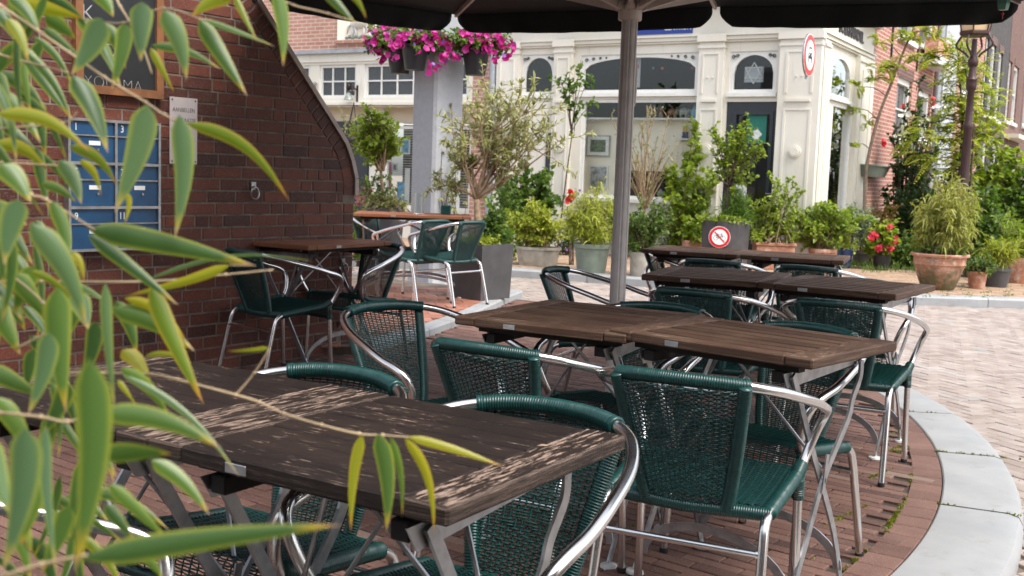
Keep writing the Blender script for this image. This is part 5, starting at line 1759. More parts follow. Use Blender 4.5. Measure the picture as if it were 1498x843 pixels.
# ------------------------------------------------------------------ houses along the side street
def house(name, label, x0, x1, mat, wins, ztop=9.5, extra=None, vset=0.0, glass='dark_glass'):
    u0, u1 = SD.px(x0, 200)[0], SD.px(x1, 200)[0]
    u0 += .002
    o = SD.pt(u0, 0, 0)
    root = thing(name, label, 'building', o)
    hs = []
    for (xa, ya, xb, yb, *_) in wins:
        h = rect(SD, xa, ya, xb, yb); hs.append((max(u0 + .05, h[0]), min(u1 - .05, h[1]), h[2], h[3]))
    w = MB(); holes_wall(w, SD, u0, u1, -.08, ztop, -.30 + vset, vset, hs)
    fbox(w, SD, u0, u1, -.9, -.85, -.05, ztop)
    w.build('wall', mat, root, loc=o, uv=fuv(SD, o))
    for h in hs:
        window_unit(SD, h, root, M['white_frame'], vb=-.14 + vset, fw=.10, trans=(.5,) if h[3] - h[2] > 1 else (), glass=glass, loc=o, depth=.09)
        s_ = MB(); fbox(s_, SD, h[0] - .06, h[1] + .06, -.05 + vset, .07 + vset, h[2] - .09, h[2] - .001); s_.build('window_sill', M['white_frame'], root, loc=o)
        s_ = MB(); fbox(s_, SD, h[0] - .05, h[1] + .05, .002 + vset, .012 + vset, h[3] + .001, h[3] + .2); s_.build('window_lintel', M['brick_brown'], root, loc=o, uv=fuv(SD, o))
    r_ = MB(); fbox(r_, SD, u0, u1, -.4, .25, ztop, ztop + .12); r_.build('roof_edge', M['white'], root, loc=o)
    if extra: extra(root, o, u0, u1)
    return root
def ex1(root, o, u0, u1):
    a = MB()
    for (px, py) in ((1304, 62), (1341, 85)):
        u, z = SD.px(px, py); fbox(a, SD, u - .025, u + .025, .0, .03, z - .25, z + .25)
    a.build('wall_anchor', M['iron'], root, loc=o)
house('red_brick_house', 'red brick house with white sash windows next to the white corner shop', 1270, 1371, M['brick_red'], [(1310, 114, 1332, 206), (1341, 133, 1360, 205), (1315, 20, 1339, 58), (1345, 25, 1367, 70)], extra=ex1)
u, z = SD.px(1372, 120, .07); a = SD.pt(u, .07, 0)
dp2 = thing('drainpipe', 'dark grey drainpipe between the red brick house and the grey house', 'drainpipe', a)
m1 = MB(); m1.tube([a + V((0, 0, .05)), a + V((0, 0, 8))], .07, 12); m1.build('pipe', M['pipe'], dp2, loc=a, smooth=True, auto=40)
m1 = MB(); fbox(m1, SD, u - .03, u + .03, 0, .05, 3.0, 3.05); fbox(m1, SD, u - .03, u + .03, 0, .05, 1.5, 1.55); m1.build('bracket', M['pipe'], dp2, loc=a)
house('grey_house', 'narrow grey plastered house front behind the lamp post', 1374, 1393, M['grey_plaster'], [])
house('narrow_brick_house', 'narrow red brick house with one tall white window behind the lamp post', 1393.5, 1431, M['brick_red'], [(1406, 60, 1422, 140), (1406, 175, 1420, 240)])
house('black_house', 'black tarred brick house with three tall white-framed windows', 1432, 1467, M['brick_black'], [(1436, 50, 1444, 168), (1447, 62, 1454, 172), (1458, 74, 1464, 178), (1437, 198, 1443, 260), (1450, 200, 1458, 262)])
def ex4(root, o, u0, u1):
    a = MB(); z = SD.px(1478, 205)[1]; fbox(a, SD, u0 + .2, u1 - .1, .0, .4, z, z + .12); a.build('awning_ledge', M['cream'], root, loc=o)
house('brown_brick_house', 'brown brick house with paired white windows at the right edge', 1467.5, 1491, M['brick_brown'], [(1470, 86, 1478, 178), (1481, 95, 1488, 182), (1469, 215, 1488, 300)], extra=ex4)
house('dark_brick_house', 'dark brick house cut off at the right edge of the picture', 1491.5, 1560, M['brick_brown'], [(1500, 60, 1515, 190)])
# sheer dark back row so the street closes behind
# window box on the red house
u, z = SD.px(1283, 251, .18); o = SD.pt(u, .18, z)
wbx = thing('wall_planter', 'dark green trough hung on the red brick house beside the sapling stem', 'planter', o)
m1 = MB(); ua, ub = SD.px(1268, 251, .18)[0], SD.px(1298, 251, .18)[0]
m1.hexa([SD.pt(*q) for q in ((ua + .1, .04, z - .09), (ub - .1, .04, z - .09), (ub - .1, .17, z - .09), (ua + .1, .17, z - .09), (ua, .01, z + .08), (ub, .01, z + .08), (ub, .22, z + .08), (ua, .22, z + .08))])
m1.build('trough', M['sage'], wbx, loc=o)
m1 = MB(); fbox(m1, SD, ua - .01, ub + .01, .0, .235, z + .08, z + .10); m1.build('rim', M['sage'], wbx, loc=o)
u, z = SD.px(1357, 66, .12); o = SD.pt(u, .12, z)
wbx = thing('window_box', 'red wooden window box on the sill of the red brick house', 'planter', o)
m1 = MB(); ua, ub = SD.px(1347, 66)[0], SD.px(1367, 66)[0]; fbox(m1, SD, ua, ub, .08, .32, z - .18, z + .15); m1.build('box', M['terracotta'], wbx, loc=o)
m1 = MB(); fbox(m1, SD, ua - .08, ub + .08, .0, .36, z - .36, z - .19); m1.build('sill_shelf', M['white_frame'], wbx, loc=o)

# ------------------------------------------------------------------ street lamp
def street_lamp():
    b = P(1409, 280, 15.4); o = V((b.x, b.y, PZ))
    root = thing('street_lamp', 'old maroon cast-iron street lamp with an amber glass lantern', 'street lamp', o)
    Z = lambda py: P(1412, py, 15.4).z - PZ
    m1 = MB()
    m1.lathe([(0.114, 0), (0.114, .25), (0.087, .30), (0.081, .75), (0.094, .80), (0.067, .86), (0.057, Z(190)), (0.064, Z(188)), (0.064, Z(183)), (0.050, Z(180)),
              (0.047, Z(135)), (0.067, Z(132)), (0.074, Z(126)), (0.067, Z(120)), (0.077, Z(118)), (0.050, Z(114)), (0.044, Z(100)), (0.067, Z(97)), (0.071, Z(92)), (0.057, Z(88)), (0.040, Z(82)), (0.034, Z(60))], o, 18)
    m1.build('post', M['iron_brown'], root, loc=o, smooth=True, auto=40)
    zb = Z(54) + PZ
    for k in range(4):
        a = math.pi / 4 + k * math.pi / 2
        d = V((math.cos(a), math.sin(a), 0))
        m1 = MB(); c = V((o.x, o.y, 0))
        m1.tube(smooth_path([c + d * .07 + V((0, 0, Z(86) + PZ)), c + d * .12 + V((0, 0, Z(80) + PZ)), c + d * .25 + V((0, 0, Z(70) + PZ)), c + d * .22 + V((0, 0, Z(60) + PZ)), c + d * .17 + V((0, 0, zb))], 4), .015, 7)
        m1.build('scroll_arm', M['iron_brown'], root, loc=o, smooth=True)
    m1 = MB(); m1.lathe([(.20, zb - .02), (.22, zb), (.22, zb + .03), (.19, zb + .05)], (o.x, o.y, 0), 6)
    for k in range(6):
        a = k * math.pi / 3
        m1.tube([(o.x + .195 * math.cos(a), o.y + .195 * math.sin(a), zb + .04), (o.x + .30 * math.cos(a), o.y + .30 * math.sin(a), zb + .62)], .012, 6)
    m1.lathe([(.32, zb + .62), (.34, zb + .66), (.20, zb + .80), (.08, zb + .95), (.04, zb + 1.05)], (o.x, o.y, 0), 6)
    m1.build('lantern_frame', M['iron_brown'], root, loc=o)
    m1 = MB(); m1.lathe([(.18, zb + .05), (.285, zb + .615)], (o.x, o.y, 0), 6); m1.build('lantern_glass', M['lamp_glass'], root, loc=o)
street_lamp()
# ------------------------------------------------------------------ plants
def unit(a): return a / np.maximum(1e-9, np.linalg.norm(a, axis=-1, keepdims=True))
class Leaves:
    def __init__(s): s.B, s.D, s.N, s.l, s.w, s.t = [], [], [], [], [], []
    def add(s, b, d, n, l, w, t):
        s.B.append(b); s.D.append(d); s.N.append(n); s.l.append(l); s.w.append(w); s.t.append(t)
    def into(s, mb, droop=.15):
        if not s.B: return
        B, D, N = np.array(s.B), unit(np.array(s.D)), np.array(s.N)
        l, w, t = np.array(s.l)[:, None], np.array(s.w)[:, None], np.array(s.t)
        S_ = unit(np.cross(D, N)); U = unit(np.cross(S_, D))
        tip = B + D * l - np.array([0, 0, 1]) * l * droop
        m1, m2 = B + D * l * .32 + U * w * .12, B + D * l * .68 + U * w * .06 - np.array([0, 0, 1]) * l * droop * .4
        vs = np.stack([B, m1 - S_ * w * .5 + U * w * .12, m2 - S_ * w * .38 + U * w * .08, tip, m2 + S_ * w * .38 + U * w * .08, m1 + S_ * w * .5 + U * w * .12, m1, m2], 1)
        n = len(B)
        o = len(mb.v)
        mb.v.extend(map(tuple, vs.reshape(-1, 3)))
        for i in range(n):
            k = o + i * 8
            mb.f.extend([(k, k + 6, k + 1), (k + 1, k + 6, k + 7, k + 2), (k + 2, k + 7, k + 3), (k, k + 5, k + 6), (k + 6, k + 5, k + 4, k + 7), (k + 7, k + 4, k + 3)])
        mb.mi.extend([0] * (6 * n))
        for x in t: mb.c.extend([(float(x), 0, 0)] * 8)

def rnd_dir(rs):
    v = np.array([rs.gauss(0, 1), rs.gauss(0, 1), rs.gauss(0, 1)])
    return v / np.linalg.norm(v)

FULL = 1.15
def clampF(c, mg=.45):
    for _ in range(60):
        q = c - C0
        df, ds = q.dot(FR.n), q.dot(SD.n)
        if max(df, ds) >= mg: break
        c = V((c.x * .993, c.y * .993, c.z))
    return c
def grow(root, base, crown, rad, n_stem, n_twig, n_leaf, ll, lw, leafm, stemm, seed, twig=.12, up=.3, droop=.15, t0=.35, stem_r=.006, spread=.04, trunk=None, shell=.35, parts=('foliage', 'stem'), lean=(0, 0)):
    """stems from the base to points in an ellipsoid crown, side twigs, leaves on the twigs"""
    rs = random.Random(seed)
    base = V(base); c = base + V(crown)
    ll *= FULL; lw *= FULL * 1.1; n_leaf = int(round(n_leaf * 1.5)); n_stem = int(n_stem * 1.15)
    st = MB(); lv = Leaves()
    roots = []
    if trunk:
        th, tr = trunk
        top = base + V((lean[0], lean[1], th))
        q = smooth_path([base, base.lerp(top, .5) + V((rs.uniform(-.02, .02), rs.uniform(-.02, .02), 0)), top], 3)
        st.tube(q, list(np.linspace(tr, tr * .72, len(q))), 8)
        base2 = top
    else:
        base2 = base
    for i in range(n_stem):
        d = rnd_dir(rs); r_ = (shell + (1 - shell) * rs.random() ** .5) * (1.32 if rs.random() < .16 else 1)
        e = c + V((d[0] * rad[0] * r_, d[1] * rad[1] * r_, d[2] * rad[2] * r_))
        if e.z < base.z + .03: e.z = base.z + .03 + rs.random() * .05
        b = base2 + V((rs.uniform(-spread, spread), rs.uniform(-spread, spread), 0))
        mid = b.lerp(e, .5) + V((rs.uniform(-.1, .1) * rad[0], rs.uniform(-.1, .1) * rad[1], (e - b).length * .12))
        path = smooth_path([b, mid, e], 4)
        st.tube(path, list(np.linspace(stem_r, stem_r * .35, len(path))), 5)
        for k in range(n_twig):
            t = t0 + (1 - t0) * (k + rs.random()) / n_twig
            j = min(len(path) - 2, int(t * (len(path) - 1)))
            p = path[j].lerp(path[j + 1], rs.random())
            tg = (path[j + 1] - path[j]).normalized()
            dd = V(rnd_dir(rs)) * .8 + tg * .7 + V((0, 0, up))
            dd.normalize()
            L = twig * rs.uniform(.5, 1.3)
            q = p + dd * L
            st.tube([p, q], [stem_r * .35, stem_r * .2], 3)
            tone = rs.gauss(.45, .22)
            for m_ in range(n_leaf):
                s_ = (m_ + .6) / n_leaf
                bp = p.lerp(q, s_)
                ld = np.array(dd) * .5 + rnd_dir(rs) * .8 + np.array([0, 0, .12])
                nn = np.array([0, 0, 1.0]) + rnd_dir(rs) * .7
                sc_l = rs.uniform(.42, 1.25)
                lv.add(np.array(bp), ld, nn, ll * sc_l, lw * sc_l, min(1, max(0, tone + rs.gauss(0, .16))))
    m1 = MB(); lv.into(m1, droop)
    f = m1.build(parts[0], leafm, root, loc=wloc(root))
    s2 = st.build(parts[1], stemm, root, loc=wloc(root), smooth=True)
    return c

def blooms(root, pts, r, mat, seed, name='blossoms', petals=5, cup=.3, each=False):
    if each:
        for i, p in enumerate(pts): blooms(root, [p + V((.4 * r, 0, .2 * r)), p - V((.35 * r, .01, .2 * r)), p + V((0, -.015, .35 * r)), p][-3:], r, mat, seed + i, name, petals, cup)
        return
    rs = random.Random(seed)
    m1 = MB()
    for p in pts:
        p = V(p); n = V(rnd_dir(rs)) + V((0, -.9, .35)); n.normalize()
        a = n.orthogonal().normalized(); b = n.cross(a)
        rr = r * rs.uniform(.75, 1.15); t = rs.random()
        k = petals * 2
        vs = [p - n * rr * cup * .7]
        for i in range(k):
            an = 2 * math.pi * i / k
            q = rr * (1 if i % 2 else .82)
            vs.append(p + a * math.cos(an) * q + b * math.sin(an) * q + n * rr * cup * (.5 if i % 2 else .25))
        m1.add(vs, [(0, 1 + i, 1 + (i + 1) % k) for i in range(k)], 0, (t, 0, 0))
    return m1.build(name, mat, root, loc=wloc(root))

def lathe_pot(root, c, prof, mat, soil_z, soil_r, n=28, sx=1, sy=1, name='pot'):
    m1 = MB()
    inner = [(prof[-1][0] - .015, prof[-1][1]), (prof[-1][0] - .022, soil_z)]
    m1.lathe(prof + inner, c, n, sx=sx, sy=sy)
    m1.build(name, mat, root, loc=c, smooth=True, auto=35)
    m1 = MB(); m1.lathe([(.001, soil_z + .012), (soil_r, soil_z + .006)], c, n, sx=sx, sy=sy, cap=False)
    m1.build('soil', M['soil'], root, loc=c)

def pot_at(px, py, z=None):
    return G(px, py, PZ if z is None else z)

def potted(px, py, wpx, hpx, mat, label, name='potted_plant', taper=.78, lip=True, depth_in=0.0, sx=1, sy=1, cat='potted plant', group=None):
    c = pot_at(px, py); s_ = c.y / F_PX * 1.0
    c = clampF(c + V((0, wpx * s_ / 2 * .8 + depth_in, 0)), wpx * s_ / 2 + .05); s_ = c.y / F_PX
    r, h = wpx * s_ / 2, hpx * s_
    root = thing(name, label, cat, c, group=group)
    prof = [(r * taper, 0), (r * (taper + (1 - taper) * .5), h * .5), (r * .97, h * .84)]
    prof += [(r * 1.03, h * .85), (r * 1.03, h)] if lip else [(r, h)]
    lathe_pot(root, c, prof, mat, h * .88, r * .93, sx=sx, sy=sy)
    return root, c + V((0, 0, h * .9)), s_

def crown_px(base, px0, px1, py0, s_):
    """crown size in metres from its pixel box at that distance"""
    top = P((px0 + px1) / 2, py0, base.y).z
    return (px1 - px0) / 2 * s_, top - base.z, P((px0 + px1) / 2, py0, base.y).x - base.x

PB = 'pots of plants lined up before the white shop'
# zinc tub
root, b, s_ = potted(787, 391, 66, 28, M['zinc'], 'oval zinc tub with a bright yellow-green leafy bush', taper=.84, sx=1.0, sy=.62, group=PB)
w_, h_, dx = crown_px(b, 740, 826, 297, s_)
grow(root, b, (dx, 0, h_ * .5), (w_, w_ * .7, h_ * .52), 46, 9, 5, .055, .026, M['L_yellow'], M['bark_tan'], 21, .12, .7, spread=.16)
# sage pot, feathery yellow
root, b, s_ = potted(866, 400, 52, 42, M['sage'], 'sage green plastic pot with feathery yellow bamboo grass left of the parasol pole', taper=.80, group=PB)
w_, h_, dx = crown_px(b, 824, 908, 281, s_)
grow(root, b, (dx, 0, h_ * .52), (w_ * .95, w_ * .75, h_ * .5), 60, 11, 6, .075, .010, M['L_yellow'], M['bark_tan'], 22, .12, .35, droop=.5, spread=.12, t0=.3)
# metal bucket
root, b, s_ = potted(942, 406, 40, 36, M['zinc'], 'dented square zinc bucket with a dense dark shrub right of the parasol pole', taper=.95, lip=False, group=PB)
w_, h_, dx = crown_px(b, 902, 985, 292, s_)
grow(root, b, (dx, 0, h_ * .5), (w_ * .95, w_ * .7, h_ * .5), 44, 9, 5, .04, .022, M['L_mid'], M['bark'], 23, .10, .5)
# bare-stemmed twiggy shrub in front of the display window
c = clampF(pot_at(945, 384) + V((0, .45, 0))); root = thing('twiggy_shrub', 'airy twiggy shrub with thin branches in front of the display window', 'shrub', c)
s_ = c.y / F_PX; w_, h_, dx = crown_px(c, 898, 1005, 140, s_)
grow(root, c, (dx, 0, h_ * .70), (w_ * 1.0, w_ * .6, h_ * .33), 26, 7, 4, .034, .013, M['L_olive'], M['bark_tan'], 24, .14, .5, trunk=(.75, .022), stem_r=.011)
# slim sapling by the white pilaster
c = clampF(pot_at(816, 385) + V((0, .6, 0))); root = thing('slim_sapling', 'tall slim sapling with loose leaf clusters before the left white pilaster', 'sapling', c)
s_ = c.y / F_PX; w_, h_, dx = crown_px(c, 790, 860, 88, s_)
grow(root, c, (dx + .22, 0, h_ * .84), (w_ * .85, w_ * .5, h_ * .16), 9, 4, 5, .075, .04, M['L_mid'], M['bark_dark'], 25, .16, .2, trunk=(h_ * .62, .012), stem_r=.007, lean=(.15, 0))
# climber and shrubs at the foot of the shop
def wallplant(name, label, px, py, box, n, mats, seed, ll=.07, lw=.04, dep=.5, cat='shrub', nt_=9, nl=5, twig=.14, droop=.15, **k):
    c = clampF(pot_at(px, py) + V((0, dep, 0)), .28); root = thing(name, label, cat, c)
    s_ = c.y / F_PX; w_, h_, dx = crown_px(c, box[0], box[1], box[2], s_)
    lo = k.pop('low', .0)
    grow(root, c, (dx, 0, h_ * (.5 + lo * .5)), (w_, min(w_ * .75, .7), h_ * (.5 - lo * .5)), n, nt_, nl, ll, lw, mats[0], mats[1], seed, twig, droop=droop, **k)
    return root, c
wallplant('climbing_shrub', 'dark green big-leaved shrub against the white shutter behind the zinc tub', 775, 376, (728, 812, 215), 40, (M['L_mid'], M['bark']), 31, .085, .055, .9)
wallplant('low_shrub', 'low mixed green shrub behind the sage pot under the display window', 905, 378, (880, 935, 290), 20, (M['L_mid'], M['bark_tan']), 32, .06, .03, .7)
wallplant('leafy_shrub', 'light green broad-leaved shrub between the zinc bucket and the no-cycling planter', 1005, 380, (975, 1050, 200), 34, (M['L_bright'], M['bark_tan']), 33, .085, .05, .8)
wallplant('speckled_shrub', 'fine pale-leaved shrub at the sill right of the twiggy shrub', 985, 384, (960, 1030, 275), 26, (M['L_grey'], M['bark_tan']), 34, .05, .02, .5)
c = clampF(pot_at(838, 392) + V((0, .5, 0))); root = thing('red_dahlia', 'thin plant with dark red blooms beside the sage pot', 'flower', c)
s_ = c.y / F_PX; w_, h_, dx = crown_px(c, 824, 850, 285, s_)
grow(root, c, (dx, 0, h_ * .6), (w_, w_, h_ * .4), 12, 5, 4, .06, .02, M['L_mid'], M['bark'], 35, .1)
blooms(root, [P(835, 281, c.y), P(836, 289, c.y), P(833, 293, c.y), P(838, 284, c.y)], .05, M['red_petal'], 36, petals=9, name='flower', each=True)
blooms(root, [P(x, y, c.y + .1) for x, y in ((842, 281), (846, 284), (848, 279), (852, 286), (855, 288))], .02, M['purple'], 37, name='purple_spike')
c = pot_at(830, 374) + V((0, .1, 0)); root = thing('bellflower', 'low plant with small violet flowers between zinc tub and sage pot', 'flower', c)
s_ = c.y / F_PX
grow(root, c, (0, 0, .14), (.16, .12, .14), 20, 5, 4, .04, .02, M['L_dark'], M['bark'], 38, .06)
blooms(root, [c + V((random.uniform(-.17, .17), random.uniform(-.2, 0), random.uniform(.03, .28))) for _ in range(16)], .018, M['purple'], 39)
# big dark planter with no-cycling sign
c = clampF(pot_at(1065, 397) + V((0, .32, 0))); s_ = c.y / F_PX
root = thing('round_planter', 'large dark grey planter with a young tree and grass before the shop door', 'planter', c, group=PB)
r, h = 35 * s_, P(1065, 323, c.y).z - c.z
lathe_pot(root, c, [(r * .93, 0), (r * 1.0, h)], M['anthracite'], h * .9, r * .95)
b = c + V((0, 0, h * .9))
w_, h_, dx = crown_px(b, 1032, 1112, 168, s_)
grow(root, b + V((0, 0, 0)), (dx + .02, 0, h_ * .66), (w_, w_ * .7, h_ * .36), 30, 7, 5, .055, .032, M['L_bright'], M['bark_dark'], 41, .13, .3, trunk=(h_ * .36, .026), stem_r=.010, parts=('crown', 'trunk'))
grow(root, b, (.18, 0, .20), (.18, .15, .28), 60, 3, 4, .16, .008, M['L_mid'], M['L_mid'], 42, .05, 1.2, parts=('grass', 'grass_stem'), spread=.18, stem_r=.002)
grow(root, b, (0, -.05, .03), (r * 1.08, r, .10), 40, 6, 4, .035, .022, M['L_bright'], M['bark_tan'], 43, .07, parts=('ground_cover', 'runner'), spread=.2, stem_r=.003)
sg = P(1052.5, 347, c.y - r - .02)
n_ = V((-.12, -1, 0)).normalized()
def bike_symbol(fr, cc, root):
    m_ = MB(); k = .075
    def q(x, z): return fr.pt(x * k, .0125, cc.z + z * k)
    for x in (-.62, .62): m_.tube([q(x + .40 * math.cos(i * .35), -.15 + .40 * math.sin(i * .35)) for i in range(18)], .0028, 4, closed=True)
    for pth in (((-.62, -.15), (-.30, .42), (.42, .42), (.62, -.15)), ((-.30, .42), (-.02, -.15), (-.62, -.15)), ((-.02, -.15), (.42, .42)), ((-.30, .42), (-.36, .58)), ((-.50, .60), (-.22, .58)), ((.42, .42), (.38, .70), (.20, .74))):
        m_.tube([q(*w_) for w_ in pth], .0030, 4)
    m_.build('bicycle_symbol', M['sign_black'], root, loc=cc)
    m_ = MB(); a = .094
    fpoly(m_, fr, [(-a * .76, cc.z + a * .64), (-a * .64, cc.z + a * .76), (a * .76, cc.z - a * .64), (a * .64, cc.z - a * .76)], .0155, .017)
    m_.build('red_bar', M['sign_red'], root, loc=cc)
disc_sign('traffic_sign', 'small round no-cycling sign on the dark planter before the shop door', sg, n_, .142, bike_symbol, None)
# terracotta trough
c = clampF(pot_at(1137, 392) + V((0, .3, 0))); s_ = c.y / F_PX; r = 28 * s_
root = thing('trough_planter', 'long terracotta trough with sprawling greenery below the shop door', 'planter', c, group=PB)
m1 = MB(); zt = P(1137, 356, c.y).z
m1.bbox(c.x - r, c.x + r, c.y - .14, c.y + .14, c.z, zt - .03, .01); m1.bbox(c.x - r - .02, c.x + r + .02, c.y - .16, c.y + .16, zt - .032, zt + .01, .008)
m1.build('trough', M['terracotta'], root, loc=c)
b = V((c.x, c.y, zt))
w_, h_, dx = crown_px(b, 1095, 1182, 250, s_)
grow(root, b, (dx, 0, h_ * .36), (w_, .25, h_ * .45), 40, 8, 5, .05, .028, M['L_bright'], M['bark_tan'], 45, .12, .6, spread=.25)
grow(root, b, (-.02, .05, h_ * .66), (.12, .1, h_ * .42), 5, 9, 5, .055, .03, M['L_bright'], M['bark_tan'], 46, .10, .4, parts=('tall_shoots', 'shoot_stem'), spread=.08)
# small reddish box left of it
c = clampF(pot_at(1020, 388) + V((0, .25, 0))); s_ = c.y / F_PX
root = thing('trough_planter', 'small reddish trough with a broad-leaved seedling left of the no-cycling planter', 'planter', c, group=PB)
m1 = MB(); zt = P(1020, 352, c.y).z; m1.bbox(c.x - 18 * s_, c.x + 18 * s_, c.y - .12, c.y + .12, c.z, zt, .012); m1.build('trough', M['terracotta'], root, loc=c)
grow(root, V((c.x, c.y, zt)), (-.02, 0, .10), (.2, .12, .18), 14, 5, 4, .08, .05, M['L_bright'], M['bark_tan'], 47, .09)
# terracotta pot + shrub, blue pot + variegated shrub
root, b, s_ = potted(1206, 397, 40, 32, M['terracotta'], 'terracotta pot with a bright green bush left of the blue pot', group=PB)
w_, h_, dx = crown_px(b, 1158, 1262, 296, s_)
grow(root, b, (dx, 0, h_ * .42), (w_ * .95, w_ * .6, h_ * .52), 60, 9, 5, .055, .034, M['L_bright'], M['bark_tan'], 51, .13, .5, spread=.12)
root, b, s_ = potted(1237, 393, 24, 30, M['blue_pot'], 'dark blue glazed pot with a grey-green variegated bush', lip=False, group=PB)
w_, h_, dx = crown_px(b, 1230, 1286, 298, s_)
grow(root, b, (dx, .15, h_ * .45), (w_ * .98, w_ * .6, h_ * .5), 60, 9, 5, .045, .022, M['L_grey'], M['bark'], 52, .11, .4, spread=.1)
root, b, s_ = potted(1292, 396, 26, 22, M['black_plastic'], 'black pot with coral red geranium heads by the shop corner', lip=False, group=PB)
w_, h_, dx = crown_px(b, 1268, 1316, 328, s_)
grow(root, b, (dx, 0, h_ * .5), (w_, w_ * .7, h_ * .5), 26, 6, 4, .07, .05, M['L_bright'], M['bark_tan'], 53, .1, .4)
hp = []
rs = random.Random(3)
for x, y in ((1277, 346), (1303, 336), (1308, 351), (1300, 362), (1286, 362)):
    o_ = P(x, y, b.y - .12)
    hp = [o_ + V(rnd_dir(rs)) * .058 for _ in range(26)]
    blooms(root, hp, .027, M['pinkred_petal'], 54 + x, name='flower_head', cup=.2)
root, b, s_ = potted(1262, 389, 26, 20, M['anthracite'], 'dark pot under the variegated bush beside the blue pot', group=PB)
grow(root, b, (0, 0, .12), (.2, .15, .16), 14, 5, 4, .05, .03, M['L_mid'], M['bark'], 55, .08)
# urn with bamboo
c = pot_at(1386, 427) + V((0, .3, 0)); s_ = c.y / F_PX
root = thing('terracotta_urn', 'big mossy terracotta urn with a shaggy yellow-green bamboo', 'potted plant', c)
h = P(1386, 371, c.y).z - c.z; r = 38 * s_
lathe_pot(root, c, [(r * .56, 0), (r * .62, h * .05), (r * .78, h * .35), (r * .90, h * .62), (r * .93, h * .68), (r * .96, h * .70), (r * .95, h * .74), (r * .96, h * .90), (r * 1.06, h * .92), (r * 1.08, h * .97), (r * 1.05, h)], M['terracotta_moss'], h * .9, r * .95, 36)
b = c + V((0, 0, h * .92))
w_, h_, dx = crown_px(b, 1338, 1434, 272, s_)
grow(root, b, (dx, 0, h_ * .52), (w_ * .95, w_ * .8, h_ * .5), 85, 11, 6, .085, .013, M['L_bamboo_far'], M['bark_tan'], 61, .13, .35, droop=.55, spread=.2, t0=.25)
grow(root, b, (dx - .1, 0, h_ * .95), (w_ * .6, .2, h_ * .3), 9, 6, 4, .07, .011, M['L_bamboo_far'], M['bark_tan'], 62, .08, .6, parts=('tall_cane_foliage', 'cane'), spread=.12)
grow(root, b, (0, -.1, .02), (r * .95, r * .9, .08), 24, 5, 4, .03, .02, M['L_mid'], M['bark'], 63, .06, parts=('ground_cover', 'runner'), spread=.2, stem_r=.003)
root, b, s_ = potted(1433, 423, 28, 25, M['terracotta'], 'small terracotta pot with dark trailing green right of the urn', group=None)
grow(root, b, (0, 0, .08), (.22, .2, .16), 30, 6, 4, .04, .016, M['L_mid'], M['bark'], 64, .08)
root, b, s_ = potted(1463, 421, 40, 28, M['anthracite'], 'dark grey pot with grassy pale greenery near the right edge')
w_, h_, dx = crown_px(b, 1440, 1492, 345, s_)
grow(root, b, (dx, 0, h_ * .45), (w_, w_ * .7, h_ * .5), 50, 6, 5, .10, .010, M['L_yellow'], M['bark_tan'], 65, .08, .8, droop=.4, spread=.12)
root, b, s_ = potted(1500, 416, 40, 38, M['terracotta'], 'brown clay pot cut off by the right edge of the picture')
grow(root, b, (0, 0, .3), (.3, .25, .35), 40, 6, 5, .09, .014, M['L_bright'], M['bark_tan'], 66, .1, .7, spread=.1)
# far right green mass, each plant its own
fernc = pot_at(1290, 384) + V((0, .4, 0))
root = thing('fern', 'yellowing tall fern against the red brick house wall', 'fern', fernc); s_ = fernc.y / F_PX
lv = Leaves(); st = MB(); rs = random.Random(71)
def frond(p0, p1, rise, nl, ll, lw, rs, lv, st, tone=.6, r=.004):
    p0, p1 = V(p0), V(p1)
    mid = p0.lerp(p1, .55) + V((0, 0, rise))
    path = smooth_path([p0, mid, p1], 6)
    st.tube(path, list(np.linspace(r, r * .3, len(path))), 4)
    q = resample(path, (p1 - p0).length / nl)
    for i in range(1, len(q)):
        tg = (q[i] - q[i - 1]).normalized(); sd = tg.cross(V((0, 0, 1)))
        sd = sd.normalized() if sd.length > .05 else V((1, 0, 0))
        k = math.sin(math.pi * min(1, .18 + .80 * i / len(q)))
        for sgn in (-1, 1):
            d = sd * sgn + tg * .45 + V((0, 0, -.05)) + V(rnd_dir(rs)) * .15
            lv.add(np.array(q[i]), np.array(d), np.array([0, 0, 1.0]) + rnd_dir(rs) * .3, ll * 1.25 * k * rs.uniform(.85, 1.1), lw * 1.35, min(1, max(0, tone + rs.gauss(0, .18))))
for i in range(15):
    e = P(rs.uniform(1262, 1338), rs.uniform(258, 345), fernc.y + rs.uniform(-.25, .3))
    frond(fernc + V((rs.uniform(-.1, .1), 0, .1)), e, .25, 22, .13, .028, rs, lv, st)
m1 = MB(); lv.into(m1); m1.build('foliage', M['L_bronze'], root, loc=fernc); st.build('stem', M['bark'], root, loc=fernc)
wallplant('bronze_shrub', 'bronze and green shrub low against the red brick wall beside the fern', 1275, 382, (1262, 1318, 290), 20, (M['L_bronze'], M['bark_dark']), 72, .06, .03, .9)
wallplant('dark_shrub', 'dense dark green shrub between the geraniums and the urn', 1328, 386, (1295, 1362, 268), 60, (M['L_dark'], M['bark_dark']), 73, .06, .034, .2)
wallplant('low_hedge_plant', 'low dark green creeping plant on the pavement left of the urn', 1330, 394, (1300, 1352, 350), 44, (M['L_mid'], M['bark']), 74, .045, .026, .0)
rr, rc = wallplant('rose_bush', 'tall dark rose bush with red and white roses before the red house windows', 1345, 384, (1296, 1392, 135), 52, (M['L_dark'], M['bark_dark']), 75, .075, .045, .9, nt_=8, stem_r=.012, low=.15)
blooms(rr, [P(x, y, rc.y - .25) for x, y in ((1365, 145), (1367, 154), (1321, 156), (1292, 207), (1293, 212))], .042, M['red_petal'], 76, petals=8, name='rose', each=True)
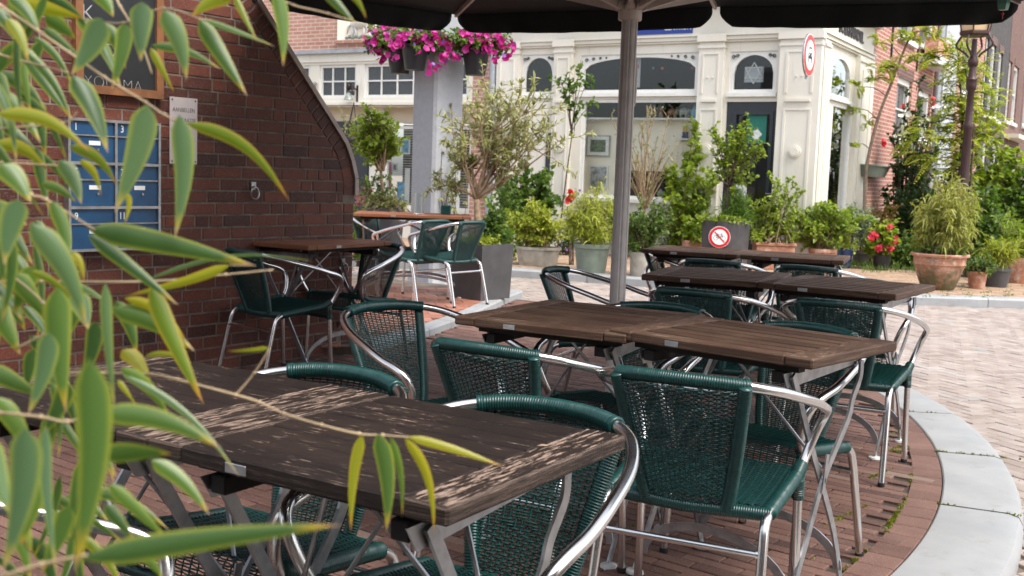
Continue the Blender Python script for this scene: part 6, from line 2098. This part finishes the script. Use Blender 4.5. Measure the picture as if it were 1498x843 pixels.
for x, y in ((1325, 170), (1330, 200), (1350, 175), (1350, 195), (1376, 154), (1385, 158), (1330, 215), (1320, 190)):
    for _ in range(4): blooms(rr, [P(x + random.uniform(-10, 10), y + random.uniform(-6, 6), rc.y - .3)], .05, M['white_petal'], 77 + x + _, name='white_rose', petals=8)
wallplant('ivy_hedge', 'tall bright ivy-like hedge at the right edge behind the small pots', 1462, 404, (1430, 1498, 218), 80, (M['L_bright'], M['bark']), 78, .085, .06, 1.6)
wallplant('dark_hedge', 'dark green hedge behind the street lamp', 1425, 396, (1385, 1462, 220), 60, (M['L_dark'], M['bark_dark']), 79, .08, .05, 2.6)
wallplant('mixed_shrub', 'mid green shrub behind the bamboo urn on its right', 1440, 412, (1412, 1476, 275), 50, (M['L_mid'], M['bark']), 80, .07, .04, .6)
wallplant('edge_shrub', 'green shrub rising behind the clay pot at the right picture edge', 1500, 404, (1470, 1535, 240), 60, (M['L_mid'], M['bark']), 81, .08, .045, 1.0)
wallplant('fine_shrub', 'fine-leaved olive shrub directly behind the urn', 1400, 408, (1375, 1450, 300), 40, (M['L_olive'], M['bark']), 82, .045, .018, .5)
# robinia saplings with feathery leaves
def feather_tree(name, label, base, trunk_px, sprays, seed, mat, r=.03, dep=None):
    rs = random.Random(seed)
    root = thing(name, label, 'tree', base)
    st = MB(); lv = Leaves()
    tr = [base] + [P(x, y, dep or base.y) for x, y in trunk_px]
    path = smooth_path(tr, 5)
    st.tube(path, list(np.linspace(r, r * .35, len(path))), 7)
    for (x, y, n, sz) in sprays:
        c = P(x, y, (dep or base.y) + rs.uniform(-.2, .2))
        near = min(path, key=lambda q: (q - c).length)
        st.tube(smooth_path([near, near.lerp(c, .5) + V((0, 0, .06)), c], 3), [.008] * 3 + [.006] * 3 + [.004], 4)
        for i in range(int(n * 1.3)):
            d = V(rnd_dir(rs)); d.z = d.z * .45 - .05
            e = c + d.normalized() * sz * rs.uniform(.6, 1.15)
            frond(c + d * .03, e, .05, 11, .062, .024, rs, lv, st, rs.gauss(.5, .2), .0025)
    m1 = MB(); lv.into(m1, .1); m1.build('crown', mat, root, loc=base); st.build('trunk', M['bark_dark' if r < .03 else 'bark'], root, loc=base, smooth=True)
b1 = pot_at(1262, 390) + V((0, .35, 0))
feather_tree('leaning_sapling', 'leaning sapling with a long bare stem and feathery leaves before the brick house', b1,
    [(1264, 330), (1267, 250), (1284, 175), (1305, 120), (1322, 75), (1336, 42), (1345, 10)],
    [(1290, 100, 8, .30), (1308, 98, 8, .30), (1276, 118, 6, .25), (1345, 92, 7, .28), (1332, 60, 6, .28), (1320, 50, 5, .22), (1350, 45, 7, .3), (1370, 55, 5, .25), (1255, 128, 4, .16), (1252, 160, 4, .16), (1285, 62, 4, .2), (1268, 180, 3, .14), (1250, 214, 3, .14)], 91, M['L_feather'], .032)
b2 = pot_at(1400, 396) + V((0, .3, 0))
feather_tree('feathery_tree', 'bright yellow-green feathery young tree around the street lamp', b2,
    [(1402, 330), (1404, 250), (1408, 190), (1406, 140), (1402, 90), (1408, 60)],
    [(x, y, 7, .38) for x, y in ((1370, 85), (1352, 80), (1385, 100), (1400, 110), (1420, 95), (1432, 118), (1415, 138), (1390, 128), (1425, 155), (1440, 170), (1380, 150), (1365, 180), (1400, 178), (1422, 190), (1445, 185), (1350, 195), (1375, 205), (1395, 215), (1420, 220), (1365, 235), (1390, 240), (1345, 225), (1410, 205), (1395, 75), (1412, 90), (1430, 100), (1448, 140), (1455, 160), (1400, 150), (1412, 165), (1385, 190), (1430, 205), (1405, 245), (1375, 255), (1335, 205), (1450, 200), (1408, 70), (1416, 122), (1405, 150), (1414, 172), (1408, 196), (1416, 232), (1406, 262), (1392, 170))], 92, M['L_feather'], .028)
b3 = pot_at(1420, 398) + V((0, .2, 0))
feather_tree('feathery_sapling', 'thin pale stem sapling right of the street lamp base', b3, [(1418, 330), (1421, 250), (1424, 190), (1420, 150), (1412, 100)],
    [(1425, 200, 4, .25), (1440, 190, 4, .25), (1415, 160, 4, .22)], 93, M['L_feather'], .02)

# olive-like tree in the square planter on the tiles
pc = G(703, 441, .06)
def planter_tree():
    a = R(50)
    ex = V((math.cos(a), math.sin(a), 0)); ey = V((-ex.y, ex.x, 0))
    # right face runs along ex from the near corner, left face along ey
    o = pc + ex * .21 + ey * .21
    root = thing('square_planter', 'tall square anthracite planter at the corner of the red tiles', 'planter', V((o.x, o.y, .06)))
    h = P(703, 359, pc.y).z - .06
    m1 = MB()
    r0, r1 = .20, .217
    def q(r, z): return [tuple(V((o.x, o.y, z)) + ex * (sx * r) + ey * (sy * r)) for sx, sy in ((-1, -1), (1, -1), (1, 1), (-1, 1))]
    A, B, C_, D_ = q(r0, .062), q(r1, .06 + h), q(r1 - .022, .06 + h), q(r1 - .03, .06 + h - .06)
    m1.add(A + B + C_ + D_, [(3, 2, 1, 0)] + [(i + k * 4, (i + 1) % 4 + k * 4, (i + 1) % 4 + 4 + k * 4, i + 4 + k * 4) for k in range(3) for i in range(4)])
    m1.build('box', M['anthracite'], root, loc=(o.x, o.y, .06))
    m1 = MB(); m1.add(D_, [(0, 1, 2, 3)]); m1.build('soil', M['soil'], root, loc=(o.x, o.y, .06))
    b = V((o.x, o.y, .06 + h - .05))
    t = thing('bushy_tree', 'olive-like bushy tree with a tan trunk and many dry twigs in the square planter', 'tree', b)
    bt = P(698, 356, o.y); bt = V((bt.x, o.y, b.z))
    top = P(697, 292, o.y)
    st = MB(); lv = Leaves(); rs = random.Random(101)
    tp_ = smooth_path([bt, bt.lerp(top, .5) + V((.01, 0, 0)), top], 4)
    st.tube(tp_, list(np.linspace(.036, .028, len(tp_))), 10)
    def branch(p, d, L, r, lev):
        n = 5; pts = [p]; dd = V(d)
        for i in range(n):
            dd = (dd + V(rnd_dir(rs)) * .22 + V((0, 0, .05))).normalized(); pts.append(pts[-1] + dd * (L / n))
        st.tube(pts, list(np.linspace(r, r * .5, n + 1)), 5 if lev < 2 else 4)
        if lev < 3:
            for k in range(3 if lev < 2 else 4):
                j = rs.randint(2, n); nd_ = (dd * .7 + V(rnd_dir(rs)) * .75 + V((0, 0, .15))).normalized()
                branch(pts[j], nd_, L * rs.uniform(.5, .8), r * .55, lev + 1)
        else:
            dry = (pts[-1] - top).length < .24 or rs.random() < .1
            if dry: return
            for k in range(21):
                j = rs.randint(1, n)
                lv.add(np.array(pts[j]), rnd_dir(rs) + np.array(dd) * .8, np.array([0, -.3, 1.0]) + rnd_dir(rs) * .7, .070 * rs.uniform(.7, 1.2), .019, min(1, max(0, rs.gauss(.5, .25))))
    for (x, y) in ((648, 262), (655, 235), (668, 205), (690, 185), (715, 175), (742, 185), (765, 180), (785, 195), (775, 225), (760, 255), (735, 215), (705, 205), (800, 210), (680, 250), (725, 160), (748, 160)):
        e = P(x, y, o.y + rs.uniform(-.3, .3)); d = e - top
        branch(top, d.normalized(), d.length * .78, .015, 1)
    m1 = MB(); lv.into(m1, .1); m1.build('crown', M['L_olive'], t, loc=b); st.build('trunk', M['bark_tan'], t, loc=b, smooth=True)
    g_ = MB()
    grow(root, b + V((.0, -.0, 0)), (.0, 0, .05), (.17, .17, .08), 20, 5, 4, .035, .02, M['L_yellow'], M['bark'], 102, .05, parts=('ground_cover', 'runner'), spread=.12, stem_r=.003)
planter_tree()
wallplant('planter_shrub', 'upright green shrub behind the square planter', 722, 400, (700, 748, 296), 26, (M['L_mid'], M['bark']), 103, .06, .03, -.6)
wallplant('round_bush', 'dark green bush in a black pot left of the zinc tub', 735, 386, (708, 760, 270), 30, (M['L_mid'], M['bark']), 104, .06, .032, .6)
# vine on the column
vc = V((cc_.x + .17, cc_.y - .23, .06)); root = thing('column_vine', 'thin yellow-flecked vine climbing the grey column on the right', 'climber', vc)
st = MB(); lv = Leaves(); rs = random.Random(111)
for i in range(9):
    e = P(rs.uniform(640, 680), rs.uniform(150, 290), cc_.y - .3)
    pth = smooth_path([vc, vc.lerp(e, .5) + V((rs.uniform(-.1, .15), -.03, 0)), e], 6)
    st.tube(pth, .004, 4)
    for q in pth[4:]:
        for _ in range(3): lv.add(np.array(q), rnd_dir(rs), np.array([0, -.6, .8]) + rnd_dir(rs) * .5, .05, .028, rs.random())
m1 = MB(); lv.into(m1); m1.build('foliage', M['L_olive'], root, loc=vc); st.build('stem', M['bark'], root, loc=vc)
# round tree in the wide dark bowl behind the tile table
c = V((P(563, 320, 12.6).x, 12.6, .05)); s_ = c.y / F_PX
root = thing('potted_tree', 'small round-headed green tree in a wide dark bowl behind the reddish table', 'tree', c)
h = P(563, 304, c.y).z - c.z; r = 28.5 * s_
lathe_pot(root, c, [(r * .8, 0), (r * .97, h * .8), (r, h)], M['anthracite'], h * .93, r * .95)
b = c + V((0, 0, h * .93)); 
tt_ = P(558, 250, c.y)
w_, h_, dx = crown_px(b, 515, 592, 158, s_)
zc_ = P(553, 202, c.y).z - b.z
grow(root, b, (P(553, 202, c.y).x - b.x, 0, zc_), (w_ * .88, w_ * .8, 36 * s_), 34, 8, 4, .062, .040, M['L_bright'], M['bark_tan'], 112, .14, .3, trunk=(tt_.z - b.z, .022), stem_r=.010, lean=(tt_.x - b.x, 0), parts=('crown', 'trunk'), shell=.5)
grow(root, b, (0, 0, .06), (r * .95, r * .9, .12), 60, 6, 4, .04, .022, M['L_olive'], M['bark_tan'], 113, .08, parts=('ground_cover', 'runner'), spread=.3, stem_r=.003)
grow(root, b, (-.1, 0, .30), (.28, .2, .16), 16, 5, 3, .045, .026, M['L_mid'], M['bark'], 114, .1, parts=('underplanting', 'underplanting_stem'), spread=.3)
c2 = V((P(528, 320, 12.9).x, 12.9, .05)); root = thing('pink_plume_plant', 'plant with fluffy pink plumes at the brick wall end', 'plant', c2); s_ = c2.y / F_PX
w_, h_, dx = crown_px(c2, 515, 552, 285, s_)
grow(root, c2, (dx, 0, h_ * .5), (w_, .2, h_ * .5), 26, 6, 5, .06, .03, M['L_bright'], M['bark'], 115, .1)
blooms(root, [P(rs.uniform(520, 545), rs.uniform(274, 300), c2.y - .1) for _ in range(90)], .022, M['pink_plume'], 116, name='plume')
hpz = P(512, 207, 17.5)
root = thing('hanging_pot', 'small dark pot with a sprig hanging before the dark left door', 'hanging pot', hpz)
m1 = MB(); m1.lathe([(.08, -.1), (.13, .02), (.13, .05)], hpz, 14); m1.build('pot', M['black_plastic'], root, loc=hpz)
m1 = MB(); top = hpz + V((.05, 0, .62))
for a in (0, 2.1, 4.2): m1.tube([hpz + V((.12 * math.cos(a), .12 * math.sin(a), .05)), top], .006, 4)
m1.build('chain', M['iron'], root, loc=hpz)
grow(root, hpz + V((0, 0, .04)), (0, 0, .22), (.22, .2, .3), 9, 4, 4, .05, .025, M['L_olive'], M['bark'], 117, .08)
# flower baskets around the column top
def basket(px, py, dep, box, seed, label, dens=1.0):
    c = P(px, py, dep)
    root = thing('flower_basket', label, 'flower basket', c - V((0, 0, .13)), group='pink petunia baskets on the column')
    m1 = MB(); o = c - V((0, 0, .13))
    m1.lathe([(.098, 0), (.102, .02), (.138, .22), (.150, .225), (.150, .255), (.14, .255), (.132, .22)], o, 26); m1.build('pot', M['black_plastic'], root, loc=o, smooth=True, auto=40)
    m1 = MB(); m1.tube([o + V((0, .02, .2)), V((cc_.x, cc_.y, o.z + .2))], .012, 6); m1.build('bracket', M['iron'], root, loc=o)
    rs = random.Random(seed); s_ = dep / F_PX
    x0, x1, y0, y1 = box
    w_ = (x1 - x0) / 2 * s_; hh = (y1 - y0) / 2 * s_
    cc = P((x0 + x1) / 2, (y0 + y1) / 2, dep)
    top = o + V((0, 0, .235))
    grow(root, top, tuple(cc - top), (w_ * .95, w_ * .6, hh * .9), int(50 * dens), 6, 5, .045, .028, M['L_mid'], M['bark_tan'], seed, .09, spread=.1, shell=.2, stem_r=.004)
    pts, pu = [], []
    for _ in range(int(92 * dens)):
        a, b = rs.uniform(0, 6.283), math.sqrt(rs.random())
        y = -w_ * .55 * math.sqrt(max(0, 1 - b * b)) - rs.uniform(0, .06)
        q = cc + V((math.cos(a) * b * w_, y, math.sin(a) * b * hh))
        if abs(q.x - c.x) < .15 and q.z < o.z + .215 and rs.random() < .93: continue
        (pts if rs.random() < .86 else pu).append(q)
    blooms(root, pts, .037, M['magenta'], seed + 1); 
    for i, q in enumerate(pu): blooms(root, [q], .026, M['purple'], seed + 2 + i, name='faded_flower')
basket(607, 84, 11.15, (566, 668, 42, 112), 121, 'black pot of magenta petunias nearest us, left of the column', 1.3)
basket(585, 90, 11.5, (533, 600, 38, 92), 122, 'black pot of magenta petunias farthest left behind another pot', .9)
basket(696, 92, 11.3, (655, 754, 44, 98), 123, 'black pot of magenta petunias right of the column', 1.1)
# grass growing at the pavement edge
lv = Leaves(); rs = random.Random(131)
for _ in range(2600):
    x, y = rs.uniform(1180, 1345), rs.uniform(376, 394)
    if rs.random() < .25: x, y = rs.uniform(1260, 1345), rs.uniform(380, 400)
    p = G(x, y, PZ); lv.add(np.array(p), np.array([rs.gauss(0, .4), rs.gauss(0, .4), 1.0]), np.array([rs.gauss(0, 1), -1, .1]), rs.uniform(.05, .16), .008, rs.random())
for _ in range(900):
    x = rs.uniform(1350, 1498); y = rs.uniform(424, 436) if rs.random() < .6 else rs.uniform(405, 424)
    if math.sin(x * .21) + math.sin(x * .07 + y) < .5: continue
    p = G(x, y, PZ); lv.add(np.array(p), np.array([rs.gauss(0, .8), rs.gauss(0, .8), 1.0]), np.array([rs.gauss(0, 1), -1, .1]), rs.uniform(.015, .04), .008, rs.random())
m1 = MB(); lv.into(m1); tag(m1.build('grass', M['L_mid']), kind='stuff')

# ------------------------------------------------------------------ bamboo in the foreground
BG = V((-.95, .42, 0))
bam = thing('bamboo', 'bamboo in the near left foreground with drooping blurred leaves and thin twigs', 'bamboo', BG)
LV = {'L_near': MB(), 'L_pale': MB(), 'L_bent': MB()}
def bleaf(b, t, wpx, dep, kind='n', bend=.12, dd=0.0, twist=0.0, tone=None, seed=[0]):
    """one long bamboo blade from its stalk to its tip, cupped along the midrib"""
    seed[0] += 1; rs = random.Random(seed[0])
    p0, p1 = P(b[0], b[1], dep), P(t[0], t[1], dep + dd)
    w = wpx * dep / F_PX * .84
    ax = (p1 - p0); L = ax.length; ax.normalize()
    view = ((p0 + p1) / 2 - V((0, 0, EYE))).normalized()
    side = ax.cross(view).normalized()
    nrm = side.cross(ax).normalized()
    tw = twist + rs.uniform(-.5, .5)
    n = 14
    sag = bend * L * rs.choice((1, 1, -.4))
    vs, cs = [], []
    tone = rs.random() if tone is None else tone
    for i in range(n + 1):
        s_ = i / n
        prof = (min(1, s_ / .16) ** .7) * (1 - max(0, (s_ - .22) / .78) ** 1.75)
        prof = max(.012, prof)
        a = tw * (.3 + s_)
        sd = side * math.cos(a) + nrm * math.sin(a)
        nn = nrm * math.cos(a) - side * math.sin(a)
        c = p0 + ax * (L * s_) + side * (sag * math.sin(math.pi * s_) * .5) + V((0, 0, abs(bend) * L * .35 * math.sin(math.pi * s_)))
        for q in (-1, -.5, 0, .5, 1):
            vs.append(c + sd * (q * w * .5 * prof) + nn * (abs(q) * w * .16 * prof))
            cs.append((tone, s_, abs(q)))
    fs = []
    for i in range(n):
        for k in range(4):
            a = i * 5 + k; fs.append((a, a + 1, a + 6, a + 5))
    LV[{'n': 'L_near', 'p': 'L_pale', 'y': 'L_bent'}[kind]].add(vs, fs, 0, cs)
B_ = [
 ((149, 27), (104, 110), 46, .80, 'p'), ((106, 110), (158, 224), 40, .80, 'n'), ((208, 3), (206, 90), 40, .78, 'p'), ((239, 14), (273, 117), 37, .80, 'p'),
 ((291, 28), (362, 141), 30, .82, 'n'), ((216, 153), (168, 312), 48, .76, 'p'), ((262, 168), (256, 348), 38, .78, 'p'), ((272, 180), (424, 295), 24, .84, 'y'),
 ((38, 76), (106, 180), 17, .9, 'n'), ((-5, 166), (132, 224), 27, .8, 'y'), ((34, 92), (45, 166), 14, .9, 'n'), ((-2, 104), (18, 167), 20, .9, 'n'),
 ((20, 4), (122, 28), 28, .85, 'y'), ((66, 22), (112, 58), 30, .86, 'n'), ((184, 33), (163, 132), 30, .86, 'n'), ((150, 33), (184, 101), 24, .88, 'n'),
 ((138, -14), (166, 25), 28, .9, 'n'), ((338, -8), (279, 24), 30, .8, 'y'), ((342, -8), (377, 62), 12, .84, 'y'), ((291, 27), (402, 68), 11, .9, 'p'),
 ((220, 70), (255, 136), 14, .9, 'y'), ((221, 66), (324, 102), 17, .92, 'n'), ((404, -14), (414, 98), 27, .8, 'n'), ((470, -18), (521, 36), 18, .8, 'n'),
 ((502, -14), (536, 28), 12, .82, 'y'), ((0, 240), (46, 297), 40, .75, 'n'), ((28, 292), (6, 388), 44, .72, 'p'), ((44, 326), (127, 478), 46, .72, 'p'),
 ((76, 294), (101, 392), 26, .78, 'n'), ((88, 234), (119, 299), 30, .84, 'p'), ((117, 233), (148, 287), 15, .86, 'y'), ((102, 213), (171, 272), 22, .84, 'y'),
 ((128, 335), (374, 389), 42, .80, 'n'), ((129, 343), (262, 448), 25, .80, 'n'), ((60, 268), (112, 296), 18, .86, 'n'), ((187, 282), (182, 328), 10, .86, 'y'),
 ((106, 368), (123, 412), 13, .82, 'y'), ((336, 388), (183, 433), 18, .85, 'y'), ((214, 410), (462, 383), 8, .9, 'p'), ((220, 420), (298, 592), 34, .82, 'y'),
 ((182, 436), (274, 502), 18, .84, 'y'), ((163, 452), (285, 514), 36, .84, 'n'), ((154, 414), (168, 598), 21, .76, 'p'), ((84, 420), (96, 604), 46, .76, 'n'),
 ((72, 486), (41, 607), 38, .70, 'p'), ((110, 428), (129, 482), 38, .8, 'p'), ((130, 524), (109, 838), 62, .50, 'n'), ((142, 604), (324, 656), 40, .60, 'n'),
 ((177, 538), (250, 615), 25, .80, 'n'), ((179, 548), (350, 697), 14, .78, 'p'), ((172, 556), (199, 593), 10, .8, 'y'), ((178, 512), (221, 562), 30, .86, 'y'),
 ((212, 521), (277, 533), 10, .86, 'y'), ((395, 509), (332, 514), 8, .82, 'y'), ((36, 625), (3, 838), 56, .55, 'p'), ((66, 622), (83, 840), 23, .62, 'p'),
 ((148, 665), (252, 664), 36, .62, 'n'), ((221, 673), (307, 754), 28, .70, 'n'), ((159, 708), (247, 792), 25, .66, 'n'), ((154, 738), (197, 792), 25, .66, 'n'),
 ((118, 818), (500, 768), 46, .52, 'n'), ((30, 766), (46, 808), 15, .7, 'y'), ((20, 780), (44, 850), 20, .7, 'n'), ((530, 635), (513, 779), 20, .86, 'y'),
 ((553, 634), (565, 779), 32, .85, 'n'), ((571, 638), (588, 757), 13, .86, 'n'), ((592, 640), (635, 782), 19, .86, 'y'), ((596, 639), (737, 683), 16, .86, 'y'),
 ((-10, 130), (60, 210), 30, .9, 'n'), ((-20, 300), (40, 330), 34, .85, 'n'), ((-15, 430), (30, 520), 40, .82, 'n'), ((20, 400), (70, 470), 36, .85, 'n'), ((-20, 540), (60, 580), 34, .8, 'n'),
 ((-20, 640), (20, 760), 46, .62, 'p'), ((120, 420), (70, 530), 30, .86, 'n'), ((100, 560), (60, 640), 34, .8, 'n'), ((-10, 10), (30, 70), 26, .92, 'n'), ((60, 60), (20, 130), 20, .95, 'n'),
 ((-10, 210), (70, 250), 26, .9, 'y'), ((50, 390), (20, 460), 34, .86, 'n'), ((110, 620), (170, 700), 24, .74, 'n'), ((-10, 580), (50, 690), 36, .72, 'n'), ((140, 470), (120, 560), 30, .86, 'n'),
 ((0, 360), (50, 420), 30, .9, 'n'), ((60, 700), (30, 800), 40, .66, 'n'), ((100, 740), (60, 840), 36, .66, 'n'), ((190, 800), (240, 850), 22, .7, 'n'), ((170, 440), (200, 520), 26, .88, 'n'),
]
for x in B_:
    kind = x[4]
    bleaf(x[0], x[1], x[2], x[3], kind, bend=.10 if kind != 'y' else .16)
rs = random.Random(141)
for i in range(85):   # deeper, darker blades filling the lower left
    y = rs.uniform(-30, 860)
    x = rs.uniform(-60, 60 + 90 * max(0, (y - 300) / 500) + (60 if y < 120 else 0))
    a = rs.gauss(1.25, .6); L = rs.uniform(60, 150)
    bleaf((x, y), (x + math.cos(a) * L, y + math.sin(a) * L), rs.uniform(13, 30), rs.uniform(.80, 1.0), rs.choice('nnnnny'), tone=rs.random() * .45)
for k, mbx in LV.items():
    mbx.build({'L_near': 'dark_leaves', 'L_pale': 'pale_leaves', 'L_bent': 'yellowing_leaves'}[k], M[k], bam, loc=BG, smooth=True)
TW = [
 ([(-30, -12), (0, 8), (101, 77), (152, 113), (213, 150), (240, 168), (276, 186)], .82, 4.5), ([(-30, 66), (0, 80), (60, 96), (100, 106)], .88, 3.2), ([(-30, 190), (0, 188), (92, 180), (112, 164)], .84, 3.2),
 ([(-30, 222), (0, 244), (45, 284), (67, 292), (139, 337)], .80, 5), ([(-30, 412), (60, 412), (219, 412), (330, 402), (400, 395)], .88, 4), ([(-30, 374), (0, 391), (64, 444), (90, 500)], .84, 4),
 ([(-30, 602), (0, 604), (60, 610), (99, 617), (140, 604)], .70, 5), ([(24, 510), (74, 484)], .8, 4), ([(60, 545), (150, 546), (222, 548), (260, 556), (345, 578), (380, 589), (415, 605), (470, 622), (525, 635), (560, 637), (598, 640)], .86, 4.6),
 ([(345, 578), (372, 546), (394, 511)], .86, 3.2), ([(122, 28), (180, 34), (240, 12), (292, 28), (310, 30)], .86, 3), ([(168, -6), (176, 10), (192, 36), (210, 72), (222, 108)], .9, 3.6), ([(-20, 236), (40, 240), (95, 243)], .9, 3.4),
 ([(390, -12), (430, 8), (480, 20), (560, 46)], .84, 2.6), ([(0, 845), (60, 826), (128, 812)], .56, 7), ([(335, 388), (374, 389)], .82, 2.4), ([(150, 665), (150, 604)], .62, 4),
]
for pts, dep, r in TW:
    tw = MB()
    q = smooth_path([P(x, y, dep) for x, y in pts], 5)
    tw.tube(q, [r * dep / F_PX * .5 * (1 - .35 * i / len(q)) for i in range(len(q))], 7)
    for x, y in pts[1:-1]:   # nodes
        p = P(x, y, dep); tw.ball(p, r * dep / F_PX * .72, n=8)
    tw.build('twig', M['bamboo_stem'], bam, loc=BG, smooth=True)
for (dx, dy, lx, ly, h) in ((0, 0, .10, .3, 2.2), (-.12, .10, .0, .42, 2.0), (.05, -.12, .16, .2, 1.7), (-.2, -.05, .05, .25, 2.3)):
    b0 = BG + V((dx, dy, 0))
    cu = MB()
    q = smooth_path([b0, b0 + V((lx * .3, ly * .25, h * .5)), b0 + V((lx, ly, h))], 6)
    cu.tube(q, list(np.linspace(.009, .004, len(q))), 8)
    for p in q[::2]: cu.ball(p, .0105, n=8, sz=.5)
    cu.build('cane', M['bamboo_stem'], bam, loc=BG, smooth=True)
pt = thing('bamboo_tub', 'dark tub holding the near bamboo at the left edge', 'pot', BG)
m1 = MB(); m1.lathe([(.20, 0), (.26, .36), (.275, .37), (.275, .42), (.25, .42), (.245, .36)], BG, 28); m1.build('tub', M['anthracite'], pt, loc=BG, smooth=True, auto=40)
m1 = MB(); m1.lathe([(.001, .375), (.246, .365)], BG, 24, cap=False); m1.build('soil', M['soil'], pt, loc=BG)

# unseen building front, added behind the viewpoint to cut light and darken reflections
CF = Frame(V((-9, -4.2, 0)), (1, 0, 0), (0, 1, 0))
cafe = thing('added_shade_front', 'unseen brown brick front with white-framed windows, added behind the viewpoint to darken reflections', 'building', V((-9, -4.2, 0)))
hs_ = [(x, x + 1.3, .7, 2.5) for x in (1.0, 3.4, 5.8, 10.4, 12.8, 15.2)] + [(8.2, 9.3, .0, 2.5)]
m1 = MB(); holes_wall(m1, CF, 0, 18, -.1, 4.4, -.3, 0, hs_); fbox(m1, CF, 0, 18, -1.5, -1.4, -.1, 4.4)
m1.build('wall', M['brick_brown'], cafe, loc=(-9, -4.2, 0), uv=fuv(CF, V((-9, -4.2, 0))))
for h in hs_: window_unit(CF, h, cafe, M['white_frame'], vb=-.16, fw=.08, trans=(.6,), glass='dark_glass', loc=V((-9, -4.2, 0)))
m1 = MB(); fbox(m1, CF, -.1, 18.1, -1.6, .3, 4.4, 4.55); m1.build('roof_edge', M['white'], cafe, loc=(-9, -4.2, 0))
# ------------------------------------------------------------------ light
w = bpy.data.worlds.new('World'); sc.world = w; w.use_nodes = True
nt = w.node_tree
sky = nt.nodes.new('ShaderNodeTexSky'); sky.sky_type = 'NISHITA'; sky.sun_disc = False
SUN_EL, SUN_AZ = R(57), R(134)     # azimuth of the sun measured from +y towards +x
sky.sun_elevation = SUN_EL; sky.sun_rotation = SUN_AZ; sky.dust_density = 3.0; sky.air_density = 1.0; sky.ozone_density = 1.0
bg = nt.nodes['Background']; hs = nt.nodes.new('ShaderNodeHueSaturation'); hs.inputs['Saturation'].default_value = .45; nt.links.new(sky.outputs[0], hs.inputs['Color']); nt.links.new(hs.outputs[0], bg.inputs[0]); bg.inputs[1].default_value = .15
sd = bpy.data.lights.new('sun', 'SUN'); sd.energy = 1.15; sd.angle = R(25); sd.color = (1, .95, .88)
so = bpy.data.objects.new('sun', sd); COL.objects.link(so)
dirv = V((math.sin(SUN_AZ) * math.cos(SUN_EL), math.cos(SUN_AZ) * math.cos(SUN_EL), math.sin(SUN_EL)))
so.rotation_euler = dirv.to_track_quat('Z', 'Y').to_euler(); so.location = (6, 2, 9)
sc.view_settings.view_transform = 'Standard'; sc.view_settings.look = 'None'
sc.view_settings.gamma = 1; sc.view_settings.use_curve_mapping = False
sc.view_settings.exposure = 1.47
sc.cycles.max_bounces = 8
sc.cycles.transparent_max_bounces = 12
sc.cycles.use_denoising = True
